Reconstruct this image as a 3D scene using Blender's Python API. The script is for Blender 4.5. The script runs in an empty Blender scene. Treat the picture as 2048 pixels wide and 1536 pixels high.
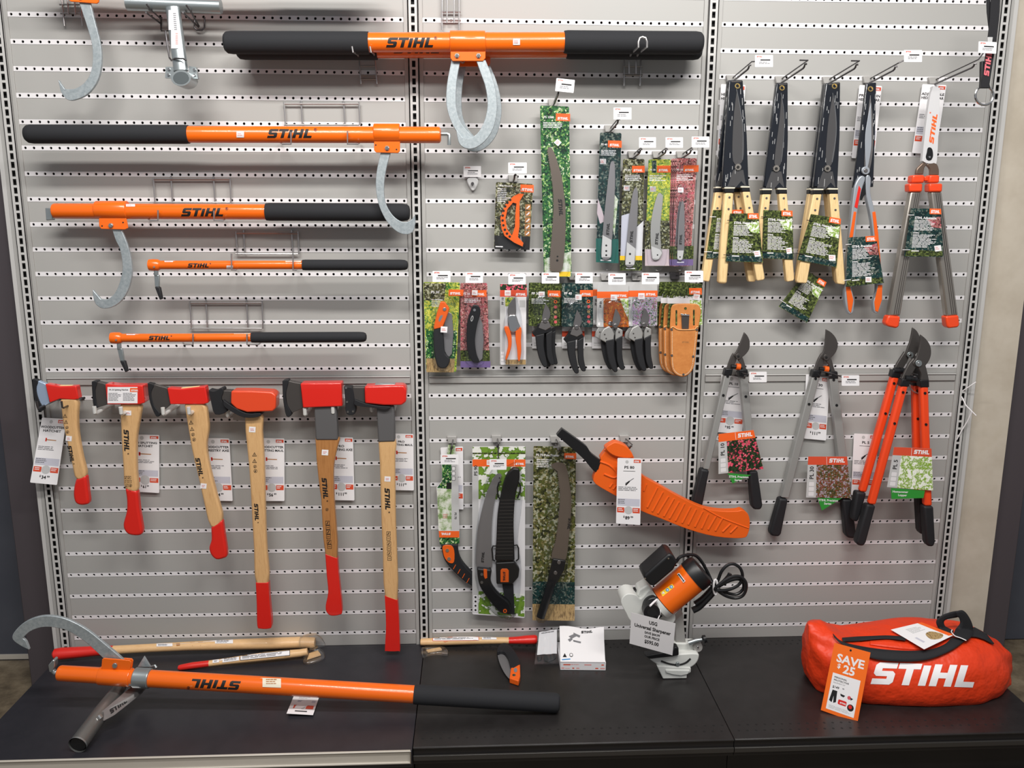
import bpy, bmesh, math, random
from mathutils import Vector, Matrix
from mathutils.bvhtree import BVHTree
random.seed(7)
IN = 0.0254
C = bpy.context.scene.collection
scn = bpy.context.scene

# ---------------------------------------------------------------- camera (solved from the 1-inch peg holes of the wall)
F = 1652.7143
RV = Vector((.1943, -.0461, -.0011))
CAM = Vector((7.0123*IN, -105.102*IN, (87-23.4382)*IN))       # floor is z = 0, wall face is y = 0
RM = Matrix.Rotation(RV.length, 3, RV.normalized()) @ Matrix(((1, 0, 0), (0, 0, -1), (0, 1, 0)))
cd = bpy.data.cameras.new('camera'); cam = bpy.data.objects.new('camera', cd); C.objects.link(cam)
cd.sensor_width = 36; cd.lens = F*36/2048; cd.clip_start = .05
cam.matrix_world = Matrix.Translation(CAM) @ (Matrix(((1, 0, 0), (0, -1, 0), (0, 0, -1))) @ RM).transposed().to_4x4()
scn.camera = cam
# ---------------------------------------------------------------- world, lamps, exposure
w = bpy.data.worlds.new('world'); scn.world = w; w.use_nodes = True
w.node_tree.nodes['Background'].inputs[0].default_value = (.95, .96, 1, 1)
w.node_tree.nodes['Background'].inputs[1].default_value = .3
scn.view_settings.view_transform = 'Standard'; scn.view_settings.look = 'None'
scn.view_settings.exposure = 0; scn.view_settings.gamma = 1
def area(name, x, y, z, sx, sy, power, aim, col=(1, .97, .93)):
    l = bpy.data.lights.new(name, 'AREA'); l.shape = 'RECTANGLE'; l.size = sx*IN; l.size_y = sy*IN
    l.energy = power; l.color = col
    o = bpy.data.objects.new(name, l); C.objects.link(o)
    o.location = (x*IN, y*IN, z*IN)
    d = Vector(aim)*IN - Vector(o.location)
    o.rotation_euler = d.to_track_quat('-Z', 'Y').to_euler()
area('ceiling_tube', -22, -62, 122, 46, 6, 37, (-22, -30, 40))
area('ceiling_tube', 44, -62, 122, 46, 6, 39, (44, -30, 40))
area('ceiling_tube', 14, -100, 126, 90, 8, 42, (14, 0, 50))

# ---------------------------------------------------------------- geometry helpers
DECK = 87-80.45
def ray(px, py): return RM.transposed() @ Vector(((px-1024)/F, (py-768)/F, 1))
def W(px, py, d=0):                      # photo pixel -> point d inches in front of the wall
    r = ray(px, py); t = (-d*IN-CAM.y)/r.y
    return CAM + r*t
def WZ(px, py, h=0):                     # photo pixel -> point h inches above the deck
    r = ray(px, py); t = ((DECK+h)*IN-CAM.z)/r.z
    return CAM + r*t
def lerp(a, b, t): return a+(b-a)*t
def sm(pts, k=4, sharp=(), closed=True):
    n = len(pts); sharp = set(sharp); out = []
    P = [Vector(p) for p in pts]
    rng = range(n) if closed else range(n-1)
    for i in rng:
        p1, p2 = P[i], P[(i+1) % n]
        p0 = P[i-1] if (i not in sharp and (closed or i > 0)) else p1*2-p2
        p3 = P[(i+2) % n] if ((i+1) % n not in sharp and (closed or i+2 < n)) else p2*2-p1
        for j in range(k):
            t = j/k
            out.append(.5*((2*p1)+(p2-p0)*t+(2*p0-5*p1+4*p2-p3)*t*t+(3*p1-p0-3*p2+p3)*t**3))
    if not closed: out.append(P[-1])
    return [tuple(p) for p in out]
def ell(cx, cy, rx, ry=None, n=20, a0=0, a1=360, rot=0):
    ry = rx if ry is None else ry; o = []
    m = n if abs(a1-a0) >= 360 else n+1
    for i in range(m):
        a = math.radians(a0+(a1-a0)*i/n); x, y = rx*math.cos(a), ry*math.sin(a); r = math.radians(rot)
        o.append((cx+x*math.cos(r)-y*math.sin(r), cy+x*math.sin(r)+y*math.cos(r)))
    return o
def rr(x0, y0, x1, y1, r, k=4):
    o = []
    for cx, cy, a in ((x1-r, y0+r, -90), (x1-r, y1-r, 0), (x0+r, y1-r, 90), (x0+r, y0+r, 180)):
        for i in range(k+1):
            t = math.radians(a+90*i/k); o.append((cx+r*math.cos(t), cy+r*math.sin(t)))
    return o
def teeth(pts, pitch, amp):              # zigzag along a polyline, amp to its right-hand side
    P = [Vector(p) for p in pts]; o = []
    for a, b in zip(P, P[1:]):
        L = (b-a).length; n = max(1, round(L/pitch)); t = (b-a)/L; nn = Vector((-t.y, t.x))
        for i in range(n): o += [tuple(lerp(a, b, i/n)), tuple(lerp(a, b, (i+.5)/n)+nn*amp)]
    return o+[tuple(P[-1])]

# ---------------------------------------------------------------- lettering
_txt = {}
def text2d(s, bold=.015):
    if (s, bold) not in _txt:
        c = bpy.data.curves.new('t', 'FONT'); c.body = s; c.offset = bold; c.resolution_u = 2; c.fill_mode = 'FRONT'
        o = bpy.data.objects.new('t', c); C.objects.link(o)
        bpy.context.view_layer.update()
        m = bpy.data.meshes.new_from_object(o.evaluated_get(bpy.context.evaluated_depsgraph_get()))
        k = 1/.73
        _txt[(s, bold)] = ([(v.co.x*k, v.co.y*k) for v in m.vertices], [tuple(p.vertices) for p in m.polygons])
        bpy.data.objects.remove(o); bpy.data.curves.remove(c); bpy.data.meshes.remove(m)
    return _txt[(s, bold)]
def width(shape): xs = [v[0] for v in shape[0]]; return (max(xs) if xs else 0)
def make_logo():
    polys = [[(0, 0), (.75, 0), (.87, .12), (.87, .5), (.75, .62), (.3, .62), (.3, .74), (.87, .74), (.87, 1), (.12, 1), (0, .88), (0, .5), (.12, .38), (.57, .38), (.57, .26), (0, .26)],
             [(.93, .74), (1.84, .74), (1.84, 1), (.93, 1)], [(1.26, 0), (1.56, 0), (1.56, .74), (1.26, .74)],
             [(1.92, 0), (2.22, 0), (2.22, .93), (1.92, .93)],
             [(2.36, 0), (2.66, 0), (2.66, 1), (2.36, 1)], [(2.66, .37), (2.96, .37), (2.96, .63), (2.66, .63)], [(2.96, 0), (3.26, 0), (3.26, 1), (2.96, 1)],
             [(3.4, 0), (4.15, 0), (4.15, .25), (3.7, .25), (3.7, 1), (3.4, 1)]]
    bm = bmesh.new()
    for p in polys: bm.faces.new([bm.verts.new((x+.24*y, y, 0)) for x, y in p])
    bm.normal_update(); bmesh.ops.triangulate(bm, faces=bm.faces[:])
    def out(b): b.verts.index_update(); return ([(v.co.x, v.co.y) for v in b.verts], [tuple(v.index for v in f.verts) for f in b.faces])
    flat = out(bm)
    for i in range(1, 8): bmesh.ops.bisect_plane(bm, geom=bm.verts[:]+bm.edges[:]+bm.faces[:], plane_co=(0, i/8, 0), plane_no=(0, 1, 0))
    for i in range(1, 12): bmesh.ops.bisect_plane(bm, geom=bm.verts[:]+bm.edges[:]+bm.faces[:], plane_co=(i*.37, 0, 0), plane_no=(1, 0, 0))
    cut = out(bm); bm.free()
    return flat, cut
LOGO, LOGOC = make_logo()                # width 4.15 (+ slant) for height 1

# ---------------------------------------------------------------- mesh builder
def pf(d):
    def f(u, v, h=0): return W(u, v, d+h)
    return f
def world_frame(c4, w, h):
    f = QF.__new__(QF); f.c = [Vector(c) for c in c4]; f.w = w; f.h = h
    n = (f.c[1]-f.c[0]).cross(f.c[3]-f.c[0]).normalized(); f.n = n if n.dot(CAM-f.c[0]) > 0 else -n
    return f
class QF:                                # card frame from four photo corners; local units are photo pixels
    def __init__(s, TL, TR, BR, BL, d, inch=True):
        d = d if isinstance(d, (list, tuple)) else [d]*4
        s.c = [W(p[0], p[1], q) for p, q in zip((TL, TR, BR, BL), d)]
        if max(d) != min(d):             # keep the sheet flat: corner 0 goes to the plane of the other three
            pn = (s.c[2]-s.c[1]).cross(s.c[3]-s.c[1]); r = s.c[0]-CAM; s.c[0] = CAM+r*((s.c[1]-CAM).dot(pn)/r.dot(pn))
        s.w = ((Vector(TR)-Vector(TL)).length+(Vector(BR)-Vector(BL)).length)/2
        s.h = ((Vector(BL)-Vector(TL)).length+(Vector(BR)-Vector(TR)).length)/2
        n = (s.c[1]-s.c[0]).cross(s.c[3]-s.c[0]).normalized()
        s.n = n if n.dot(CAM-s.c[0]) > 0 else -n
    def __call__(s, u, v, h=0):
        u /= s.w; v /= s.h
        return lerp(lerp(s.c[0], s.c[1], u), lerp(s.c[3], s.c[2], u), v)+s.n*h*IN
class MB:
    def __init__(s): s.v = []; s.f = []; s.m = []; s.mats = []; s.sm = []
    def mi(s, m):
        if m not in s.mats: s.mats.append(m)
        return s.mats.index(m)
    def add(s, vs, fs, m, smooth=True):
        b = len(s.v); s.v += [Vector(x) for x in vs]; k = s.mi(m)
        for f in fs: s.f.append(tuple(b+i for i in f)); s.m.append(k); s.sm.append(smooth)
        return s
    def poly(s, pts, m): return s.add(pts, [tuple(range(len(pts)))], m, False)
    def prism(s, pts, d0, d1, m, side=None):    # traced outline: front at d1 inches, straight back to d0
        fr = [W(x, y, d1) for x, y in pts]; n = len(fr)
        bk = [Vector((p.x, -d0*IN, p.z)) for p in fr]
        s.add(fr+bk, [tuple(range(n)), tuple(range(2*n-1, n-1, -1))], m)
        b = len(s.v)-2*n; k = s.mi(side or m)
        for i in range(n): s.f.append((b+i, b+(i+1) % n, b+n+(i+1) % n, b+n+i)); s.m.append(k); s.sm.append(True)
        return s
    def extr(s, pts, vec, m):                   # 3D outline swept along vec
        n = len(pts); P = [Vector(p) for p in pts]; vec = Vector(vec)
        return s.add(P+[p+vec for p in P], [tuple(range(n)), tuple(range(2*n-1, n-1, -1))]+[(i, (i+1) % n, n+(i+1) % n, n+i) for i in range(n)], m)
    def box(s, x0, x1, y0, y1, z0, z1, m):      # inches
        return s.extr([(x0*IN, y0*IN, z0*IN), (x1*IN, y0*IN, z0*IN), (x1*IN, y0*IN, z1*IN), (x0*IN, y0*IN, z1*IN)], (0, (y1-y0)*IN, 0), m)
    def tube(s, path, r, m, seg=12, cap=True, squash=None):   # path points in metres, r in inches (number or list)
        P = [Vector(p) for p in path]; n = len(P)
        R = [r]*n if not isinstance(r, (list, tuple)) else list(r)
        t0 = (P[1]-P[0]).normalized(); up = Vector((0, 0, 1)) if abs(t0.z) < .9 else Vector((0, 1, 0))
        nx = t0.cross(up).normalized(); vs = []
        for i in range(n):
            t = ((P[min(i+1, n-1)]-P[i]).normalized()+(P[i]-P[max(i-1, 0)]).normalized())
            t = t.normalized() if t.length > 1e-6 else t0
            nx = (nx-t*nx.dot(t)).normalized(); ny = t.cross(nx)
            for j in range(seg):
                a = 2*math.pi*j/seg; vs.append(P[i]+(nx*math.cos(a)+ny*math.sin(a)*(squash or 1))*R[i]*IN)
        fs = [(i*seg+j, i*seg+(j+1) % seg, (i+1)*seg+(j+1) % seg, (i+1)*seg+j) for i in range(n-1) for j in range(seg)]
        if cap: fs += [tuple(range(seg-1, -1, -1)), tuple((n-1)*seg+j for j in range(seg))]
        return s.add(vs, fs, m)
    def rod(s, a, b, prof, m, seg=28):          # profile [(t along axis in inches from a, radius in inches)], negative t counts from b
        A, B = Vector(a), Vector(b); L = (B-A).length/IN; t = (B-A).normalized()
        return s.tube([A+t*((q if q >= 0 else L+q)*IN) for q, _ in prof], [x for _, x in prof], m, seg)
    def ink(s, f, shape, m, u, v, h, ang=0, eps=.012, align='l', sx=1, mirror=1):
        vs, fs = shape
        if align == 'c': off = width(shape)*sx/2
        elif align == 'r': off = width(shape)*sx
        else: off = 0
        ca, sa = math.cos(math.radians(ang)), math.sin(math.radians(ang))
        out = [f(u+h*((x*sx-off)*ca+y*sa), v-h*(y*ca-(x*sx-off)*sa), eps) for x, y in vs]
        return s.add(out, fs, m, False)
    def text(s, f, t, m, u, v, h, **k):
        b = k.pop('bold', .02); return s.ink(f, text2d(t, b), m, u, v, h, **k)
    def rect(s, f, u0, v0, u1, v1, m, eps=.006):
        return s.poly([f(u0, v0, eps), f(u1, v0, eps), f(u1, v1, eps), f(u0, v1, eps)], m)
    def face(s, f, pts, m, eps=.006): return s.poly([f(u, v, eps) for u, v in pts], m)
    def patch(s, f, x0, y0, x1, y1, m, eps=.03, sk=0, nx=8, ny=5):
        vs = [f(lerp(x0, x1, i/nx), lerp(y0, y1, j/ny)+sk*(x1-x0)*i/nx, eps) for j in range(ny+1) for i in range(nx+1)]
        return s.add(vs, [(j*(nx+1)+i, j*(nx+1)+i+1, (j+1)*(nx+1)+i+1, (j+1)*(nx+1)+i) for j in range(ny) for i in range(nx)], m)
    def lines(s, f, u0, v0, u1, v1, n, m, eps=.012, t=.45):
        dv = (v1-v0)/n
        for i in range(n):
            e = u0+(u1-u0)*random.uniform(.62, 1); x = u0
            while x < e-.5:
                L = min(random.uniform(.12, .3)*(u1-u0), e-x)
                s.rect(f, x, v0+i*dv, x+L*.88, v0+(i+t)*dv, m, eps); x += L
        return s
    def slab(s, f, w, h, m, t=.03, r=0, back=None):     # card body
        pts = rr(0, 0, w, h, r) if r else [(0, 0), (w, 0), (w, h), (0, h)]
        n = len(pts); fr = [f(u, v, 0) for u, v in pts]; bk = [f(u, v, -t) for u, v in pts]
        return s.add(fr+bk, [tuple(range(n)), tuple(range(2*n-1, n-1, -1))]+[(i, (i+1) % n, n+(i+1) % n, n+i) for i in range(n)], m, False)
    def ball(s, c, r, m, sc=(1, 1, 1), seg=14):
        bm = bmesh.new(); bmesh.ops.create_uvsphere(bm, u_segments=seg, v_segments=seg//2+1, radius=r*IN)
        bm.verts.index_update(); c = Vector(c)
        s.add([c+Vector((v.co.x*sc[0], v.co.y*sc[1], v.co.z*sc[2])) for v in bm.verts], [tuple(v.index for v in f.verts) for f in bm.faces], m); bm.free(); return s
    def disc(s, px, py, r, d0, d1, m, n=20): return s.prism(ell(px, py, r, n=n), d0, d1, m)   # r in pixels
    def hit(s):
        tree = BVHTree.FromPolygons(s.v, s.f)
        def f(u, v, h=0):
            r = ray(u, v).normalized(); p = tree.ray_cast(CAM, r)
            if p[0] is None: p = tree.find_nearest(CAM+r*2.5) if False else (tree.find_nearest(f.last)[0] if f.last else CAM+r*2.5,)
            f.last = p[0]
            return p[0]-r*h*IN*1.6
        f.last = None
        return f
    def build(s, name, parent=None, bevel=0, seg=2, ang=32, keep=False, label=None):
        me = bpy.data.meshes.new(name)
        off = Vector((0, 0, 0)); q = parent
        while q: off += Vector(q.location); q = q.parent
        org = off if parent else Vector((0, 0, 0))
        if not parent and s.v:
            lo = [min(v[i] for v in s.v) for i in range(3)]; hi = [max(v[i] for v in s.v) for i in range(3)]
            org = Vector(((lo[0]+hi[0])/2, (lo[1]+hi[1])/2, lo[2]))
        me.from_pydata([v-org for v in s.v], [], s.f)
        for m in s.mats: me.materials.append(m)
        me.polygons.foreach_set('material_index', s.m)
        if not keep:
            bm = bmesh.new(); bm.from_mesh(me); bmesh.ops.recalc_face_normals(bm, faces=bm.faces[:]); bm.to_mesh(me); bm.free()
        me.polygons.foreach_set('use_smooth', s.sm)
        me.set_sharp_from_angle(angle=math.radians(ang))
        o = bpy.data.objects.new(name, me); C.objects.link(o)
        if parent: o.parent = parent
        else: o.location = org
        if bevel:
            b = o.modifiers.new('bevel', 'BEVEL'); b.width = bevel*IN; b.segments = seg; b.limit_method = 'ANGLE'; b.angle_limit = math.radians(ang)
            b.harden_normals = False
        if label: o['label'] = label
        return o
def tag(o, label, cat, group=None):
    o['label'] = label; o['category'] = cat
    if group: o['group'] = group
    return o
def thing(name, label, cat, loc, group=None):
    o = bpy.data.objects.new(name, None); C.objects.link(o); o.location = loc; o.empty_display_size = .02
    return tag(o, label, cat, group)
def structure(o): o['kind'] = 'structure'; return o
def dup(root, delta, label, group=None):
    r = root.copy(); C.objects.link(r); r.location = Vector(root.location)+Vector(delta)*IN; r['label'] = label
    if group: r['group'] = group
    def rec(a, b):
        for ch in list(a.children):
            c = ch.copy(); C.objects.link(c); c.parent = b; rec(ch, c)
    rec(root, r); return r

# ---------------------------------------------------------------- materials
def lin(c): return tuple((x/255/12.92 if x/255 <= .04045 else ((x/255+.055)/1.055)**2.4) for x in c)+(1,)
def mat(name, col, rough=.5, metal=0, bump=0, bscale=800, coat=0, spec=.5, alpha=1, sheen=0):
    m = bpy.data.materials.new(name); m.use_nodes = True; n = m.node_tree.nodes; L = m.node_tree.links; b = n['Principled BSDF']
    b.inputs['Base Color'].default_value = lin(col); b.inputs['Roughness'].default_value = rough; b.inputs['Metallic'].default_value = metal
    b.inputs['Coat Weight'].default_value = coat; b.inputs['Specular IOR Level'].default_value = spec; b.inputs['Alpha'].default_value = alpha
    if bump:
        t = n.new('ShaderNodeTexNoise'); t.inputs['Scale'].default_value = bscale; t.inputs['Detail'].default_value = 3
        tc = n.new('ShaderNodeTexCoord'); L.new(tc.outputs['Object'], t.inputs['Vector'])
        bp = n.new('ShaderNodeBump'); bp.inputs['Strength'].default_value = bump; bp.inputs['Distance'].default_value = .001 if bscale > 30 else .012
        L.new(t.outputs['Fac'], bp.inputs['Height']); L.new(bp.outputs['Normal'], b.inputs['Normal'])
    return m
def nmat(name, cols, scale=60, detail=6, rough=.35, dist=0, metal=0, stretch=(1, 1, 1), kind='noise', bump=0, coat=0, seed=0):
    m = mat(name, (128, 128, 128), rough, metal, coat=coat); n = m.node_tree.nodes; L = m.node_tree.links; b = n['Principled BSDF']
    tc = n.new('ShaderNodeTexCoord'); mp = n.new('ShaderNodeMapping'); mp.inputs['Scale'].default_value = stretch; mp.inputs['Location'].default_value = (seed, seed*.7, seed*1.3)
    L.new(tc.outputs['Object'], mp.inputs['Vector'])
    if kind == 'voronoi':
        no = n.new('ShaderNodeTexNoise'); no.inputs['Scale'].default_value = scale*1.1; no.inputs['Detail'].default_value = 5
        L.new(mp.outputs['Vector'], no.inputs['Vector'])
        ad = n.new('ShaderNodeVectorMath'); ad.operation = 'MULTIPLY_ADD'; ad.inputs[1].default_value = (.006,)*3
        L.new(no.outputs['Color'], ad.inputs[0]); L.new(mp.outputs['Vector'], ad.inputs[2])
        t = n.new('ShaderNodeTexVoronoi'); t.inputs['Scale'].default_value = scale; t.inputs['Randomness'].default_value = 1
        L.new(ad.outputs[0], t.inputs['Vector']); out = t.outputs['Color']
        sp = n.new('ShaderNodeSeparateColor'); L.new(out, sp.inputs[0]); out = sp.outputs[0]
        mx = n.new('ShaderNodeMix'); mx.inputs[0].default_value = .45; L.new(out, mx.inputs[2]); L.new(no.outputs['Fac'], mx.inputs[3]); out = mx.outputs[0]
        lo = n.new('ShaderNodeTexNoise'); lo.inputs['Scale'].default_value = scale*.18; lo.inputs['Detail'].default_value = 3; L.new(mp.outputs['Vector'], lo.inputs['Vector'])
        m2 = n.new('ShaderNodeMix'); m2.inputs[0].default_value = .45; L.new(out, m2.inputs[2]); L.new(lo.outputs['Fac'], m2.inputs[3]); out = m2.outputs[0]
    else:
        t = n.new('ShaderNodeTexNoise'); t.inputs['Scale'].default_value = scale; t.inputs['Detail'].default_value = detail; t.inputs['Distortion'].default_value = dist
        t.inputs['Roughness'].default_value = .65
        L.new(mp.outputs['Vector'], t.inputs['Vector']); out = t.outputs['Fac']
    if name.endswith('_print') or 'leaves' in name or 'flower' in name or 'foliage' in name:
        cr = n.new('ShaderNodeMapRange'); cr.inputs[1].default_value = .3; cr.inputs[2].default_value = .7; cr.inputs[3].default_value = .1; cr.inputs[4].default_value = .9; L.new(out, cr.inputs[0]); out = cr.outputs[0]
    r = n.new('ShaderNodeValToRGB'); L.new(out, r.inputs[0])
    e = r.color_ramp.elements
    while len(e) > 1: e.remove(e[-1])
    e[0].position = cols[0][0]; e[0].color = lin(cols[0][1])
    for p, c in cols[1:]: x = e.new(p); x.color = lin(c)
    L.new(r.outputs[0], b.inputs['Base Color'])
    if bump:
        bp = n.new('ShaderNodeBump'); bp.inputs['Strength'].default_value = bump; bp.inputs['Distance'].default_value = .002
        L.new(out, bp.inputs['Height']); L.new(bp.outputs['Normal'], b.inputs['Normal'])
    return m
def clear(name, tint=(252, 253, 254), a=.025, rough=.05):
    m = bpy.data.materials.new(name); m.use_nodes = True; n = m.node_tree.nodes; L = m.node_tree.links; n.clear()
    o = n.new('ShaderNodeOutputMaterial'); mx = n.new('ShaderNodeMixShader'); tr = n.new('ShaderNodeBsdfTransparent'); gl = n.new('ShaderNodeBsdfGlossy')
    fr = n.new('ShaderNodeLayerWeight'); fr.inputs[0].default_value = .12
    mr = n.new('ShaderNodeMapRange'); mr.inputs[3].default_value = a; mr.inputs[4].default_value = .6
    L.new(fr.outputs['Fresnel'], mr.inputs[0]); tr.inputs[0].default_value = lin(tint); gl.inputs['Roughness'].default_value = rough
    L.new(mr.outputs[0], mx.inputs[0]); L.new(tr.outputs[0], mx.inputs[1]); L.new(gl.outputs[0], mx.inputs[2]); L.new(mx.outputs[0], o.inputs[0])
    return m
M = dict(
 slat=mat('painted_grey_steel', (166, 165, 162), .5, bump=.05, bscale=60), strip=mat('white_strip', (226, 224, 226), .5),
 upright=mat('upright_paint', (190, 189, 187), .45), dark=mat('dark_gap', (14, 14, 15), .7), rail=mat('rail_grey', (165, 163, 160), .4),
 beige=nmat('beige_wall_paint', [(.35, (184, 174, 158)), (.6, (196, 187, 172)), (.8, (188, 178, 160))], 6, 4, .7),
 door=nmat('dark_blue_grey_door', [(.3, (66, 69, 79)), (.7, (76, 79, 88))], 4, 3, .55), frame=mat('dark_frame', (72, 66, 70), .5),
 deckL=nmat('deck_left_black', [(.3, (36, 36, 41)), (.7, (43, 42, 47))], 20, 4, .38), deckR=nmat('deck_black', [(.3, (30, 28, 28)), (.7, (38, 36, 36))], 20, 4, .36),
 kick=mat('kick_black', (22, 20, 21), .5), price_rail=nmat('silver_price_rail', [(.3, (176, 170, 158)), (.7, (196, 190, 180))], 8, 4, .3, stretch=(.2, 1, 1)),
 floor=nmat('concrete_floor', [(.3, (70, 60, 47)), (.5, (104, 92, 74)), (.75, (132, 120, 100))], 14, 8, .6, bump=.1),
 orange=mat('orange_paint', (240, 106, 14), .28, coat=.4), orange2=mat('orange_plastic', (230, 96, 22), .4), orange3=mat('orange_print', (240, 100, 34), .5),
 brick=mat('orange_red_print', (214, 78, 48), .5), black=mat('black_plastic', (19, 20, 23), .4), blk=mat('black_ink', (18, 18, 20), .6),
 foam=mat('black_foam', (30, 31, 35), .85, bump=.4, bscale=900), rubber=mat('black_rubber', (23, 24, 28), .6, bump=.15, bscale=500),
 galv=nmat('galvanised_steel', [(.3, (150, 160, 165)), (.5, (166, 175, 179)), (.75, (184, 191, 194))], 120, 4, .4, metal=.45),
 zinc=mat('zinc_plate', (172, 180, 182), .3, .8), chrome=mat('chrome', (215, 215, 215), .15, 1), wire=mat('wire_steel', (176, 174, 174), .3, .8),
 dwire=mat('dark_wire', (92, 90, 92), .35, .8), steel=mat('dark_forged_steel', (88, 84, 82), .42, .6), steelb=mat('blade_steel', (152, 148, 147), .3, .85),
 blade=mat('saw_blade', (150, 148, 150), .35, .6), bladed=mat('bronze_saw_blade', (140, 128, 118), .3, .7), pivot=mat('pivot_steel', (130, 128, 128), .3, .8),
 red=mat('red_paint', (218, 36, 26), .3, coat=.5), redo=mat('orange_red_head', (226, 74, 38), .3, coat=.5), redg=mat('red_grip', (214, 34, 24), .4, coat=.2),
 grey=mat('grey_sleeve', (88, 87, 88), .5), white=mat('white_paper', (236, 234, 236), .6), white2=mat('white_card', (222, 220, 222), .55),
 cream=mat('cream_sticker', (226, 218, 196), .6), pinkish=mat('red_price_ink', (222, 150, 146), .7), lilac=mat('lilac_print', (196, 196, 208), .6),
 gprint=mat('grey_print', (120, 120, 124), .6), lgrey=mat('light_grey_card', (190, 190, 190), .6), whitemetal=mat('white_coated_peg', (225, 225, 222), .3, .2),
 wood=nmat('ash_wood', [(.3, (196, 150, 100)), (.5, (216, 174, 122)), (.7, (204, 160, 108))], 30, 6, .45, stretch=(9, 9, .7), coat=.15),
 woodh=nmat('ash_wood_lying', [(.3, (206, 162, 112)), (.5, (226, 186, 136)), (.7, (214, 172, 122))], 30, 6, .45, stretch=(.7, 9, 9), coat=.1),
 woodd=nmat('brown_hickory', [(.3, (150, 98, 52)), (.5, (178, 124, 72)), (.72, (160, 106, 58))], 24, 6, .4, stretch=(8, 8, .5), coat=.2),
 woodl=nmat('pale_hardwood', [(.3, (214, 178, 124)), (.5, (236, 206, 152)), (.7, (226, 192, 138))], 30, 5, .5, stretch=(8, 8, .6)),
 leather=nmat('tan_leather', [(.3, (190, 118, 58)), (.7, (208, 136, 72))], 60, 5, .5, bump=.1), leatherd=mat('leather_edge', (226, 168, 108), .6),
 vinyl=mat('black_vinyl_sheath', (22, 26, 34), .2, coat=.5), vinyls=mat('vinyl_window', (92, 91, 92), .15, .45, coat=.6), brass=mat('brass', (205, 180, 120), .3, .8),
 alu=mat('bare_aluminium', (176, 170, 162), .32, .8), aluc=mat('grey_aluminium', (170, 170, 168), .45, .5), silver=mat('silver_paint', (176, 182, 190), .35, .5),
 redo2=mat('orange_red_arm', (236, 72, 28), .35, coat=.3), frost=mat('frosted_plastic', (206, 206, 208), .45), green=mat('green_print', (44, 142, 50), .5),
 clear=clear('clear_blister'), bag_clear=clear('clear_bag', a=.12, rough=.15), whitepaint=mat('white_cast', (214, 216, 212), .4), bag=mat('orange_red_nylon', (228, 60, 16), .5, bump=.9, bscale=16),
 webbing=mat('black_webbing', (26, 26, 30), .8, bump=.5, bscale=400), bagw=mat('bag_white', (246, 244, 246), .5), yellow=mat('yellow_print', (250, 204, 40), .5), blue=mat('blue_print', (40, 140, 210), .5),
 teal=mat('teal_card', (28, 92, 84), .45), pink=mat('pinkish_grey_card', (196, 180, 186), .5), purple=mat('purple_card', (110, 92, 140), .5), skin=mat('redpink_print', (214, 90, 96), .5), brown=mat('brown_bronze', (122, 104, 92), .35, .6),
)
GREENS = [(.3, (14, 34, 22)), (.42, (26, 82, 44)), (.5, (60, 130, 60)), (.56, (20, 60, 40)), (.62, (150, 190, 90)), (.7, (220, 230, 190))]
M['polished'] = mat('polished_blade', (176, 196, 222), .3, .5)
M['galvd'] = mat('dull_steel_tube', (128, 128, 126), .35, .7)
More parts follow.
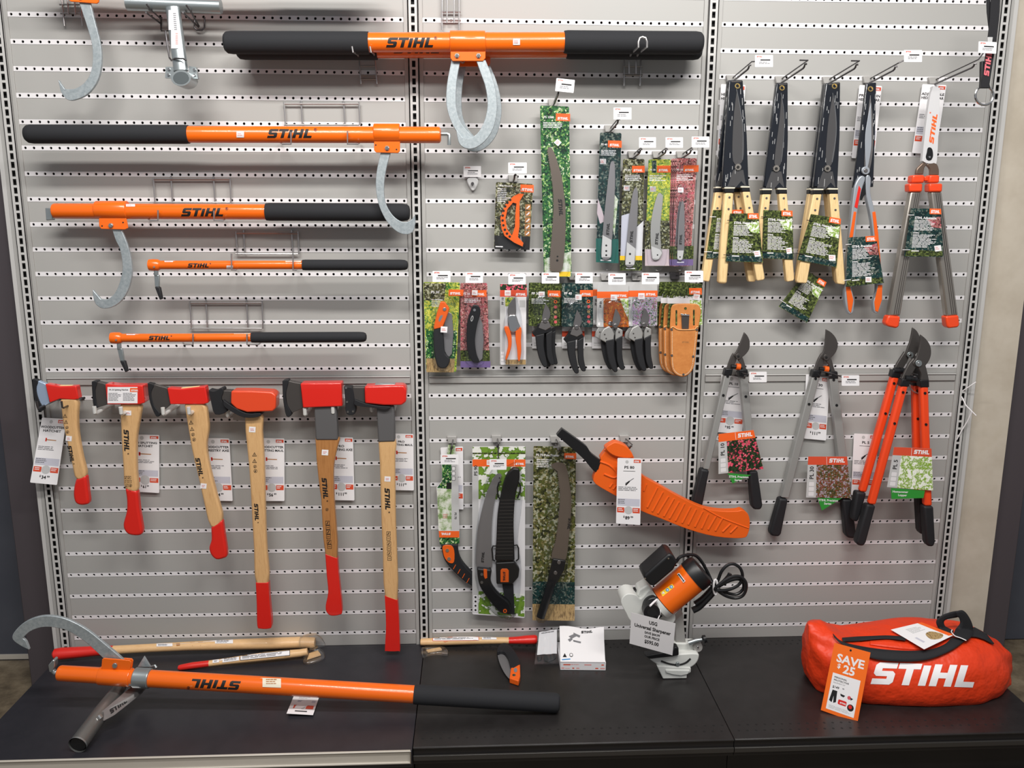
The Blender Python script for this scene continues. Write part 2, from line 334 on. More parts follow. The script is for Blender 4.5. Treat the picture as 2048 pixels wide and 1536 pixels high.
M.update(
 f_bright=nmat('leaves_bright', [(.2, (8, 34, 24)), (.36, (18, 76, 44)), (.46, (64, 130, 60)), (.53, (12, 56, 36)), (.63, (40, 110, 56)), (.71, (150, 186, 90)), (.78, (226, 234, 200)), (.86, (24, 80, 46))], 198, 6, .35, kind='voronoi'),
 f_dark=nmat('leaves_dark', [(.3, (10, 34, 36)), (.5, (20, 62, 60)), (.58, (30, 40, 36)), (.68, (120, 130, 120)), (.8, (20, 50, 50))], 176, 6, .35, kind='voronoi'),
 f_brown=nmat('leaves_brown', [(.25, (30, 30, 22)), (.42, (70, 70, 42)), (.5, (110, 108, 60)), (.58, (40, 38, 28)), (.7, (190, 190, 160)), (.85, (70, 74, 40))], 198, 6, .35, kind='voronoi'),
 f_yellow=nmat('leaves_yellow', [(.25, (60, 110, 50)), (.42, (190, 190, 60)), (.55, (90, 140, 70)), (.66, (228, 220, 90)), (.8, (120, 150, 80))], 198, 6, .35, kind='voronoi'),
 f_pink=nmat('leaves_pink', [(.25, (70, 40, 40)), (.4, (190, 110, 110)), (.5, (120, 70, 66)), (.6, (220, 160, 160)), (.7, (90, 70, 50)), (.85, (200, 90, 110))], 242, 6, .35, kind='voronoi'),
 f_hedge=nmat('hedge_print', [(.3, (18, 24, 16)), (.44, (46, 56, 26)), (.53, (84, 96, 44)), (.6, (34, 40, 22)), (.7, (140, 156, 84)), (.85, (40, 50, 28))], 150, 7, .3),
 f_tree=nmat('tree_print', [(.25, (36, 40, 24)), (.42, (92, 96, 44)), (.5, (60, 60, 38)), (.57, (130, 120, 70)), (.66, (170, 170, 150)), (.8, (70, 80, 40))], 132, 8, .3, kind='voronoi'),
 f_fire=nmat('orange_flowers', [(.25, (50, 60, 26)), (.42, (200, 90, 30)), (.55, (120, 60, 30)), (.66, (228, 130, 40)), (.8, (110, 110, 50))], 90, 5, .35),
 f_lilac=nmat('lilac_flowers', [(.25, (60, 90, 50)), (.4, (190, 180, 200)), (.5, (150, 90, 150)), (.6, (210, 206, 214)), (.72, (90, 120, 60)), (.85, (200, 120, 170))], 242, 5, .35, kind='voronoi'),
 f_roses=nmat('rose_print', [(.25, (24, 36, 24)), (.4, (40, 70, 36)), (.5, (30, 30, 28)), (.58, (214, 60, 90)), (.7, (236, 110, 130)), (.85, (60, 80, 44))], 176, 3, .35, kind='voronoi'),
 f_berry=nmat('berry_print', [(.25, (60, 60, 34)), (.42, (110, 96, 54)), (.52, (130, 40, 36)), (.6, (90, 80, 50)), (.7, (180, 176, 190)), (.85, (120, 60, 44))], 198, 6, .35, kind='voronoi'),
 f_lime=nmat('lime_leaves', [(.3, (240, 242, 236)), (.44, (228, 234, 214)), (.5, (150, 184, 60)), (.6, (112, 150, 44)), (.7, (220, 230, 200))], 60, 5, .4),
 f_leaf=nmat('leaf_print', [(.4, (112, 148, 50)), (.52, (84, 120, 38)), (.56, (226, 228, 220)), (.7, (232, 232, 226))], 34, 2, .4),
 f_straw=nmat('straw_print', [(.3, (120, 96, 62)), (.55, (186, 156, 108)), (.75, (150, 124, 80))], 60, 6, .4, stretch=(3, 1, .6)),
 f_sky=nmat('pale_foliage', [(.3, (120, 150, 90)), (.5, (196, 206, 180)), (.7, (224, 226, 216))], 40, 5, .4),
)

# ---------------------------------------------------------------- the room behind
mb = MB(); mb.box(-50.1, 79.6, .9, 2.2, 0, 100, M['beige']); structure(mb.build('wall_back'))
mb = MB(); mb.box(-220, 260, -220, 60, -1, 0, M['floor']); structure(mb.build('floor'))
mb = MB(); mb.box(-54.2, -50.1, 1.6, 8.3, 0, 100, M['frame']); structure(mb.build('trim_1', bevel=.1))
mb = MB(); mb.box(79.6, 83.5, 1.6, 8.3, 0, 100, M['frame']); structure(mb.build('trim_2', bevel=.1))
mb = MB(); mb.box(-130, -54.2, 9.5, 10.8, .9, 100, M['door']); structure(mb.build('door_1'))
mb = MB(); mb.box(83.5, 160, 9.5, 10.8, .2, 100, M['door']); structure(mb.build('door_2'))
mb = MB(); mb.box(-130, -56.6, 9.3, 9.5, .3, 1.0, M['price_rail']); structure(mb.build('light_gap_strip'))  # pale strip painted in for the light showing under the left door

# ---------------------------------------------------------------- perforated wall panels
GAP = 3.6163
def zrow(r): return 87-(3*r if r < 15 else 3*r+GAP-3)
def panel(x0, x1, rows, ztop, zbot, label, rail=False):
    t = thing('perforated_panel', label, 'wall panel', (((x0+x1)/2)*IN, 0, zbot*IN), 'perforated steel panels behind the tools')
    s = MB(); st = MB(); hx = .16; hh = .28; zs = [zrow(r) for r in rows]
    edges = [ztop]+[e for z in zs for e in (z+hh, z-hh)]+[zbot]
    a, b = x0+1.12, x1-1.12
    for i in range(0, len(edges), 2):
        s.box(a, b, 0, .12, edges[i+1], edges[i], M['slat'])
    s.box(a, b, .5, .55, zbot, ztop, M['dark'])
    n = round(x1-x0)-2
    for z in zs:
        xs = [x0+1.5+i for i in range(n)]
        def q(xa, xb): st.poly([(xa*IN, -.001, (z-hh)*IN), (xb*IN, -.001, (z-hh)*IN), (xb*IN, -.001, (z+hh)*IN), (xa*IN, -.001, (z+hh)*IN)], M['strip'])
        q(a, xs[0]-.5); q(xs[-1]+.5, b)
        for x in xs:
            v = []; N = 12
            for k in range(N):
                an = 2*math.pi*(k+.5)/N; c, d_ = math.cos(an), math.sin(an)
                m_ = min(.5/abs(c), hh/abs(d_)); v.append(((x+c*m_)*IN, -.001, (z+d_*m_)*IN))
            for k in range(N):
                an = 2*math.pi*(k+.5)/N; v.append(((x+hx*math.cos(an))*IN, -.001, (z+hx*math.sin(an))*IN))
            for k in range(N):
                an = 2*math.pi*(k+.5)/N; v.append(((x+hx*math.cos(an))*IN, .003, (z+hx*math.sin(an))*IN))
            fs = [(k, (k+1) % N, N+(k+1) % N, N+k) for k in range(N)]+[(N+k, N+(k+1) % N, 2*N+(k+1) % N, 2*N+k) for k in range(N)]
            # corner fillers
            st.add(v, fs, M['strip'], False)
            for sx_ in (-1, 1):
                for sz_ in (-1, 1):
                    cx_, cz_ = x+sx_*.5, z+sz_*hh
                    cand = sorted(range(N), key=lambda k: (v[k][0]-cx_*IN)**2+(v[k][2]-cz_*IN)**2)[:2]
                    st.add([(cx_*IN, -.001, cz_*IN), v[cand[0]], v[cand[1]]], [(0, 1, 2)], M['strip'], False)
    s.build('slat_face', t); st.build('perforated_strips', t, keep=True)
    if rail:
        r = MB(); r.box(a+.1, b-.1, -.22, 0, 43.05, 43.95, M['rail']); r.box(a+.1, b-.1, -.34, -.2, 43.88, 44.02, M['upright']); r.build('joint_rail', t, bevel=.04)
    return t
TOPR, LOWR = range(-1, 15), range(15, 27)
for x0, x1, wd in ((-48, 0, 'left, widest'), (0, 36, 'middle'), (36, 72, 'right')):
    panel(x0, x1, TOPR, 96, 44.06, {'l': 'upper grey perforated steel panel of the left bay behind the pole tools', 'm': 'upper grey perforated steel panel of the middle bay behind the pruners', 'r': 'upper grey perforated steel panel of the right bay behind the hedge shears'}[wd[0]])
    panel(x0, x1, LOWR, 44.04, DECK, {'l': 'lower grey perforated steel panel of the left bay behind the axes', 'm': 'lower grey perforated steel panel of the middle bay behind the pruning saws', 'r': 'lower grey perforated steel panel of the right bay behind the loppers'}[wd[0]], True)
UL = {-48: 'leftmost slotted steel upright beside the hatchet', 0: 'slotted steel upright between the axes and the pruning saws', 36: 'slotted steel upright behind the bench sharpener', 72: 'rightmost slotted steel upright beside the beige wall'}
for x in (-48, 0, 36, 72):
    t = thing('slotted_upright', UL[x], 'upright', (x*IN, 0, 0), 'slotted uprights of the shelving')
    s = MB(); y = -.38; sw = .21; n = 94
    for sx_ in (-1, 1):
        a, b = sorted((x+sx_*sw, x+sx_*.58)); s.box(a, b, y, y+.08, 0, 96, M['upright'])
        a, b = sorted((x+sx_*.5, x+sx_*.58)); s.box(a, b, y, .2, 0, 96, M['upright'])
    for i in range(n): s.box(x-sw, x+sw, y, y+.08, i+1.36, i+1.64, M['upright'])
    s.box(x-.5, x+.5, .25, .3, 0, 96, M['dark']); s.build('slotted_face', t)
    s = MB()
    for sx_ in (-1, 1):
        a, b = sorted((x+sx_*.66, x+sx_*1.12)); s.box(a, b, -.18, .2, 0 if abs(x-12) > 50 else 0, 96, M['slat'])
        if (x == -48 and sx_ < 0) or (x == 72 and sx_ > 0): a, b = sorted((x+sx_*1.16, x+sx_*1.7)); s.box(a, b, -.1, .9, 0, 96, M['upright'])
    s.build('side_flange', t, bevel=.03)

# ---------------------------------------------------------------- base decks
def deck(x0, x1, ma, label, holes, front, kind):
    t = thing('base_shelf', label, 'shelf', (((x0+x1)/2)*IN, -12*IN, 0), 'base shelves under the tools')
    s = MB(); g = .04; s.box(x0+g, x1-g, front, -.4, DECK-.12, DECK, ma)
    s.box(x0+g, x1-g, -.4, 0, DECK-.12, DECK-.02, ma); s.box(x0+g, x1-g, -.4, -.1, 0, DECK-.2, M['kick'])
    s.box(x0+g, x1-g, front, front+.1, DECK-2.1, DECK-.12, M['kick'] if holes else ma)
    s.box(x0+g, x0+g+.1, front+.1, -.4, DECK-2.1, DECK-.12, ma); s.box(x1-g-.1, x1-g, front+.1, -.4, DECK-2.1, DECK-.12, ma)
    s.build('shelf_top', t, bevel=.05)
    if holes:
        n = int(x1-x0)-1
        for yy, off in ((front+1.5, .5), (front+2.6, .9), (-1.2, .5), (-2.1, .9)):
            h = MB()
            for i in range(n):
                p = ((x0+off+.5+i)*IN, yy*IN, (DECK+.004)*IN); h.poly([(p[0]+.16*IN*math.cos(a), p[1]+.16*IN*math.sin(a), p[2]) for a in [k*math.pi/4 for k in range(8)]], M['dark'])
            h.build('row_of_holes', t, keep=True)
    r = MB()
    if kind == 'silver':
        r.box(x0+g, x1-g-.1, front-.12, front, DECK-1.35, DECK+.02, M['price_rail']); r.box(x0+g, x1-g-.1, front-.3, front, DECK-1.5, DECK-1.3, M['price_rail']); r.box(x0+g, x1-g-.1, front-.3, front, DECK-.02, DECK+.08, M['price_rail'])
        r.box(x1-g-.22, x1-g-.1, front-.34, front, DECK-1.5, DECK+.08, M['chrome'])
    else:
        r.box(x0+g, x1-g, front-.25, front, DECK-1.55, DECK-.95, mat('dark_price_rail', (58, 56, 54), .35, .3)); r.box(x0+g, x1-g, front-.15, front, DECK-.2, DECK, M['deckR'])
    r.build('price_rail', t, bevel=.05)
    k = MB(); k.box(x0+g, x1-g, front+2, front+2.2, 0, DECK-2.1, M['kick']); k.build('kick_plate', t)
deck(-48.4, 0, M['deckL'], 'black base shelf of the left bay with silver price rail along its front', False, -23.4, 'silver')
deck(0, 36, M['deckR'], 'black perforated base shelf of the middle bay under the bench sharpener', True, -22.9, 'dark')
deck(36, 73.4, M['deckR'], 'black perforated base shelf of the right bay under the orange bag', True, -22.9, 'dark')

# ================================================================ long orange pole tools
def px_axis(a, b, d): return W(a[0], a[1], d), W(b[0], b[1], d)
def pole_tool(name, label, ends, split, d, r_t, r_g, group, logo=None, stickers=(), cat='logging tool', tipgeo=None):
    """ends: tool end -> grip end in photo pixels; split: pixel x where the foam grip starts"""
    A, B = px_axis(ends[0], ends[1], d); t = (B-A).normalized(); L = (B-A).length/IN
    S = W(split, lerp(ends[0][1], ends[1][1], (split-ends[0][0])/(ends[1][0]-ends[0][0])), d); ls = (S-A).length/IN
    th = thing(name, label, cat, A, group)
    p = MB(); p.rod(A, B, [(0, r_t*.72), (.12, r_t*.93), (.3, r_t), (ls+.2, r_t)], M['orange']); p.build('pole', th)
    hf = p.hit()
    g = MB(); g.rod(A, B, [(ls, r_t), (ls+.02, r_g*.96), (ls+.4, r_g), (L-.9, r_g), (L-.35, r_g*.93), (L-.08, r_g*.72), (L, r_g*.4)], M['foam']); g.build('foam_grip', th)
    if logo:
        u, v, h, ang = logo; q = MB(); q.ink(hf, LOGOC, M['blk'], u, v, h, ang=ang, sx=1.18)
        q.text(hf, '®', M['blk'], *[u+h*5.2*math.cos(math.radians(ang)), v-h*.75*math.cos(math.radians(ang))], h*.35, ang=ang)
        q.build('logo_print', th, keep=True)
    for (x0, y0, x1, y1) in stickers:
        s = MB(); s.patch(hf, x0, y0, x1, y1, M['cream' if x1-x0 > 25 else 'white2'])
        s.lines(lambda u, v, h=0: hf(u, v, .035), x0+2, lerp(y0, y1, .35), x1-2, lerp(y0, y1, .85), 2, M['pinkish'])
        s.build('price_sticker', th, keep=True, label='small paper sticker')
    return th, A, B, t
def sleeve(th, c0, c1, d, r, plate, bolts, dark=()):
    A, B = px_axis(c0, c1, d)
    s = MB(); s.rod(A, B, [(0, r*.96), (.1, r), (((B-A).length/IN)-.1, r), ((B-A).length/IN, r*.96)], M['orange'])
    for dd in (.28, -.5): s.prism(plate, d+dd, d+dd+.22, M['orange'])
    b = s.build('hook_bracket', th, bevel=.05)
    for x, y in bolts:
        q = MB(); q.disc(x, y, 5, d+.5, d+.68, M['zinc'], 6); q.disc(x, y, 3.2, d+.68, d+.76, M['chrome'], 14); q.build('bolt', b, bevel=.02)
    if dark:
        q = MB()
        for x, y in dark: q.disc(x, y, 1.7, d+.5, d+.512, M['dark'], 10)
        q.build('bracket_hole', b)
def hookblade(th, pts, d, sharp=(), mt='galv', name='hook_blade'):
    h = MB(); h.prism(sm(pts, 4, sharp), d-.2, d+.2, M[mt]); h.build(name, th, bevel=.06)
G1 = 'orange log hooks hanging on the left and middle bays'
# A : cut off by the top of the frame
th, A, B, t = pole_tool('log_hook', 'log hook with its orange bracket at the top edge, blade beside the tube stand', ((80, -30), (760, -24)), 520, 4.5, 1.0, 1.12, G1)
sleeve(th, (128, -29), (200, -28), 4.5, 1.2, [(137, -20), (199, -20), (197, 4), (193, 7), (141, 3), (137, -1)], [(160, -6)])
hookblade(th, [(157, 2), (179, 2), (190, 45), (199, 80), (203, 110), (201, 140), (193, 165), (176, 187), (155, 198), (136, 200), (123, 186), (119, 172), (116, 159), (129, 178), (150, 177), (168, 166), (180, 148), (185, 125), (185, 100), (182, 80), (170, 40)], 4.5, (0, 1, 12, 13))
# C : pair of two-hook tools
th, A, B, t = pole_tool('log_tongs', 'front one of the two long log tongs across the top centre', ((1126, 84), (1406, 86)), 1128, 5.6, 1.06, 1.25, 'long two-hook log tongs across the top', None)
A2, B2 = W(1128, 84, 5.6), W(735, 85, 5.6)
p = MB(); p.rod(A2, B2, [(0, 1.06), ((B2-A2).length/IN, 1.06)], M['orange']); p.build('pole', th); hf = p.hit()
q = MB(); q.ink(hf, LOGOC, M['blk'], 772, 95, 20, sx=1.12); q.text(hf, '®', M['blk'], 868, 79, 6); q.build('logo_print', th, keep=True)
s = MB(); s.patch(hf, 1026, 77, 1040, 90, M['white2']); s.lines(lambda u, v, h=0: hf(u, v, .05), 1028, 81, 1039, 88, 2, M['pinkish']); s.build('price_sticker', th, keep=True)
A3, B3 = W(738, 86, 5.6), W(448, 85, 5.6); L3 = (B3-A3).length/IN
g = MB(); g.rod(A3, B3, [(0, 1.06), (.02, 1.2), (.4, 1.22), (L3-.9, 1.22), (L3-.35, 1.15), (L3-.08, .9), (L3, .5)], M['foam']); g.build('foam_grip', th)
sleeve(th, (900, 84), (971, 84), 5.6, 1.22, [(901, 84), (971, 84), (971, 116), (966, 122), (905, 122), (901, 116)], [(914, 111), (957, 111)])
hookblade(th, [(903, 120), (921, 120), (914, 160), (912, 195), (914, 222), (922, 245), (935, 262), (946, 273), (938, 286), (920, 272), (905, 250), (895, 222), (892, 195), (895, 160)], 5.4, (0, 1, 7, 8))
hookblade(th, [(952, 120), (971, 120), (983, 150), (992, 185), (994, 222), (986, 258), (970, 282), (950, 296), (932, 297), (919, 288), (914, 272), (912, 258), (925, 275), (940, 276), (957, 264), (970, 238), (975, 208), (971, 175), (962, 148)], 5.75, (0, 1, 11, 12))
dup(th, (.6, 2.75, -.1), 'rear one of the two long log tongs, showing just below the front one')
# D
th, A, B, t = pole_tool('log_hook', 'second pole from the top, a log hook with its blade on the right end', ((882, 270), (50, 268)), 378, 5, .93, 1.06, G1, (534, 276, 18, 0), [(473, 262, 488, 275)])
q = MB(); q.tube([W(880, 268, 5), W(894, 268, 5), W(898, 270, 5), W(898, 290, 5)], .22, M['zinc'], 8); q.build('end_pin', th)
sleeve(th, (748, 266), (800, 266), 5, 1.06, [(748, 266), (800, 266), (800, 302), (796, 306), (752, 305), (748, 300)], [(774, 296)], [(751.5, 290), (793, 299)])
hookblade(th, [(762, 302), (782, 302), (772, 340), (768, 375), (771, 405), (784, 429), (800, 442), (814, 444), (824, 438), (830, 429), (831, 445), (826, 463), (813, 469), (795, 464), (775, 445), (759, 414), (752, 380), (753, 345)], 5, (0, 1, 9, 10))
# E
th, A, B, t = pole_tool('log_hook', 'third pole from the top, a log hook with its blade on the left end', ((106, 422), (820, 425)), 532, 3.3, .9, 1.04, G1, (362, 433, 17, 0), [(252, 408, 270, 413)])
q = MB(); q.tube([W(108, 425, 3.3), W(100, 426, 3.3), W(96, 426, 3.3)], .3, M['zinc'], 8); q.prism([(90, 416), (105, 416), (105, 440), (92, 441)], 2.9, 3.6, M['zinc']); q.build('end_pin', th, bevel=.08)
sleeve(th, (193, 420), (256, 420), 3.3, 1.05, [(197, 425), (250, 425), (256, 456), (250, 459), (202, 458), (198, 452)], [(221, 451)], [(204, 452), (246, 445)])
hookblade(th, [(223, 456), (241, 456), (255, 490), (262, 520), (264, 545), (258, 575), (244, 600), (225, 614), (205, 617), (191, 608), (186, 592), (185, 579), (201, 598), (215, 598), (229, 587), (239, 565), (245, 535), (240, 500), (231, 480)], 3.3, (0, 1, 11, 12))
# F, G
def pick(label, x0, y0, x1, y1, split, spike, logo, sticks):
    th, A, B, t = pole_tool('hand_pike', label, ((x0, y0), (x1, y1)), split, 4.6, .52, .64, 'short orange hand pikes', logo, sticks)
    s = MB(); a, b = W(x0-1, y0, 4.6), W(x0+22, y0, 4.6); s.rod(a, b, [(0, .45), (.1, .66), (.5, .7), (1.1, .68), ((b-a).length/IN, .55)], M['orange']); s.build('head_cap', th)
    q = MB(); q.disc(x0+10, y0+4, 2, 5.2, 5.32, M['zinc'], 10); q.build('rivet', th)
    (a, b), (c, d_), (e, f) = spike
    q = MB(); q.tube([W(a, b, 4.6), W(a+1, b+14, 4.6)], .27, M['zinc'], 10); q.prism([(a-4, b+12), (a+6, b+12), (c+4, d_), (c-4, d_)], 4.4, 4.8, M['zinc']); q.build('spike', th, bevel=.05)
    q = MB(); q.prism([(c-5, d_), (c+5, d_), (e+4, f), (e-1, f+2)], 4.3, 4.9, M['rubber']); q.build('spike_cover', th, bevel=.1)
pick('longer hand pike, fourth orange pole from the top, with black spike cover', 298, 530, 816, 530, 605, ((312, 538), (314, 574), (320, 598)), (375, 535, 8.5, 0), [(329, 521, 346, 524), (571, 521, 602, 524), (453, 531, 466, 538)])
pick('shorter hand pike, lowest orange pole above the axes, with black spike cover', 222, 676, 733, 674, 503, ((238, 685), (244, 722), (251, 743)), (297, 680, 8.5, 0), [(253, 665, 270, 670), (468, 665, 500, 668)])

# ---------------------------------------------------------------- wire brackets
def wirerack(label, segs, r=.1, group='bent wire brackets carrying the poles', mt='wire'):
    p0 = segs[0][0]; t = thing('wire_bracket', label, 'bracket', W(p0[0], p0[1], 0), group)
    f = MB(); A = []
    for s in segs:
        pts = [W(x, y, d) for x, y, d in s]; hi = max(p[2] for p in s) > 2; A += [MB()] if hi else []; (A[-1] if hi else f).tube(pts, r, M[mt], 8)
    f.build('wire_frame', t)
    for a in A: a.build('support_arm', t)
def rack(label, x0, x1, xi0, xi1, y0, y1, yb, d, px):
    """frame x0..x1, y0 top, y1 foot; arms run forward under the pole (bottom pixel yb) to depth d"""
    segs = [[(x0, y0, .5), (x1, y0, .5)], [(x0, y1, .5), (x1, y1, .5)], [(x0, y0-4, .5), (x0+3, y1, .5)], [(x1, y0-4, .5), (x1+2, y1, .5)]]
    for x in (xi0, xi1): segs.append([(x, y0-6, -.2), (x, y0-6, .4), (x+3, y1, .4)])
    for (xa, ya, xb) in px:       # front upright at xa, foot end xb
        segs.append([(xb, yb-4, .5), (xb, yb-3, d*.6), (lerp(xb, xa, .15), yb, d), (xa, yb, d), (xa, ya, d)])
    wirerack(label, segs)
rack('bracket under the second pole from the top, its frame standing above the logo', 568, 718, 602, 687, 208, 250, 288, 6.3, [(582, 264, 561), (695, 262, 720)])
rack('bracket under the third pole from the top', 307, 460, 342, 427, 359, 405, 441, 4.6, [(316, 420, 297), (428, 421, 450)])
rack('bracket under the longer hand pike', 472, 596, 487, 583, 467, 508, 540, 5.4, [(463, 507, 474), (586, 507, 594)])
rack('bracket under the shorter hand pike, lowest of the wire brackets', 380, 524, 412, 493, 606, 657, 689, 5.4, [(386, 668, 366), (494, 668, 521)])
wirerack('left small bracket under the top centre tongs', [[(718, 110, .5), (722, 168, .5)], [(749, 110, .5), (754, 168, .5)], [(718, 132, .5), (750, 132, .5)], [(720, 151, .5), (754, 151, .5)], [(720, 158, .5), (752, 158, .5)],
  [(718, 118, .5), (716, 110, 4.5), (706, 104, 7), (704, 93, 7)], [(750, 118, .5), (748, 108, 4.5), (742, 104, 7), (740, 93, 7)]])
wirerack('right small bracket with an upturned loop under the top centre tongs', [[(1249, 112, .5), (1248, 172, .5)], [(1282, 112, .5), (1280, 172, .5)], [(1246, 133, .5), (1285, 133, .5)], [(1246, 150, .5), (1285, 150, .5)],
  [(1258, 148, .6), (1258, 118, .8), (1262, 108, 5), (1277, 94, 8), (1277, 84, 8), (1280, 76, 8), (1285, 74, 8), (1291, 76, 8), (1294, 84, 8), (1294, 94, 8), (1276, 108, 5), (1272, 118, .8), (1272, 148, .6)]], .12)
wirerack('empty small wire bracket at the top edge above the tongs', [[(884, -20, .5), (884, 60, .5)], [(918, -20, .5), (918, 62, .5)], [(894, -20, .7), (894, 46, .7)], [(908, -20, .7), (908, 46, .7)], [(882, 24, .5), (921, 24, .5)], [(882, 41, .5), (921, 41, .5)]])
wirerack('small wire bracket beside the top left log hook', [[(122, -20, .5), (129, 52, .5)], [(160, -20, .5), (165, 52, .5)], [(134, -20, .7), (137, 30, .7)], [(148, -20, .7), (151, 30, .7)], [(119, 9, .5), (162, 9, .5)], [(121, 27, .5), (162, 27, .5)]])
# ---------------------------------------------------------------- galvanised tube stand (top left)
t = thing('log_stand', 'galvanised tube stand with clamp ring and barcode label hanging at the top left', 'stand', W(346, 60, 5))
s = MB(); A, B = W(254, 6, 5), W(442, 13, 5); s.tube([A, B], .78, M['zinc'], 20); s.build('cross_tube', t)
s = MB(); s.tube([W(346, 16, 5.5), W(362, 142, 6.2)], .8, M['zinc'], 20, squash=.7); s.build('leg_tube', t); hf = s.hit()
q = MB(); q.patch(hf, 337, 20, 352, 60, M['white'], .05); q.patch(hf, 342, 58, 356, 97, M['white'], .05); g = lambda u, v, h=0: hf(u, v, .07)
for i in range(9): q.rect(g, 346+i*.3, 26+i*4, 352+i*.3, 28+i*4, M['gprint'])
for i in range(7): q.rect(g, 351, 66+i*3.4, 356, 68+i*3.4, M['pinkish'])
q.build('barcode_label', t, keep=True)
s = MB(); s.prism(ell(362, 156, 20, 16, 28), 5.2, 7.6, M['zinc']); s.prism(ell(362, 156, 16, 12.5, 28), 7.6, 7.62, mat('tube_inside', (120, 128, 130), .3, .8)); 
s.prism([(331, 134), (348, 133), (352, 156), (330, 156)], 5.6, 6.1, M['zinc']); s.prism([(378, 132), (392, 134), (396, 158), (376, 156)], 5.6, 6.1, M['zinc'])
s.build('clamp_ring', t, bevel=.06)
for x, y in ((337, 138), (336, 149), (388, 139), (388, 150)):
    q = MB(); q.disc(x, y, 2.6, 6.1, 6.3, M['chrome'], 8); q.build('clamp_bolt', t)
q = MB(); q.tube([W(x, y, d) for x, y, d in ((331, 62, 5), (334, 85, 5), (339, 116, 5.5), (343, 121, 6), (350, 117, 6.9), (366, 117, 7.1), (373, 121, 6.9))], .1, M['dwire'], 8); q.build('wire_clip', t)
wirerack('dark wire bracket pair holding the galvanised tube stand', [[(293, 8, 6.3), (300, 18, 6), (322, 38, 1), (322, 60, .5)], [(292, 25, 6), (320, 46, .8)], [(372, 10, 6.3), (380, 20, 6), (398, 52, .5)], [(366, 25, 6), (397, 54, .5)],
  [(323, 34, .5), (323, 62, .5), (337, 62, .5), (337, 34, .5)], [(389, 34, .5), (389, 56, .5), (394, 60, .5), (404, 60, .5), (409, 55, .5), (409, 34, .5)]], mt='dwire')

# ================================================================ axes
def peg(label, px, tips, d, mt='whitemetal'):
    t = thing('double_peg_hook', label, 'peg hook', W(px[0][0], px[0][1], 0), 'double peg hooks under the axe heads')
    s = MB(); x0, y0 = px[0]; x1, y1 = px[1]; s.prism([(x0-4, y0-3), (x1+4, y1-3), (x1+4, y1+(20 if mt == 'whitemetal' else 3)), (x0-4, y0+(20 if mt == 'whitemetal' else 3))], 0, .1, M['rail'] if mt == 'whitemetal' else M['dwire']); s.build('back_plate', t, bevel=.03)
    for (a, b) in px:
        q = MB(); q.tube([W(a, b, 0), W(a, b, 0)+Vector((0, -d*IN, -.1*IN)), W(a, b, 0)+Vector((0, -(d+.25)*IN, .05*IN)), W(a, b, 0)+Vector((0, -(d+.3)*IN, .8*IN))], .24 if mt == 'whitemetal' else .12, M[mt], 10); q.build('peg', t)
peg('white double peg under the hatchet with the labelled cheek', [(227, 807), (277, 808)], None, 5)
peg('white double peg under the forestry axe with the curved neck', [(357, 809), (406, 808)], None, 5)
peg('white double peg under the orange-headed splitting maul', [(470, 820), (522, 825)], None, 3)
peg('white double peg under the wide-cheeked splitting axe', [(622, 815), (676, 812)], None, 3.6)
peg('white double peg under the rightmost maul', [(748, 811), (790, 812)], None, 2.4)
peg('dark thin peg hook under the leftmost small hatchet', [(118, 797), (165, 797)], None, 5, 'dwire')

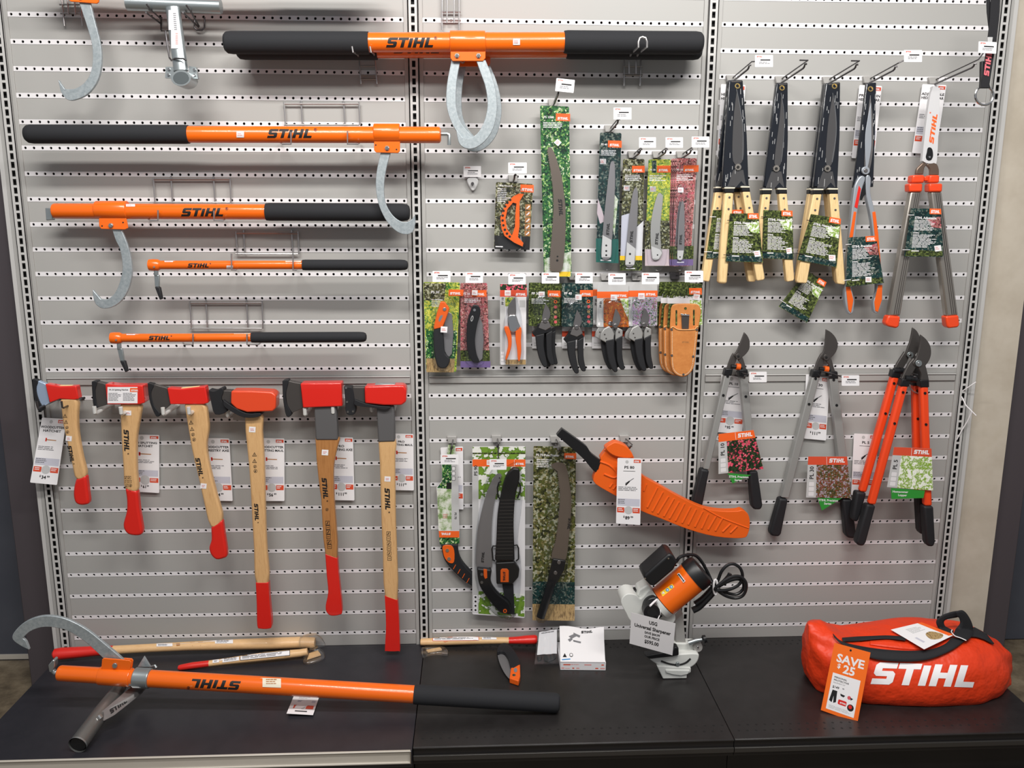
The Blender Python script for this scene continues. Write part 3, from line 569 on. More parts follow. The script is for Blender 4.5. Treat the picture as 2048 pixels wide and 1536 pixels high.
def axe(name, label, head, blade, guard, handle, grip, dm, th_head, logo=None, wedge=None, strap=None, collar=None, sticker=None, wd='wood', hd='red', symbols=(), smallnum=None, headsticker=None, bev=.3, gname='blade_guard', hbevel=.12, bl='steel'):
    t = thing(name, label, 'axe', W(handle[0][0], handle[0][1], dm))
    a = th_head/2
    s = MB(); s.prism(sm(head, 3, range(len(head))), dm-a, dm+a, M[hd]); ho = s.build('head', t, bevel=hbevel, seg=3); hh = dm+a
    s = MB(); s.prism(sm(blade, 4, (0, 1, 2, 3)), dm-a*.55, dm+a*.55, M[bl]); s.build('cutting_blade', t, bevel=.05)
    s = MB(); s.prism(sm(guard, 3, (0,)), dm-a*.62, dm+a*.66, M['rubber']); g = s.build(gname, t, bevel=.06)
    if strap: s = MB(); s.prism(sm(strap, 3, (0,)), dm-a*1.02, dm+a*1.04, M['rubber']); s.build('guard_strap', t, bevel=.04)
    s = MB(); s.prism(sm(handle, 3, (0, len(handle)-1)), dm-.5, dm+.5, M[wd]); hb = s.build('handle', t, bevel=bev, seg=4, ang=40)
    hf = pf(dm+.51)
    s = MB(); s.prism(sm(grip, 3, (0, 1)), dm-.53, dm+.53, M['redg']); s.build('painted_grip', t, bevel=bev, seg=4, ang=40)
    if collar: s = MB(); s.prism(collar, dm-.62, dm+.62, M['grey']); s.build('collar_sleeve', t, bevel=.2, seg=4)
    if wedge: s = MB(); s.prism(wedge, dm-a*.5, dm+a*.4, M['zinc' if collar else 'woodl']); s.build('wedge', t, bevel=.04)
    if logo:
        s = MB(); u, v, h, ang = logo; s.ink(hf, LOGO, M['blk'], u, v, h, ang=ang)
        c, s_ = math.cos(math.radians(ang)), math.sin(math.radians(ang))
        s.text(hf, '®', M['blk'], u+h*(4.6*c+.6*s_), v-h*(.6*c-4.6*s_), h*.3, ang=ang); s.build('logo_print', t, keep=True)
    if symbols:
        s = MB()
        for k, x, y, z, ang in symbols:
            c, s_ = math.cos(math.radians(ang)), math.sin(math.radians(ang))
            def loc(u, v): return (x+z*(u*c-v*s_), y+z*(u*s_+v*c))
            def ring(P, Q): 
                n = len(P)
                for i in range(n): s.face(hf, [loc(*P[i]), loc(*P[(i+1) % n]), loc(*Q[(i+1) % n]), loc(*Q[i])], M['blk'], .015)
            if k == 'tri': ring([(-1, .8), (1, .8), (0, -1)], [(-.72, .63), (.72, .63), (0, -.62)]); s.face(hf, [loc(-.12, .45), loc(.12, .45), loc(.1, -.2), loc(-.1, -.2)], M['blk'], .015)
            elif k == 'sq': ring([(-1, -1), (1, -1), (1, 1), (-1, 1)], [(-.82, -.82), (.82, -.82), (.82, .82), (-.82, .82)]); s.face(hf, [loc(-.6, .6), loc(.1, -.6), loc(.4, -.3), loc(-.2, .6)], M['blk'], .015)
            elif k == 'line': ring([(-1, -1), (1, -1), (1, 1), (-1, 1)], [(-.82, -.82), (.82, -.82), (.82, .82), (-.82, .82)]); s.face(hf, [loc(-.6, -.1), loc(.6, -.1), loc(.6, .1), loc(-.6, .1)], M['blk'], .015)
            else: ring(ell(0, 0, 1, n=12), ell(0, 0, .8, n=12)); s.face(hf, [loc(-.5, .5), loc(-.1, -.5), loc(.4, -.1), loc(.1, .5)], M['blk'], .015)
        s.build('printed_symbols', t, keep=True)
    if sticker:
        x, y, z, an = sticker; s = MB(); c, s_ = math.cos(math.radians(an))*z, math.sin(math.radians(an))*z
        P = [(x+u*c-v*s_, y+u*s_+v*c*.85) for u, v in ((-1, -1), (1, -1), (1, 1), (-1, 1))]; s.face(hf, P, M['white'], .02)
        s.lines(pf(dm+.54), x-z*.6, y-z*.3, x+z*.6, y+z*.6, 2, M['pinkish']); s.build('price_sticker', t, keep=True)
    return t, ho, hh
axe('hatchet', 'small woodcutter hatchet with bent handle, leftmost of the hanging axes',
 [(90, 768), (120, 773), (152, 772), (157, 798), (148, 800), (120, 798), (99, 806)], [(74, 761), (91, 768), (99, 806), (85, 815), (78, 800), (73, 782)],
 [(64, 758), (76, 762), (72, 780), (78, 800), (86, 815), (84, 822), (75, 820), (67, 792)],
 [(119, 798), (152, 798), (153, 835), (155, 870), (163, 915), (171, 953), (151, 959), (143, 930), (134, 890), (125, 850)],
 [(151, 958), (171, 951), (175, 985), (177, 1005), (172, 1010), (160, 1011), (150, 1006), (146, 992), (147, 975)], 3.4, 1.1, (134.5, 891.5, 8, 79), [(118, 771), (144, 771), (144, 774), (118, 776)],
 sticker=(137.5, 877, 6, 5), symbols=[('tri', 130, 832, 4.2, 0), ('tri', 132, 844, 4.2, 0), ('o', 134, 855, 3, 0), ('o', 135, 864, 3, 0)], bl='polished')
t, ho, hh = axe('hatchet', 'splitting hatchet with a white text label on its red cheek, second axe from the left',
 [(210, 768), (236, 771), (285, 771), (289, 806), (279, 809), (214, 809)], [(194, 764), (211, 768), (215, 809), (197, 815), (193, 806), (190, 782)],
 [(183, 763), (194, 764), (190.5, 781), (193, 807), (197, 815), (187, 813), (184, 785)],
 [(239, 808), (279, 808), (279, 832), (275, 855), (271.5, 884), (272, 945), (274, 983), (249, 977), (246, 945), (242, 883)],
 [(249, 976), (274, 982), (276, 1003), (278, 1022), (282, 1047), (284, 1066), (276, 1072), (257, 1070), (247.5, 1060), (246, 1047), (252, 1024), (252.5, 1000)], 3.6, 1.7, (247, 859, 10.3, 88), [(236, 770), (272, 770), (272, 773), (236, 773)],
 sticker=(257, 826, 5.5, 0), symbols=[('sq', 252, 955, 3, 0), ('sq', 259, 955, 3, 0), ('line', 253, 963, 3, 0), ('line', 260, 963, 3, 0), ('sq', 254, 971, 3, 0), ('o', 261, 971, 3, 0), ('o', 259, 985, 4, 0), ('o', 261, 993, 4, 0)])
q = MB(); f = pf(hh+.005); q.rect(f, 215, 774, 275, 806.5, M['white'], .0); q.rect(f, 260, 776, 275, 784, M['orange3'], .01); q.ink(f, LOGO, M['white'], 262, 782.5, 3.4, eps=.02)
q.text(f, 'PA 20 Splitting Hatchet', M['blk'], 218, 781, 3.2, sx=.92); q.lines(f, 217, 786, 243, 803, 6, M['gprint']); q.lines(f, 246, 786, 272, 803, 6, M['gprint']); q.build('cheek_label', ho, keep=True)
axe('felling_axe', 'forestry axe with long S-curved handle, third axe from the left',
 [(334, 776), (363, 778), (410, 773), (416, 806), (407, 809), (340, 809)], [(307, 769), (334, 776), (341, 809), (319, 828), (308, 812), (302, 788)],
 [(295, 766), (308, 770), (302, 787), (308, 811), (320, 828), (312, 833), (300, 806), (296, 782)],
 [(368, 808), (407, 808), (415, 840), (416, 863), (412, 894), (419, 938), (432, 990), (444, 1040), (421, 1055), (406, 1000), (399, 968), (384, 904), (375, 853)],
 [(421, 1054), (444, 1040), (449, 1075), (453.5, 1110), (447, 1117.5), (432, 1120), (421, 1110), (417.5, 1096), (422, 1080)], 3.6, 1.3, (390.3, 916, 8.8, 78), [(362, 776), (398, 773), (398, 776), (362, 779)],
 sticker=(407, 972, 6, 5), symbols=[('tri', 382, 845, 4.5, -5), ('tri', 384, 858, 4.5, -5), ('o', 386, 869, 3.4, -5), ('o', 388, 879, 3.6, -5)])
axe('splitting_maul', 'splitting maul with orange block head and black edge cover, fourth from the left',
 [(462, 782), (502, 782), (543, 784), (552, 791), (551, 817), (545, 823), (494, 825), (473, 818), (461, 807)], [(441, 781), (463, 782), (462, 808), (444, 800)],
 [(417, 780), (430, 782), (443, 776), (447, 783), (443, 800), (455, 822), (430, 829), (421, 800)],
 [(489, 832), (523, 830), (523.5, 863), (527.5, 924), (530.5, 1047), (533, 1100), (536.5, 1166), (511, 1167), (507, 1100), (504, 1047), (498, 945), (490, 863)],
 [(511, 1165), (536.5, 1165), (539, 1205), (543, 1250), (538, 1258), (520, 1258), (514, 1252), (513, 1210)], 3.2, 2.2, (508, 1007, 8.1, 87), ell(502, 784, 16, 4, 16), hd='redo',
 strap=[(446, 800), (462, 811), (492, 827), (520, 827), (516, 834), (488, 835), (462, 823), (448, 812)], sticker=(504.5, 859, 6.5, 3), symbols=[('tri', 509, 909, 4.5, 0), ('tri', 509, 922, 4.5, 0), ('o', 510, 933, 3.2, 0), ('o', 511, 942, 3.6, 0)], hbevel=.3)
axe('splitting_axe', 'splitting axe with wide red cheek and grey sleeve over brown handle, fifth from the left',
 [(600.5, 767), (682.5, 766), (684.5, 813), (605.5, 816)], [(576, 762), (601, 767), (606, 816), (584, 826), (574, 808), (572, 782)],
 [(564.5, 762), (577, 761), (571.5, 787), (573.5, 808), (583, 828), (573, 833), (566, 800)],
 [(630, 875), (676, 875), (674, 897), (667, 935), (668, 1000), (674.5, 1116), (650, 1108), (642, 1000), (639, 980), (633, 925)],
 [(650, 1107.5), (674.5, 1116), (677, 1150), (684, 1220), (679.5, 1230), (662, 1232), (653, 1225), (651, 1212), (656, 1185), (653, 1150)], 3.3, 1.9, (643, 955.5, 10, 85), [(623, 765), (670, 765), (670, 769), (623, 769)],
 collar=[(628, 812), (672, 812), (676, 880.5), (631, 880.5)], wd='woodd', sticker=(650, 905, 6.5, 3), symbols=[('o', 654, 1019, 3, 0), ('sq', 655, 1046, 4.3, 0), ('line', 656, 1055, 4.3, 0), ('sq', 656.5, 1064, 4.3, 0), ('line', 657, 1073, 4.3, 0), ('sq', 658, 1084, 4.3, 0), ('line', 659, 1093, 4.3, 0)], hbevel=.15)
t, ho, hh = axe('splitting_maul', 'splitting maul with riveted black edge cover and grey sleeve, rightmost of the hanging axes',
 [(728.7, 773), (785, 771), (807, 771), (813, 779), (812, 804), (803, 811), (768, 811), (729.7, 807)], [(705, 775), (729, 775), (730, 808), (709, 802)],
 [(687.6, 772.8), (697, 774), (705, 777), (709, 800), (710, 827), (693, 828), (690, 800)],
 [(756, 878), (790, 878), (790, 915), (790, 945), (791.5, 1047), (795, 1202), (769.5, 1193), (765, 1100), (762.5, 1047), (759, 925)],
 [(769.5, 1192), (795, 1201), (797, 1225), (799.5, 1296), (797, 1302), (773, 1302), (770, 1297), (772, 1250)], 2.9, 2.1, (769, 976, 10.3, 88), [(750, 768), (790, 768), (790, 773), (750, 773)],
 collar=[(753, 812), (788, 812), (790, 883.6), (756, 884.6)], strap=[(709, 799), (730, 807), (758, 812), (782, 814), (769, 820), (750, 816), (711, 811)], sticker=(775, 958, 6, 3),
 symbols=[('sq', 777, 1067, 4, 0), ('line', 777, 1077, 4, 0), ('sq', 778, 1087, 4, 0), ('line', 778, 1097, 4, 0), ('sq', 778.5, 1107, 4, 0), ('line', 779, 1117, 4, 0)], hbevel=.3)
for x, y in ((692, 776), (694, 804), (695.5, 824), (706, 823)):
    q = MB(); q.disc(x, y, 2.2, hh-.5, hh-.3, M['chrome'], 10); q.build('cover_rivet', [c for c in t.children if c.name.startswith('blade_guard')][0])

# ================================================================ shelf price cards
def price_card(label, corners, d, title, price, picture='axe', clip='r', pcolor='red'):
    f = QF(*corners, d); t = thing('price_card', label, 'price card', f(f.w/2, f.h/2, 0), 'white price cards hanging beside the tools')
    w, h = f.w, f.h; s = MB(); s.slab(f, w, h, M['white'], .03, 2)
    s.rect(f, w*.68, h*.02, w*.97, h*.068, M['brick']); s.ink(f, LOGO, M['white'], w*.71, h*.06, h*.026, eps=.016, sx=min(1, w*.2/(h*.026*4.2)))
    s.face(f, ell(w*.4, h*.055, w*.07, n=12), M['lgrey'])
    for i, ln in enumerate(title):
        sh = text2d(ln, .03); hh_ = h*.036 if len(title) > 1 else h*.04; sx = min(1.25, w*.94/(width(sh)*hh_)); s.ink(f, sh, M['blk'], w/2, h*(.155+.055*i), hh_, align='c', sx=sx)
    if len(title) == 1: s.rect(f, w*.25, h*.19, w*.75, h*.197, M['blk'])
    cx, cy = w*.5, h*.33
    if picture == 'axe':
        s.face(f, [(cx-w*.2, cy-1), (cx+w*.22, cy-.3), (cx+w*.22, cy+1.4), (cx-w*.2, cy+1)], M['woodd']); s.face(f, [(cx-w*.21, cy-3.5), (cx-w*.15, cy-3.5), (cx-w*.15, cy+3.5), (cx-w*.21, cy+3.5)], M['red'])
    else:
        s.face(f, [(cx-w*.16, cy+6), (cx+w*.2, cy-5), (cx+w*.2, cy-3.5), (cx-w*.14, cy+8)], M['gprint']); s.face(f, [(cx-w*.16, cy+9), (cx, cy+1), (cx+2, cy+2.5), (cx-w*.12, cy+11)], M['blk'])
    s.lines(f, w*.06, h*.43, w*.92, h*.5, 3, M['gprint'])
    s.rect(f, w*.04, h*.61, w*.96, h*.72, M['lilac']); s.lines(f, w*.06, h*.62, w*.5, h*.7, 3, M['gprint'], .014)
    s.rect(f, w*.03, h*.745, w*.33, h*.825, M['brick']); s.rect(f, w*.67, h*.745, w*.97, h*.825, M['brick'])
    s.face(f, ell(w*.5, h*.785, w*.17, n=18), M['lgrey'], .008); s.lines(f, w*.08, h*.76, w*.3, h*.81, 2, M['white'], .014); s.lines(f, w*.7, h*.76, w*.92, h*.81, 2, M['white'], .014)
    if price:
        dl, ct = price; hh_ = h*.05; sd, sp, sc = text2d('$', .03), text2d(dl, .035), text2d(ct, .03)
        tw = width(sd)*hh_*.6+width(sp)*hh_+width(sc)*hh_*.6+3; u = w/2-tw/2
        s.ink(f, sd, M['blk'], u, h*.9, hh_*.6); u += width(sd)*hh_*.6+1; s.ink(f, sp, M['blk'], u, h*.925, hh_); u += width(sp)*hh_+1.5
        if ct: s.ink(f, sc, M['blk'], u, h*.902, hh_*.6)
    s.build('printed_sheet', t, keep=True)
    return t
price_card('price card reading 34.99 beside the leftmost small hatchet', ((84, 835), (133, 838), (114, 970), (60, 965)), [.6, .6, 1.8, 1.8], ['WOODCUTTER', 'HATCHET'], ('34', '99'))
price_card('price card reading 61.99 beside the splitting hatchet', ((260, 869), (318.5, 870), (318.5, 986), (262, 983)), .5, ['PRO SPLITTING', 'HATCHET'], ('61', '99'))
price_card('price card reading 44.99 beside the forestry axe', ((403, 876), (458.6, 877), (465.5, 1002), (412, 1001)), .5, ['WOODCUTTER', 'FORESTRY AXE'], ('44', '99'))
price_card('price card reading 56.99 between the orange maul and the brown-handled axe', ((515, 876), (568.7, 877), (569, 1002), (519, 1002)), .5, ['WOODCUTTER', 'SPLITTING MAUL'], ('56', '99'))
price_card('price card reading 111.99 beside the brown-handled splitting axe', ((655, 874), (706, 875), (709, 1001), (658, 1000)), .5, ['PRO', 'SPLITTING AXE'], ('111', '99'))
price_card('price card reading 111.99 beside the rightmost maul', ((777, 867), (827, 868), (827.7, 981), (780, 980)), .5, ['PRO', 'SPLITTING MAUL'], ('111', '99'))
price_card('price card half hidden behind the leftmost hedge shears', ((1442, 168), (1491, 170), (1482, 318), (1434, 314)), .5, ['HEAVY DUTY', 'HEDGE SHEAR'], None, 'tool')
price_card('price card behind the orange-armed precision hedge shears', ((1719, 170), (1764, 172), (1748, 318), (1703, 316)), .5, ['PRECISION', 'HEDGE SHEAR'], None, 'tool')
price_card('price card behind the adjustable hedge shears, bearing an 8', ((1845, 168), (1893, 170), (1871, 309), (1824, 306)), .5, ['ADJUSTABLE', 'HEDGE SHEAR'], ('8', ''), 'tool')
price_card('price card reading 95.99 behind the small loppers', ((1443, 749), (1495, 755), (1484, 868), (1431, 864)), .4, ['PL 10'], ('95', '99'), 'tool')
price_card('price card reading 111.99 behind the long grey loppers', ((1612, 749), (1660, 755), (1652, 881), (1608, 877)), .4, ['PL 30'], ('111', '99'), 'tool')
price_card('price card behind the orange-armed loppers', ((1708, 867), (1756, 869), (1750, 992), (1702, 990)), .4, ['PL 5'], ('5', ''), 'tool')
price_card('narrow price card behind the hanging pruning saw in its green sleeve', ((881, 895), (926, 893), (927, 1019), (888, 1017)), .35, ['PS 70'], None, 'tool')

# ================================================================ single hooks with little shelf labels
def label_hook(label, base, L, lab=None, prong=True, tilt=0, open_wire=False, dark=False):
    bx, by = base; t = thing('label_hook', label, 'display hook', W(bx, by, 0), 'single display hooks with small labels')
    wm = M['dwire']
    s = MB(); s.prism([(bx-10, by-6), (bx+9, by-6), (bx+9, by+8), (bx-8, by+8)], 0, .55, M['rail'] if not dark else wm); s.build('clip', t, bevel=.06)
    a = W(bx+2, by, .3); e = a+Vector((0, -L*IN, .09*L*IN))
    q = MB()
    if open_wire: q.tube([a, e, e+Vector((-.95*IN, 0, 0))], .085, wm, 8)
    elif lab:
        c = W(lab[0], lab[1], L+.3); q.tube([a, e, Vector((c.x, e.y, c.z))], .075, wm, 8)
    else: q.tube([a, e], .08, wm, 8)
    q.build('label_arm', t)
    if prong:
        a = W(bx, by+9, .3); e = a+Vector((0, -(L-1)*IN, .07*L*IN))
        q = MB(); q.tube([a, e, e+Vector((0, -.3*IN, .12*IN)), e+Vector((0, -.45*IN, .35*IN)), e+Vector((.2*IN, -.55*IN, .38*IN))], .11, wm, 8); q.build('prong', t)
    if lab:
        x, y = lab[0], lab[1]; w_, h_ = (lab[2], lab[3]) if len(lab) > 2 else (36, 24)
        d = L+.38; tt = math.radians(tilt)
        def R(u, v): return (x+u*math.cos(tt)-v*math.sin(tt), y+u*math.sin(tt)+v*math.cos(tt))
        f = QF(R(-w_/2, -h_/2), R(w_/2, -h_/2), R(w_/2, h_/2), R(-w_/2, h_/2), d)
        s = MB(); s.slab(f, f.w, f.h, M['white'], .05, 1.2)
        s.ink(f, LOGO, M['brick'], 3.5, 4.6, 2.6); s.rect(f, w_*.3, h_*.36, w_*.85, h_*.47, M['blk']); s.lines(f, w_*.22, h_*.56, w_*.9, h_*.8, 2, M['gprint'])
        s.build('shelf_label', t, keep=True)
    return t
label_hook('labelled hook holding the long saw blade card, its label tilted', (1106, 204), 7, (1130, 171, 37, 26), tilt=6)
label_hook('labelled hook above the teal replacement blade card', (1219, 256), 6.6, (1245, 227))
label_hook('labelled hook above the dark brown replacement blade card', (1266, 308), 5, (1295, 285, 34, 21))
label_hook('labelled hook above the yellow flowered blade card', (1315, 308), 5, (1348.5, 285, 35, 21))
label_hook('labelled hook above the pink flowered blade cards', (1363, 308), 5, (1401, 284, 35, 22))
label_hook('labelled hook above the orange D-shaped handle card', (1026, 356), 4.4, (1035, 336, 37, 22))
label_hook('labelled hook above the orange folding saw card', (886, 549), 4, (883, 553, 36, 22), prong=False)
label_hook('labelled hook above the black folding saw card', (947, 550), 4, (948.5, 555, 35, 22), prong=False)
label_hook('labelled hook above the orange-handled pruner', (1031, 552), 4.5, (1034, 558, 35, 22), prong=False)
label_hook('labelled hook above the green-leafed pruner card', (1092, 551), 4.5, (1101, 556, 35, 22), prong=False)
label_hook('labelled hook above the dark teal pruner card', (1147, 552), 5, (1168, 556, 35, 22), prong=False)
label_hook('labelled hook above the orange flower pruner card', (1211, 553), 5.4, (1234, 558, 35, 23), prong=False)
label_hook('labelled hook above the lilac flower pruner card', (1273, 553), 5.4, (1301, 557, 35, 23), prong=False)
label_hook('dark wire hook with a grey barcode label above the leather holsters', (1350, 551), 5, (1388, 553, 37, 23), prong=False, dark=True)
label_hook('labelled hook holding the leftmost hedge shears', (1463, 156), 7, (1528, 122, 36, 24))
label_hook('hook with bare bent wire holding the second hedge shears', (1561, 158), 8, open_wire=True)
label_hook('hook with bare bent wire holding the third hedge shears', (1656, 159), 8, open_wire=True)
label_hook('labelled hook holding the precision hedge shears', (1737, 158), 7, (1826, 112, 36, 24))
label_hook('labelled hook holding the adjustable hedge shears, label overlapping the black strap', (1868, 160), 8.8, (1975, 95, 36, 23), tilt=3)
label_hook('labelled hook holding the small loppers', (1470, 742), 4.4, (1516, 754, 35, 21))
label_hook('labelled hook holding the long grey loppers', (1630, 740), 5, (1701, 761, 35, 21))
label_hook('hook holding the two orange-armed loppers', (1792, 742), 5)
label_hook('labelled hook holding the green-sleeved pruning saw', (904, 879), 5, (899, 919, 36, 20))
label_hook('labelled hook holding the white pruning saw and holster card', (993, 877), 4.2, (996, 929, 34, 21))
label_hook('hook with bare bent wire above the brown pole saw blade card', (1110, 878), 6, open_wire=True)
label_hook('hook through the orange saw holster on the lower wall', (1249, 877), 4.6)
t = thing('clip_hook', 'small clear knob hook with a label, hanging alone left of the D-shaped handle card', 'display hook', W(944, 365, 0))
s = MB(); s.prism(sm([(937, 356), (952, 356), (957, 364), (951, 378), (945, 382), (940, 376), (934, 363)], 3), 0, .6, M['lgrey']); s.build('clip', t, bevel=.12)
s = MB(); s.disc(945, 367, 3, .6, 1.2, M['dwire']); s.build('screw', t)
f = QF((927, 332), (962, 332), (962, 354), (927, 354), .7); s = MB(); s.slab(f, f.w, f.h, M['white'], .05, 1); s.ink(f, LOGO, M['brick'], 3, 4.6, 2.6); s.rect(f, 9, 8.5, 29, 10.5, M['blk']); s.lines(f, 8, 12.5, 31, 18, 2, M['gprint']); s.build('shelf_label', t, keep=True)

# ================================================================ carded goods
def card(name, label, cat, corners, d, bg, cmds, group='carded garden tools', radius=3, part='backing_card', th=.05):
    f = QF(*corners, d); TL, BL = corners[0], corners[3]
    t = thing(name, label, cat, f(f.w/2, f.h/2, 0), group)
    def L(x, y): v = y-TL[1]; return (x-lerp(TL[0], BL[0], v/f.h), v)
    s = MB(); s.slab(f, f.w, f.h, M[bg], th, radius)
    e = .006
    for c in cmds:
        k = c[0]; e += .0015
        if k == 'r': s.face(f, [L(c[1], c[2]), L(c[3], c[2]), L(c[3], c[4]), L(c[1], c[4])], M[c[5]], e)
        elif k == 'p': s.face(f, [L(*p) for p in c[1]], M[c[2]], e)
        elif k == 'logo': s.ink(f, LOGO, M[c[4] if len(c) > 4 else 'white'], *L(c[1], c[2]), c[3], ang=c[5] if len(c) > 5 else 0, eps=e+.006)
        elif k == 't': s.text(f, c[1], M[c[5]], *L(c[2], c[3]), c[4], ang=c[6] if len(c) > 6 else 0, eps=e+.006)
        elif k == 'l': a, b = L(c[1], c[2]), L(c[3], c[4]); s.lines(f, a[0], a[1], b[0], b[1], c[5], M[c[6]], e+.006)
    s.build(part, t, keep=True)
    return t, f, L
def pp(t, name, pts, d0, d1, m, bevel=.04, k=3, sharp=None, label=None, seg=2):
    s = MB(); s.prism(sm(pts, k, range(len(pts)) if sharp is None else sharp) if k else pts, d0, d1, M[m]); return s.build(name, t, bevel=bevel, seg=seg, label=label)
def sawblade(t, name, plain, toothed, d, m, pitch, amp, logo=None, holes=(), sidecut=None):
    """plain edge (smooth) then toothed edge; both run so that the outline closes"""
    s = MB(); s.prism(sm(plain, 4, (0, len(plain)-1), False)+teeth(sm(toothed, 5, (), False), pitch, amp), d, d+.07, M[m])
    f = pf(d+.075)
    if logo: s.ink(f, LOGO, M['blk'], logo[0], logo[1], logo[2], ang=logo[3])
    for x, y, r in holes: s.face(f, ell(x, y, r, n=12), M['dark'], .01)
    if sidecut: s.face(f, sidecut, M['lgrey'], .008)
    return s.build(name, t, keep=False)
def blister(t, pts, d0, d1, name='clear_blister', k=3):
    s = MB(); s.prism(sm(pts, k), d0, d1, M['clear']); o = s.build(name, t, bevel=.12, seg=3); return o
def sticker(t, x, y, z, d, an=0):
    s = MB(); c, s_ = math.cos(math.radians(an))*z, math.sin(math.radians(an))*z
    s.face(pf(d), [(x+u*c-v*s_, y+u*s_+v*c*.9) for u, v in ((-1, -1), (1, -1), (1, 1), (-1, 1))], M['white'], .0); s.lines(pf(d+.01), x-z*.7, y-z*.3, x+z*.7, y+z*.6, 2, M['pinkish']); s.build('price_sticker', t, keep=True)
D = 1.6
t, f, L = card('saw_blade_card', 'tallest green leafy card with a long bronze curved saw blade', 'saw blade', ((1080, 211), (1138, 213), (1143, 554), (1088, 554)), D, 'f_bright',
 [('r', 1111, 225, 1139, 239.5, 'orange3'), ('logo', 1114, 237, 5), ('t', 'PS 1000', 1087, 235, 4.5, 'white'), ('l', 1086, 243, 1128, 255, 4, 'white'), ('p', [(1089, 515), (1143, 500), (1143, 552), (1089, 552)], 'f_sky'), ('r', 1118, 542, 1142, 552, 'yellow')])
sawblade(t, 'curved_blade', [(1101, 542), (1122, 542), (1128, 514), (1131, 464), (1131, 417), (1128, 388), (1123, 353), (1113, 318), (1103.5, 296), (1096, 295)], [(1095.5, 300), (1099, 323), (1104, 353), (1108, 402), (1106, 452), (1101, 514), (1101, 540)], D+.25, 'bladed', 3.6, 2.2, (1116, 398, 8, 86), [(1115, 513, 1.8), (1114.5, 521, 2.4)])
blister(t, [(1088, 285), (1125, 285), (1137, 380), (1138, 545), (1092, 545)], D+.02, D+.5)
sticker(t, 1115.5, 285, 5.5, D+.55, 40)
t, f, L = card('saw_blade_card', 'teal card with a straight grey replacement saw blade', 'saw blade', ((1200, 265), (1243, 266), (1235, 526), (1192, 524)), D, 'f_dark',
 [('r', 1216, 280, 1243.5, 293.5, 'orange3'), ('logo', 1219, 291, 4.6), ('t', 'PS 40', 1202, 290, 4, 'white'), ('l', 1202, 299, 1235, 311, 4, 'white'), ('r', 1192, 476, 1237, 525, 'teal'), ('p', [(1196, 395), (1211, 440), (1200, 446), (1194, 425)], 'pink'), ('p', [(1225, 380), (1236, 396), (1229, 470), (1222, 440)], 'f_sky'), ('r', 1201, 519, 1222, 521.5, 'white')])
sawblade(t, 'straight_blade', [(1223.5, 478), (1221.5, 514.5), (1203, 514.5), (1205.3, 468), (1210.4, 411), (1217.4, 351), (1221.5, 325.7), (1227, 321.5)], [(1229, 328), (1229.5, 360), (1228.5, 391), (1226, 440), (1223.5, 478)], D+.2, 'blade', 2.6, -1.6, (1218, 471, 5.8, -86), [(1212.5, 491, 2), (1212.5, 502, 2), (1212.5, 510.5, 2)], [(1205, 470), (1223, 480), (1221.4, 514.4), (1203.1, 514.4)])
blister(t, [(1198, 315), (1238, 315), (1232, 518), (1197, 518)], D+.02, D+.4); sticker(t, 1206, 323, 6, D+.02)
t, f, L = card('saw_blade_card', 'dark brown tree card with a grey saw blade over a yellow strip', 'saw blade', ((1246, 318), (1289, 318), (1283, 541), (1240, 541)), D, 'f_brown',
 [('r', 1264, 331.3, 1289.5, 344.5, 'orange3'), ('logo', 1266.5, 342.3, 4.4), ('t', 'PS 60', 1249, 341, 3.6, 'white'), ('l', 1250, 349, 1283, 362, 4, 'white'), ('p', [(1243, 430), (1259, 425), (1251, 512), (1241, 512)], 'lilac'), ('p', [(1271, 455), (1287, 440), (1284, 512), (1269, 512)], 'white2'), ('r', 1240, 511, 1284, 520, 'yellow'), ('r', 1240, 520, 1284, 541, 'f_hedge'), ('r', 1252, 536, 1270, 538, 'white')])
sawblade(t, 'straight_blade', [(1271, 496), (1268.5, 529.6), (1250.7, 529.6), (1253.8, 482), (1258.8, 431.7), (1264, 395), (1268, 379), (1273.5, 374)], [(1275, 382), (1274.5, 420), (1273, 460), (1271, 496)], D+.2, 'blade', 2.6, -1.6, (1265, 486, 5.8, -86), [(1260, 508, 2.2), (1259.5, 526, 1.8)], [(1254, 484), (1270.8, 497), (1268.5, 529.5), (1250.8, 529.5)])
blister(t, [(1249, 368), (1285, 368), (1280, 535), (1245, 535)], D+.02, D+.4); sticker(t, 1253.5, 376, 6, D+.02)
t, f, L = card('saw_blade_card', 'green and yellow flowered card with a broad grey saw blade', 'saw blade', ((1297, 319), (1342, 318.5), (1336, 532), (1290, 532)), D, 'f_yellow',
 [('r', 1314, 331.3, 1342, 345, 'orange3'), ('logo', 1317, 342.5, 4.6), ('r', 1304, 321, 1313, 345, 'f_dark'), ('t', 'PS 30', 1300, 341, 3.6, 'white'), ('l', 1299, 350, 1335, 363, 4, 'white'), ('r', 1290, 440, 1339, 500, 'f_brown'), ('r', 1290, 498, 1338, 532, 'pink')])
sawblade(t, 'broad_blade', [(1321.4, 494), (1324.4, 506), (1317.4, 518.5), (1305, 517.5), (1302, 492), (1301, 462), (1304, 431.7), (1310, 405), (1316, 388), (1321, 386)], [(1325, 390), (1324.4, 403), (1321.4, 432), (1319.4, 462), (1321.4, 494)], D+.2, 'aluc', 2.8, -1.8, (1315.5, 490, 5.8, -85), [(1315, 510, 1.6)], [(1302.2, 492), (1320, 499), (1324, 506), (1317, 518), (1305.2, 517)])
blister(t, [(1299, 375), (1336, 375), (1333, 526), (1295, 526)], D+.02, D+.4); sticker(t, 1306, 378, 6, D+.02)
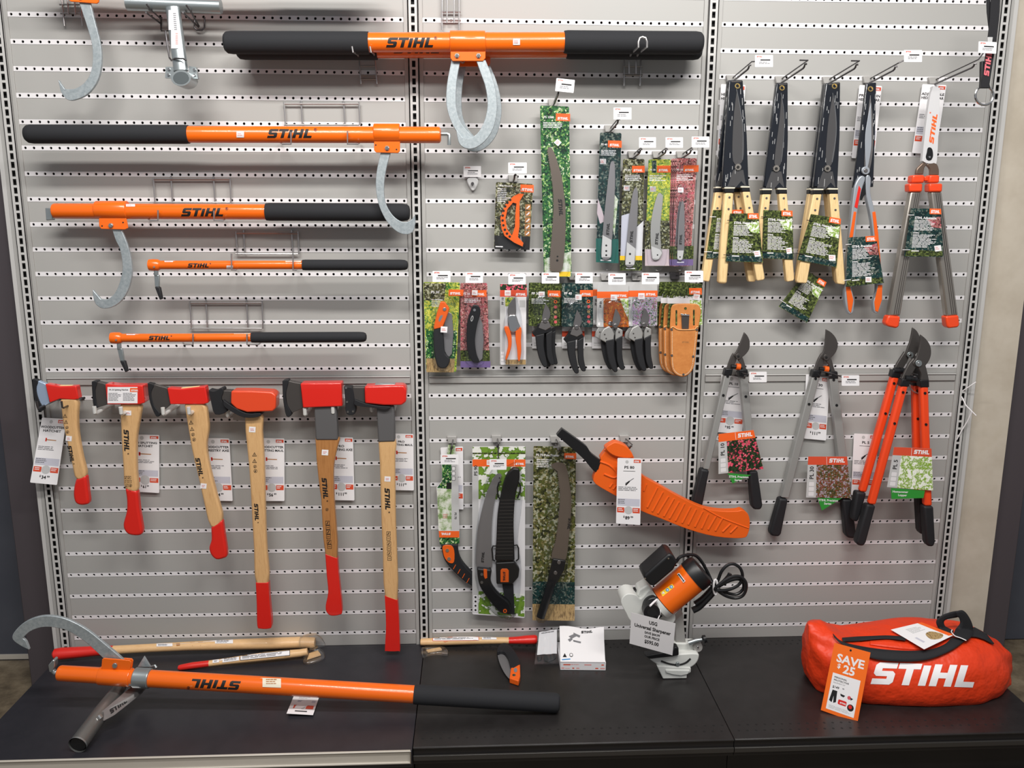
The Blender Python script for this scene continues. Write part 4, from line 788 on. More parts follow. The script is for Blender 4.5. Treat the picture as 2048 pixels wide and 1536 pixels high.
t, f, L = card('saw_blade_card', 'front pink flowered card of the stack, with a small narrow saw blade', 'saw blade', ((1351, 317), (1394, 316), (1380, 532), (1344, 532.5)), D+.3, 'f_pink',
 [('r', 1366, 331, 1394, 344.5, 'orange3'), ('logo', 1368, 342.3, 4.2), ('t', 'PS 10', 1353, 341, 3.8, 'white'), ('l', 1353, 349, 1386, 362, 4, 'white'), ('r', 1345, 492, 1390, 520, 'f_hedge'), ('r', 1344, 519, 1390, 532, 'purple'), ('r', 1355, 524, 1370, 526, 'white')], group='stack of pink flowered blade cards')
sawblade(t, 'narrow_blade', [(1367.8, 500), (1364.8, 518.5), (1359.8, 521), (1354.7, 517.5), (1354.7, 500), (1356.7, 452), (1359.8, 421), (1363.8, 401)], [(1367, 404), (1368.5, 430), (1368.5, 470), (1367.8, 500)], D+.45, 'blade', 2.4, -1.2, (1363.3, 490, 5, -87), [(1360, 514, 1.5)], [(1354.8, 501), (1367.7, 501), (1364.8, 518), (1359.8, 520.5), (1354.8, 517)])
blister(t, [(1349, 385), (1381, 385), (1376, 527), (1347, 527)], D+.32, D+.62); sticker(t, 1361.5, 380, 5.5, D+.33)
dup(t, (-.22, .22, 0), 'middle pink flowered card of the stack, only its left edge showing', 'stack of pink flowered blade cards')
dup(t, (-.45, .45, 0), 'rearmost pink flowered card of the stack, only its left edge showing', 'stack of pink flowered blade cards')
# D-shaped handle card
t, f, L = card('filing_guide_card', 'squarish dark leafy card with an orange D-shaped plastic handle', 'carded tool', ((992, 364), (1066.4, 368), (1059, 499), (988, 497)), D, 'f_brown',
 [('r', 1040, 366, 1066, 381, 'orange3'), ('logo', 1042, 378.5, 5.4), ('t', 'Limb Hook &', 997, 372, 3.6, 'white'), ('l', 995, 376, 1020, 404, 8, 'white'), ('r', 989, 470, 1061, 497, 'blk')]+[('r', 1050, 405+13.2*i, 1061, 416+13.2*i, c) for i, c in enumerate(['woodd']*5)]+[('p', [(1052, 413+13.2*i), (1058, 407+13.2*i), (1059.5, 409+13.2*i), (1054, 414.5+13.2*i)], 'white') for i in range(5)]+[('r', 991, 491, 1006, 493, 'white')])
outer = [(1048, 388), (1038, 387), (1026, 393), (1010, 410), (1001, 435), (1003, 457), (1009.5, 472), (1029, 485.5), (1045, 493), (1047, 486), (1036, 474), (1039, 452), (1039, 403), (1043, 396)]
inner = [(1033, 407), (1031, 425), (1030, 454), (1024, 471), (1014, 458), (1011, 437), (1015, 418), (1026, 405)]
s = MB(); o_ = sm(outer, 2, (0, 8, 9)); i_ = sm(inner, 2); 
s.prism(o_[:]+[o_[0]]+[i_[-1]]+i_[:-1][::-1] if False else o_, D+.02, D+.02, M['orange']) if False else None
n = len(outer); 
segs = [(outer[1], outer[2], inner[7], inner[0]), (outer[2], outer[3], inner[6], inner[7]), (outer[3], outer[4], inner[5], inner[6]), (outer[4], outer[5], inner[4], inner[5]), (outer[5], outer[6], inner[3], inner[4]), (outer[6], outer[10], inner[3]), (outer[6], outer[7], outer[8], outer[9], outer[10]), (outer[10], outer[11], inner[2], inner[3]), (outer[11], outer[12], inner[1], inner[2]), (outer[12], outer[1], inner[0], inner[1]), (outer[0], outer[1], outer[12], outer[13])]
for q_ in segs: s.prism(list(q_), D+.06, D+.5, M['orange2'])
s.build('d_shaped_handle', t)
q = MB()
for i in range(10): a = math.radians(118+i*13.5); q.face(pf(D+.5), ell(1034+28*math.cos(a)*1.03, 437-40*math.sin(a)*1.05, 2.6, n=10), M['dark'], .01)
q.build('adjustment_holes', t, keep=True)
pp(t, 'steel_tip', [(1039, 480), (1046, 494), (1042, 470)], D+.1, D+.3, 'zinc')
blister(t, [(996, 384), (1050, 384), (1050, 494), (996, 490)], D+.02, D+.7)
# folding saws
t, f, L = card('folding_saw_card', 'card with an orange-headed black folding saw, leftmost of the lower card row', 'folding saw', ((846.5, 564), (920, 565), (912.5, 744), (852.5, 743.5)), D, 'f_yellow',
 [('p', [(847, 566), (888, 566), (886, 600), (849, 600)], 'f_brown'), ('r', 893.6, 578, 921, 590.7, 'orange3'), ('logo', 896, 588, 4.8), ('t', 'PS 30', 861, 586, 5, 'white'), ('l', 862, 598, 890, 614, 4, 'white'), ('r', 852, 660, 915, 716, 'f_bright'), ('r', 853, 716, 914, 744, 'f_straw')])
pp(t, 'saw_blade', [(894, 622), (904, 628), (907, 665), (904, 707), (897, 716), (888, 700), (886, 660)], D+.1, D+.2, 'blade')
o = pp(t, 'black_handle', [(867.4, 658), (885.4, 653), (887.7, 680), (890, 706), (900, 718), (893, 735), (876.4, 734), (869, 710), (866.6, 680)], D+.1, D+.7, 'rubber', .15, 3, (0, 1), seg=3)
o = pp(t, 'orange_bolster', [(881, 603.4), (889, 603.4), (899, 617), (896, 627), (885.4, 655), (868, 659), (867.4, 654), (873.4, 627)], D+.1, D+.8, 'orange2', .1)
q = MB(); q.disc(889, 618.5, 3.6, D+.8, D+.88, M['chrome'], 12); q.build('pivot_screw', o, bevel=.02)
q = MB(); q.face(pf(D+.8), sm([(880, 632), (885, 630), (885, 634), (880, 643), (878, 643), (877, 640)], 2), M['gprint'], .01); q.build('logo_inset', o, keep=True)
blister(t, [(866, 598), (905, 598), (912, 640), (908, 735), (867, 735), (864, 660)], D+.02, D+1); sticker(t, 888, 659, 6.6, D+1.02, 4)
t, f, L = card('folding_saw_card', 'pink-leafed card with an all-black folding saw', 'folding saw', ((920.5, 566), (974.5, 566), (979, 735), (921, 735)), D-.2, 'f_pink',
 [('r', 944, 580, 974.5, 593, 'orange3'), ('logo', 950, 590.5, 4.8), ('t', 'PS 16', 926, 589, 4.6, 'white'), ('l', 929, 597, 965, 606, 3, 'white'), ('r', 921, 700, 978, 722, 'f_hedge'), ('r', 921, 722, 979, 735, 'purple')])
pp(t, 'saw_blade', [(958, 628), (965, 648), (967.5, 680), (965, 717), (959, 723), (950, 712), (949, 680), (953, 650)], D, D+.1, 'blade')
o = pp(t, 'black_handle', [(944, 614), (951, 610), (958, 613), (961, 623), (958.8, 635), (954.3, 650), (949.8, 680), (953, 708), (959, 724), (950, 725), (943.8, 722), (935, 702), (933, 672), (935, 642)], D, D+.6, 'black', .15, 3, (), seg=3)
q = MB(); q.disc(949, 620, 2.8, D+.6, D+.66, M['chrome'], 12); q.build('pivot_screw', o); q = MB(); q.face(pf(D+.6), ell(944, 637, 2.4, 6, n=14, rot=12), M['lgrey'], .01); q.face(pf(D+.6), ell(944, 637, 1.3, 4.6, n=14, rot=12), M['dark'], .02); q.build('logo_inset', o, keep=True)
blister(t, [(932, 604), (962, 604), (970, 650), (968, 728), (931, 726), (929, 660)], D-.18, D+.8); sticker(t, 949.5, 585.5, 5.6, D+.02, 3)
# pruners
t, f, L = card('pruner_card', 'light grey card with a chrome pruner with orange handles', 'pruner', ((1000, 567), (1053, 567), (1052, 729.5), (1000, 729.5)), D, 'lgrey',
 [('r', 1000, 568, 1053, 580, 'f_roses'), ('r', 1000, 580, 1053.5, 593, 'brick'), ('logo', 1031, 590.8, 4.8), ('r', 1010.5, 593, 1052, 729, 'white2'), ('r', 1010.5, 594, 1030, 612, 'f_yellow'), ('t', 'PP 10', 1007.5, 609, 4.6, 'blk', -90), ('r', 1011, 719, 1052, 729, 'f_straw'), ('r', 1039, 600, 1050, 614, 'lgrey')]+[('r', 1002, 703+7*i, 1008, 708.5+7*i, 'white2') for i in range(4)])
pp(t, 'chrome_blade', [(1030.7, 592), (1032.2, 620), (1031, 636), (1017.2, 636), (1015.2, 620), (1020, 605)], D+.2, D+.35, 'steelb', .06, 3, (0, 2, 3))
pp(t, 'pivot_body', [(1017, 632), (1031, 630), (1037, 645), (1041, 656), (1031, 664), (1021, 664), (1016, 650)], D+.15, D+.6, 'chrome', .12, 3, ())
pp(t, 'handle', [(1009, 654), (1016.5, 654), (1022, 668), (1023.4, 682), (1021.7, 698), (1013.5, 719.5), (1011, 716), (1016, 694), (1015, 677), (1009.7, 662)], D+.1, D+.6, 'orange2', .14, 3, (), label='orange handle', seg=3)
pp(t, 'handle', [(1033.7, 656), (1042.7, 656), (1042, 680), (1042.5, 702), (1039.7, 721), (1036, 720), (1034.4, 699), (1031.4, 680), (1031.4, 665)], D+.1, D+.6, 'orange2', .14, 3, (), label='orange handle', seg=3)
blister(t, [(1013, 600), (1030, 590), (1038, 610), (1045, 650), (1046, 724), (1008, 724), (1006, 655), (1012, 630)], D+.02, D+.75); sticker(t, 1015.5, 586, 6, D+.02)
def pruner(t, ox, oy, silver, d=D+.2):
    def T(p): return [(x+ox, y+oy) for x, y in p]
    pp(t, 'cutting_blade', T([(1154, 620), (1160, 628.5), (1163.8, 639), (1162.5, 648), (1157, 656), (1146.5, 656), (1148, 643), (1151.5, 628)]), d+.15, d+.3, 'steelb', .05, 3, (0, 5))
    if silver:
        pp(t, 'silver_shoulder', T([(1130, 661), (1141, 655), (1147, 662), (1151, 671), (1150, 684), (1144, 694), (1132, 687), (1122, 681.5), (1124, 671)]), d, d+.5, 'aluc', .1, 0)
        pp(t, 'silver_shoulder', T([(1157, 658), (1168, 663), (1168, 677), (1165, 687), (1156, 691), (1153, 680), (1154, 668)]), d, d+.42, 'aluc', .1, 0)
        for x, y in T([(1132, 672), (1135, 680), (1161, 667), (1160, 681)]): q = MB(); q.disc(x, y, 1.5, d+.4, d+.54, M['steel'], 8); q.build('rivet', t)
    else:
        pp(t, 'black_shoulders', T([(1140, 660), (1158, 664), (1168, 673), (1165, 678), (1152, 680), (1134, 687), (1127, 679), (1136, 668)]), d, d+.5, 'black', .1, 3, (3, 5, 6))
        pp(t, 'steel_shoulders', T([(1146, 655), (1160, 655), (1166, 667), (1154, 674), (1140, 669)]), d+.05, d+.56, 'steelb', .06)
    q = MB(); x, y = T([(1153.5, 655)])[0]; q.disc(x, y, 5, d+.3, d+.66, M['pivot'], 18); q.build('pivot_bolt', t, bevel=.08)
    pp(t, 'handle', T([(1134, 684), (1152, 680), (1151, 705), (1155, 728), (1158, 744), (1154, 747.5), (1149, 745), (1142, 731), (1136.5, 709)]), d-.1, d+.55, 'rubber', .16, 3, (0, 1), seg=3)
    pp(t, 'handle', T([(1155, 681), (1168, 674), (1167, 697), (1168, 719), (1172, 739), (1169, 743), (1163, 741), (1157.5, 728), (1156, 712)]), d-.1, d+.55, 'rubber', .16, 3, (0, 1), seg=3)
    s = MB(); s.tube([W(x+ox, y+oy, d+.7) for x, y in sm([(1131, 616), (1140, 608), (1153, 605), (1166, 607.5), (1176, 614)], 5, (), False)], .13, M['clear'], 8); s.build('blister_glare', t)  # clear tube added to stand for the arc of glare on the blister
    blister(t, T([(1132, 612), (1153, 604), (1175, 612), (1176, 650), (1132, 650)]), d-.15, d+.7)
def bigicons(x): return [('p', ell(x, 602.5, 3.4, n=10), 'orange3'), ('p', ell(x, 602.5, 1.8, n=8), 'blk')]+[('p', ell(x, 613+10*i, 3.2, n=9), c) for i, c in enumerate(('skin', 'f_straw', 'skin', 'skin'))]
t, f, L = card('pruner_card', 'green leafy card with a black-handled pruner, left of the dark teal one', 'pruner', ((1057.6, 565), (1121, 566), (1120.5, 653), (1057, 652)), D, 'f_hedge',
 [('r', 1095.5, 580, 1120.8, 593, 'orange3'), ('logo', 1098, 590.6, 4.6), ('t', 'PP 30', 1063, 589, 5, 'white'), ('l', 1063, 597, 1099, 608, 4, 'white')]+bigicons(1111))
pruner(t, -63, -13, False); sticker(t, 1083.5, 588.5, 6, D+.02)
dup(t, (.5, .9, -.12), 'second green leafy pruner card, hidden behind the first except its handles')
t, f, L = card('pruner_card', 'dark teal leafy card with a large black-handled pruner', 'pruner', ((1123.6, 566), (1186, 566), (1186, 654), (1123, 653.4)), D, 'f_dark',
 [('r', 1160, 580, 1186, 593, 'orange3'), ('logo', 1163, 590.6, 4.6), ('t', 'PP 40', 1128, 589, 5, 'white'), ('l', 1128, 596, 1160, 607, 4, 'white')]+bigicons(1177))
pruner(t, 0, 0, False); sticker(t, 1157, 594.5, 6.4, D+.02)
t, f, L = card('pruner_card', 'orange flower card with a silver-shouldered pruner', 'pruner', ((1194.8, 568), (1257, 568), (1256, 654), (1193, 654)), D+.2, 'lgrey',
 [('r', 1194, 583, 1257, 596, 'orange3'), ('logo', 1234, 593.6, 4.7), ('r', 1207, 597, 1257, 654, 'f_fire'), ('p', [(1240, 597), (1257, 597), (1257, 640), (1248, 620)], 'f_lime'), ('t', 'PP 60', 1203, 615, 4, 'blk', -90), ('r', 1196, 645, 1200, 651, 'white')])
pruner(t, 77.5, -3, True, D+.4); sticker(t, 1228, 595, 6.5, D+.22)
dup(t, (-.5, .8, .2), 'second orange flower pruner card, showing at the left behind the first')
t, f, L = card('pruner_card', 'lilac flower card with a silver-shouldered pruner, rightmost of the pruners', 'pruner', ((1253, 564), (1314.4, 564), (1314.4, 652), (1255, 652.6)), D, 'lgrey',
 [('r', 1253, 581, 1314.5, 593.5, 'orange3'), ('logo', 1291, 591, 4.8), ('r', 1265, 594, 1314, 652, 'f_lilac'), ('t', 'PP 75', 1261, 612, 4, 'blk', -90), ('r', 1256, 643, 1261, 649, 'white')])
pruner(t, 135, -5, True); sticker(t, 1283, 592, 6.4, D+.02)
dup(t, (-.35, .9, -.1), 'second lilac flower pruner card, hidden behind the first except its handles')
for i, (x, l) in enumerate(((1064, 'green leafy'), (1124, 'dark teal'), (1184, 'orange flower'), (1245, 'lilac flower'))):
    f = QF((x, 590), (x+45, 590), (x+45, 697), (x, 697), .3); t = thing('price_card', 'white price card low behind the %s pruner card' % l, 'price card', f(20, 50, 0), 'white price cards hanging beside the tools')
    s = MB(); s.slab(f, f.w, f.h, M['white2'], .03, 1); s.rect(f, 0, 72, f.w, 83, M['brick']); s.lines(f, 4, 95, 40, 104, 2, M['lgrey']); s.build('printed_sheet', t, keep=True)
# leather holsters
D = 2.7
t, f, L = card('leather_holster', 'front tan leather pruner holster of three, with metal belt clip', 'holster', ((1341.6, 567), (1404.5, 567), (1401, 656), (1334, 656)), D, 'f_hedge',
 [('r', 1379, 576, 1405, 589, 'orange3'), ('logo', 1381.5, 586.5, 4.8), ('r', 1335, 596, 1404, 607, 'white2'), ('t', 'Leather Sheath', 1347, 596, 5, 'white'), ('r', 1380, 600, 1403, 650, 'f_lime')], group='stack of tan leather pruner holsters')
pp(t, 'leather_back', [(1343, 615), (1352, 608), (1391.6, 608), (1400.6, 616), (1402, 627), (1397, 657), (1391.6, 704), (1388.5, 730), (1381, 746), (1367, 754), (1352, 749.5), (1343, 736), (1341, 704), (1340, 659), (1341.6, 627)], D+.1, D+.35, 'leather', .08, 3, ())
k = pp(t, 'leather_pocket', [(1341, 656), (1346, 653), (1352, 657), (1360, 659), (1388, 659), (1392, 655), (1397, 653), (1396.5, 660), (1391.6, 704), (1388.5, 730), (1381, 745), (1367, 753), (1352, 748.5), (1343.5, 735), (1341.3, 704)], D+.35, D+.95, 'leather', .25, 3, (0, 6), seg=4)
q = MB(); q.tube([W(x, y, D+1) for x, y in sm([(1342, 656), (1346, 653.5), (1352, 657), (1360, 659.4), (1388, 659), (1392, 655), (1396.5, 653.5)], 3, (), False)], .07, M['leatherd'], 6); q.build('pocket_edge', t)
q = MB(); 
st_ = sm([(1344.5, 663), (1344.5, 700), (1346, 733), (1354, 746), (1367, 750), (1379, 743), (1385, 728), (1388.5, 700), (1392.5, 663)], 6, (), False)
for a, b in zip(st_, st_[1:]):
    n = max(1, round((Vector(b)-Vector(a)).length/2.6))
    for i in range(n): x, y = lerp(Vector(a), Vector(b), (i+.3)/n); q.face(pf(D+.95), ell(x, y, .8, n=6), M['cream'], .015)
q.build('stitching', t, keep=True)
for x, y in ((1343.5, 659), (1394, 659.5), (1343.8, 711), (1386.5, 713), (1367, 749)): q = MB(); q.disc(x, y, 2.3, D+.9, D+1.03, M['pivot'], 10); q.build('rivet', t)
q = MB(); q.face(pf(D+.35), rr(1351, 620, 1354.5, 651, 1.5, 2), M['f_hedge'], .012); q.face(pf(D+.35), rr(1386, 619, 1389.5, 651, 1.5, 2), M['f_hedge'], .012); q.face(pf(D+.35), ell(1371, 617, 2.8, n=12), M['f_hedge'], .012); q.build('strap_slots', t, keep=True)
pp(t, 'belt_clip', [(1363, 630), (1378.5, 631), (1377.5, 658), (1364, 658)], D+.4, D+.5, 'steel', .03); pp(t, 'clip_top', [(1361, 627.5), (1379, 629), (1379, 632), (1363, 631.5)], D+.5, D+.6, 'chrome', .02)
q = MB(); q.ink(pf(D+.95), LOGO, M['woodd'], 1364, 686, 3.4, eps=.015); q.build('embossed_logo', t, keep=True)
dup(t, (-.6, 1.08, -.05), 'middle tan leather pruner holster, showing at the left behind the front one', 'stack of tan leather pruner holsters')
dup(t, (-.95, 2.16, .05), 'rearmost tan leather pruner holster, only a dark left edge showing', 'stack of tan leather pruner holsters')
sticker(t, 1393, 594, 6.5, D+.1, 8)

# ================================================================ lower row of pruning saws
d = .75
t = thing('pruning_saw', 'pruning saw in a green and white sleeve with a curved black handle', 'pruning saw', W(899, 1000, d))
f = pf(d+.2); s = MB(); s.prism([(884, 925), (914, 925), (917, 975), (919, 1087), (879.5, 1089), (873, 975), (884, 962)], d, d+.2, M['white2'])
s.face(f, [(884, 925), (903, 925), (903, 978), (874, 976), (884.4, 962)], M['f_bright'], .01); s.face(f, [(874, 978), (903, 978), (903, 1061), (877, 1061)], M['f_sky'], .01); s.face(f, [(903, 925), (913.5, 925), (917, 975), (918, 1061), (903, 1061)], M['lgrey'], .01)
s.face(f, [(877.5, 1062), (918.4, 1062), (918.6, 1075), (878.6, 1075)], M['orange3'], .014); s.face(f, [(878.6, 1075), (918.7, 1075), (919, 1087), (879.6, 1089)], M['f_bright'], .014)
s.ink(f, LOGO, M['white'], 901.5, 1065.5, 4.6, ang=180, eps=.022); s.text(f, 'PS 70', M['blk'], 909, 1025, 4.4, ang=90, eps=.022); s.face(f, [(893, 965), (903, 965), (903, 978), (893, 978)], M['blk'], .02)
for i in range(3): s.face(f, rr(903.5, 933+10*i, 911, 941+10*i, 1, 1), M['blk'], .02); s.face(f, rr(904.2, 933.7+10*i, 910.3, 940.3+10*i, .8, 1), M['white2'], .024)
s.lines(pf(d+.22), 886, 1028, 896, 1038, 3, M['pinkish']); s.build('printed_sleeve', t)
pp(t, 'hanging_tab', [(896, 890), (910, 890), (912, 926), (892, 926)], d+.02, d+.1, 'f_sky', .02)
o = pp(t, 'curved_handle', [(882, 1089), (916, 1089), (917, 1107), (925, 1126), (944, 1147), (968, 1165), (975, 1176), (966, 1186), (944, 1172.5), (925, 1159.5), (899, 1134), (887, 1115)], d-.7, d+.35, 'rubber', .22, 4, (0, 1), seg=3)
q = pp(o, 'orange_inset', [(886, 1092), (902, 1091), (908.5, 1102), (908, 1124), (899, 1126), (890, 1117), (886, 1104)], d+.3, d+.42, 'orange2', .03, 3, ())
for x, y in ((894.6, 1101), (898, 1118)): w_ = MB(); w_.disc(x, y, 3.6, d+.42, d+.48, M['chrome'], 12); w_.build('screw', q)
w_ = MB()
for i in range(4): w_.face(pf(d+.36), [(906+9*i, 1138+9*i), (911+9*i, 1129+9*i), (912+9*i, 1129.6+9*i), (907+9*i, 1138.6+9*i)], M['orange2'], .02)
w_.build('grip_lines', o, keep=True)
t, f, L = card('pruning_saw_card', 'large white leaf-printed card with a curved saw beside its black ribbed holster', 'pruning saw', ((944.6, 893), (1050.6, 892.5), (1049.6, 1236), (944.6, 1228.5)), 1.2, 'white2',
 [('r', 945, 894, 1050.5, 918, 'f_leaf'), ('r', 945, 905, 1050, 908, 'f_hedge'), ('r', 945, 918, 1050.5, 931.8, 'orange3'), ('r', 945, 932, 957, 1228, 'lgrey'), ('r', 957, 932, 1050, 996, 'f_leaf'), ('r', 957, 1183, 1049.6, 1230, 'f_leaf'), ('logo', 1030.5, 928.5, 4.1), ('r', 1028, 918.5, 1028.5, 931.5, 'white'), ('t', 'PS 90', 954.5, 950, 6.6, 'blk', -90)]+[('r', 947, 1192+9*i, 955, 1200+9*i, 'white') for i in range(4)]+[('r', 949, 1194+9*i, 953, 1198+9*i, 'blk') for i in range(4)])
sawblade(t, 'curved_blade', [(982.4, 1134), (953.8, 1136), (953.8, 1081), (959, 1042), (972, 990), (985, 959), (994, 948), (1001, 947)], [(1003, 950), (996, 969), (986, 1016), (982, 1068), (983, 1134)], 1.45, 'blade', 3.2, -2, (967.5, 1126, 5.2, -86), [(999, 956, 1.3)])
o = pp(t, 'curved_handle', [(953.8, 1137), (983.7, 1140), (982, 1165), (995.4, 1186), (1016, 1203), (1022, 1216), (1014, 1228), (998, 1224), (975, 1197), (961, 1176), (956, 1159)], 1.3, 2.2, 'black', .22, 4, (0, 1), seg=3)
pp(o, 'orange_inset', [(967, 1138), (974, 1139), (974.5, 1156), (970, 1158), (967.5, 1152)], 2.18, 2.26, 'orange2', .02)
for x, y in ((963.5, 1149), (963.5, 1165)): w_ = MB(); w_.disc(x, y, 2.8, 2.15, 2.27, M['steelb'], 12); w_.build('screw', o)
w_ = MB(); w_.disc(1010, 1222, 4, 2.15, 2.25, M['orange2'], 12); w_.disc(1010, 1222, 2, 2.25, 2.26, M['dark'], 10); w_.build('lanyard_eyelet', o)
o = pp(t, 'ribbed_holster', [(1026.7, 936), (1039, 938), (1039, 960), (1031, 992), (1027.5, 1042), (1028.5, 1089), (1029.5, 1122), (990, 1122), (992.8, 1081), (995.4, 1029), (1003, 985), (1013, 951)], 1.3, 2.1, 'black', .2, 4, (0, 1, 6, 7), seg=3)
w_ = MB()
for i in range(17):
    y = 1000+i*6.9; xl = 1000-.11*(y-1000)+1; xr = 1030-.03*(y-1000)
    w_.face(pf(2.1), [(xl, y), (xr-1, y-.6), (xr-1, y+.5), (xl, y+1)], M['steel'], .02)
w_.build('ribs', o, keep=True)
w_ = MB()
for P in ([(1003, 963), (998, 965), (995, 975), (996, 994), (1001, 998)], [(1037, 964), (1041, 972), (1040, 985), (1035, 996)], [(992, 1092), (986, 1092), (984, 1098), (986, 1120), (990, 1122)], [(1028, 1091), (1034, 1090), (1037, 1096), (1037, 1118), (1032, 1122)]): w_.tube([W(x, y, 1.6) for x, y in P], .1, M['black'], 8)
w_.build('strap_loops', o)
o = pp(t, 'belt_buckle', [(991.5, 1126), (1029, 1124), (1039, 1138), (1037, 1155), (1025, 1168.6), (993, 1168.6)], 1.3, 2.1, 'black', .15, 3, seg=3)
pp(o, 'orange_badge', [(1001, 1141), (1004, 1137.5), (1014, 1137.5), (1017.5, 1141), (1017.5, 1164.5), (1001, 1164.5)], 2.08, 2.16, 'orange2', .03)
w_ = MB(); w_.ink(pf(2.17), LOGO, M['blk'], 1006, 1143, 4.6, ang=90, eps=.01); w_.build('logo_print', o, keep=True)
pp(t, 'belt_strap', [(1004.5, 1168.6), (1026.7, 1168.6), (1029.3, 1228.5), (1014, 1228.5)], 1.3, 1.5, 'webbing', .02)
blister(t, [(985, 942), (1006, 940), (1040, 930), (1045, 1000), (1036, 1080), (1043, 1140), (1032, 1232), (990, 1230), (955, 1180), (949, 1100), (965, 990)], 1.22, 2.35)
sticker(t, 979, 925, 5.6, 1.23)
t, f, L = card('pole_saw_card', 'large brown tree-printed card with a hooked bronze saw blade on a black tube', 'saw blade', ((1067, 892), (1152, 894), (1148.5, 1240), (1065, 1239)), 1.3, 'f_tree',
 [('r', 1128, 904, 1152, 915.5, 'orange3'), ('logo', 1130, 913, 4.2), ('t', 'PS 75 Pole Pruner', 1072, 911, 4.6, 'white'), ('l', 1073, 917, 1110, 934, 5, 'white'), ('r', 1065, 1160, 1150, 1206, 'f_dark'), ('r', 1065, 1206, 1150, 1240, 'f_straw')])
sawblade(t, 'hooked_blade', [(1102, 1117), (1129.5, 1122), (1138.6, 1068), (1142.6, 1006), (1138.6, 964), (1131, 931), (1116.5, 924.6), (1103, 929), (1104, 934)], [(1116, 944), (1121, 985), (1120, 1016), (1114, 1073), (1104, 1110)], 1.55, 'bladed', 4, 2.4, (1137, 1036, 5.4, 97))
o = pp(t, 'blade_bracket', [(1106, 1118), (1132, 1122), (1128, 1141), (1110, 1172), (1095.7, 1162)], 1.35, 1.95, 'black', .1)
for x, y in ((1118, 1125), (1111, 1146)): w_ = MB(); w_.disc(x, y, 3.8, 1.95, 2.05, M['steelb'], 14); w_.build('screw', o, bevel=.03)
w_ = MB(); w_.tube([W(1104, 1162, 1.9), W(1081, 1234, 1.9)], .58, M['black'], 18); w_.build('tube_socket', t)
blister(t, [(1098, 922), (1136, 922), (1146, 1000), (1136, 1130), (1100, 1236), (1070, 1234), (1096, 1130)], 1.32, 2.5)
# orange scabbard
t = thing('saw_holster', 'large orange ribbed plastic saw holster with a black saw handle, hanging aslant', 'saw holster', W(1300, 970, 2.4))
bd = [(1188.5, 951), (1201.8, 924), (1200.7, 916), (1210.7, 902), (1211, 895), (1224, 886.5), (1233, 884), (1252.7, 892), (1262.7, 904), (1268, 915), (1281.5, 948), (1321, 972), (1365.6, 997), (1407.7, 1016), (1443, 1022.6), (1474, 1022.6), (1485, 1020.4), (1496, 1028), (1500, 1046), (1496, 1068), (1484, 1076.5), (1432, 1073.5), (1376.7, 1059), (1321, 1037), (1281.5, 1021.5), (1232.8, 992.7), (1191, 968)]
b = pp(t, 'holster_body', bd, 2.9, 4.2, 'orange2', .3, 3, (), seg=4)
q = MB()
RB = [(870, 580, 848, 640), (970, 610, 880, 790), (1020, 650, 925, 825), (1070, 690, 975, 845), (1120, 710, 1030, 870), (1165, 740, 1080, 890), (1215, 755, 1135, 910), (1270, 785, 1195, 930), (1320, 805, 1250, 945), (1380, 825, 1310, 965), (1430, 850, 1370, 980), (1500, 870, 1430, 990), (1560, 885, 1495, 1000), (1630, 940, 1560, 1010), (1690, 960, 1630, 1020), (565, 572, 540, 608), (595, 592, 572, 625)]
for x0, y0, x1, y1 in RB:
    a, b_ = (1100+x0/4.518, 840+y0/4.518), (1100+x1/4.518, 840+y1/4.518); q.tube([W(*a, 4.2), W(*b_, 4.2)], .13, M['orange2'], 8)
q.build('raised_ribs', b)
q = MB(); q.tube([W(x, y, 4.18) for x, y in sm([(1407, 1016), (1440, 1034), (1470, 1046), (1497, 1056)], 5, (), False)], .1, M['orange2'], 8); q.build('moulded_edge', b); q = MB(); q.tube([W(x, y, 4.1) for x, y in sm([(1211, 897), (1225, 908), (1240, 914), (1262, 914)], 5, (), False)], .3, M['orange2'], 8)
q.tube([W(x, y, 4.2) for x, y in sm([(1200, 923), (1218, 930), (1231, 942), (1234, 952), (1226, 955), (1208, 948)], 5, (), False)], .14, M['orange2'], 8); q.build('moulded_edge', b)
pp(t, 'belt_flap', [(1212, 897), (1224, 887), (1233, 885), (1252, 892.5), (1262, 904), (1266, 915), (1246, 916), (1225, 910)], 4.1, 4.7, 'orange2', .2, 3, (), seg=3)
pp(t, 'saw_handle', [(1113.3, 871), (1124.3, 857.7), (1150, 876), (1173, 893), (1182, 906.4), (1199.6, 920.8), (1201, 926), (1192, 945), (1166.4, 917.5), (1144.3, 897.5)], 3.2, 4.2, 'black', .25, 4, (0, 1), seg=4)
price_card('price card reading 89.99 hanging in front of the orange saw holster', ((1235, 916), (1283, 917), (1280.5, 1050), (1232, 1047)), 5.2, ['PS 80'], ('89', '99'), 'tool')

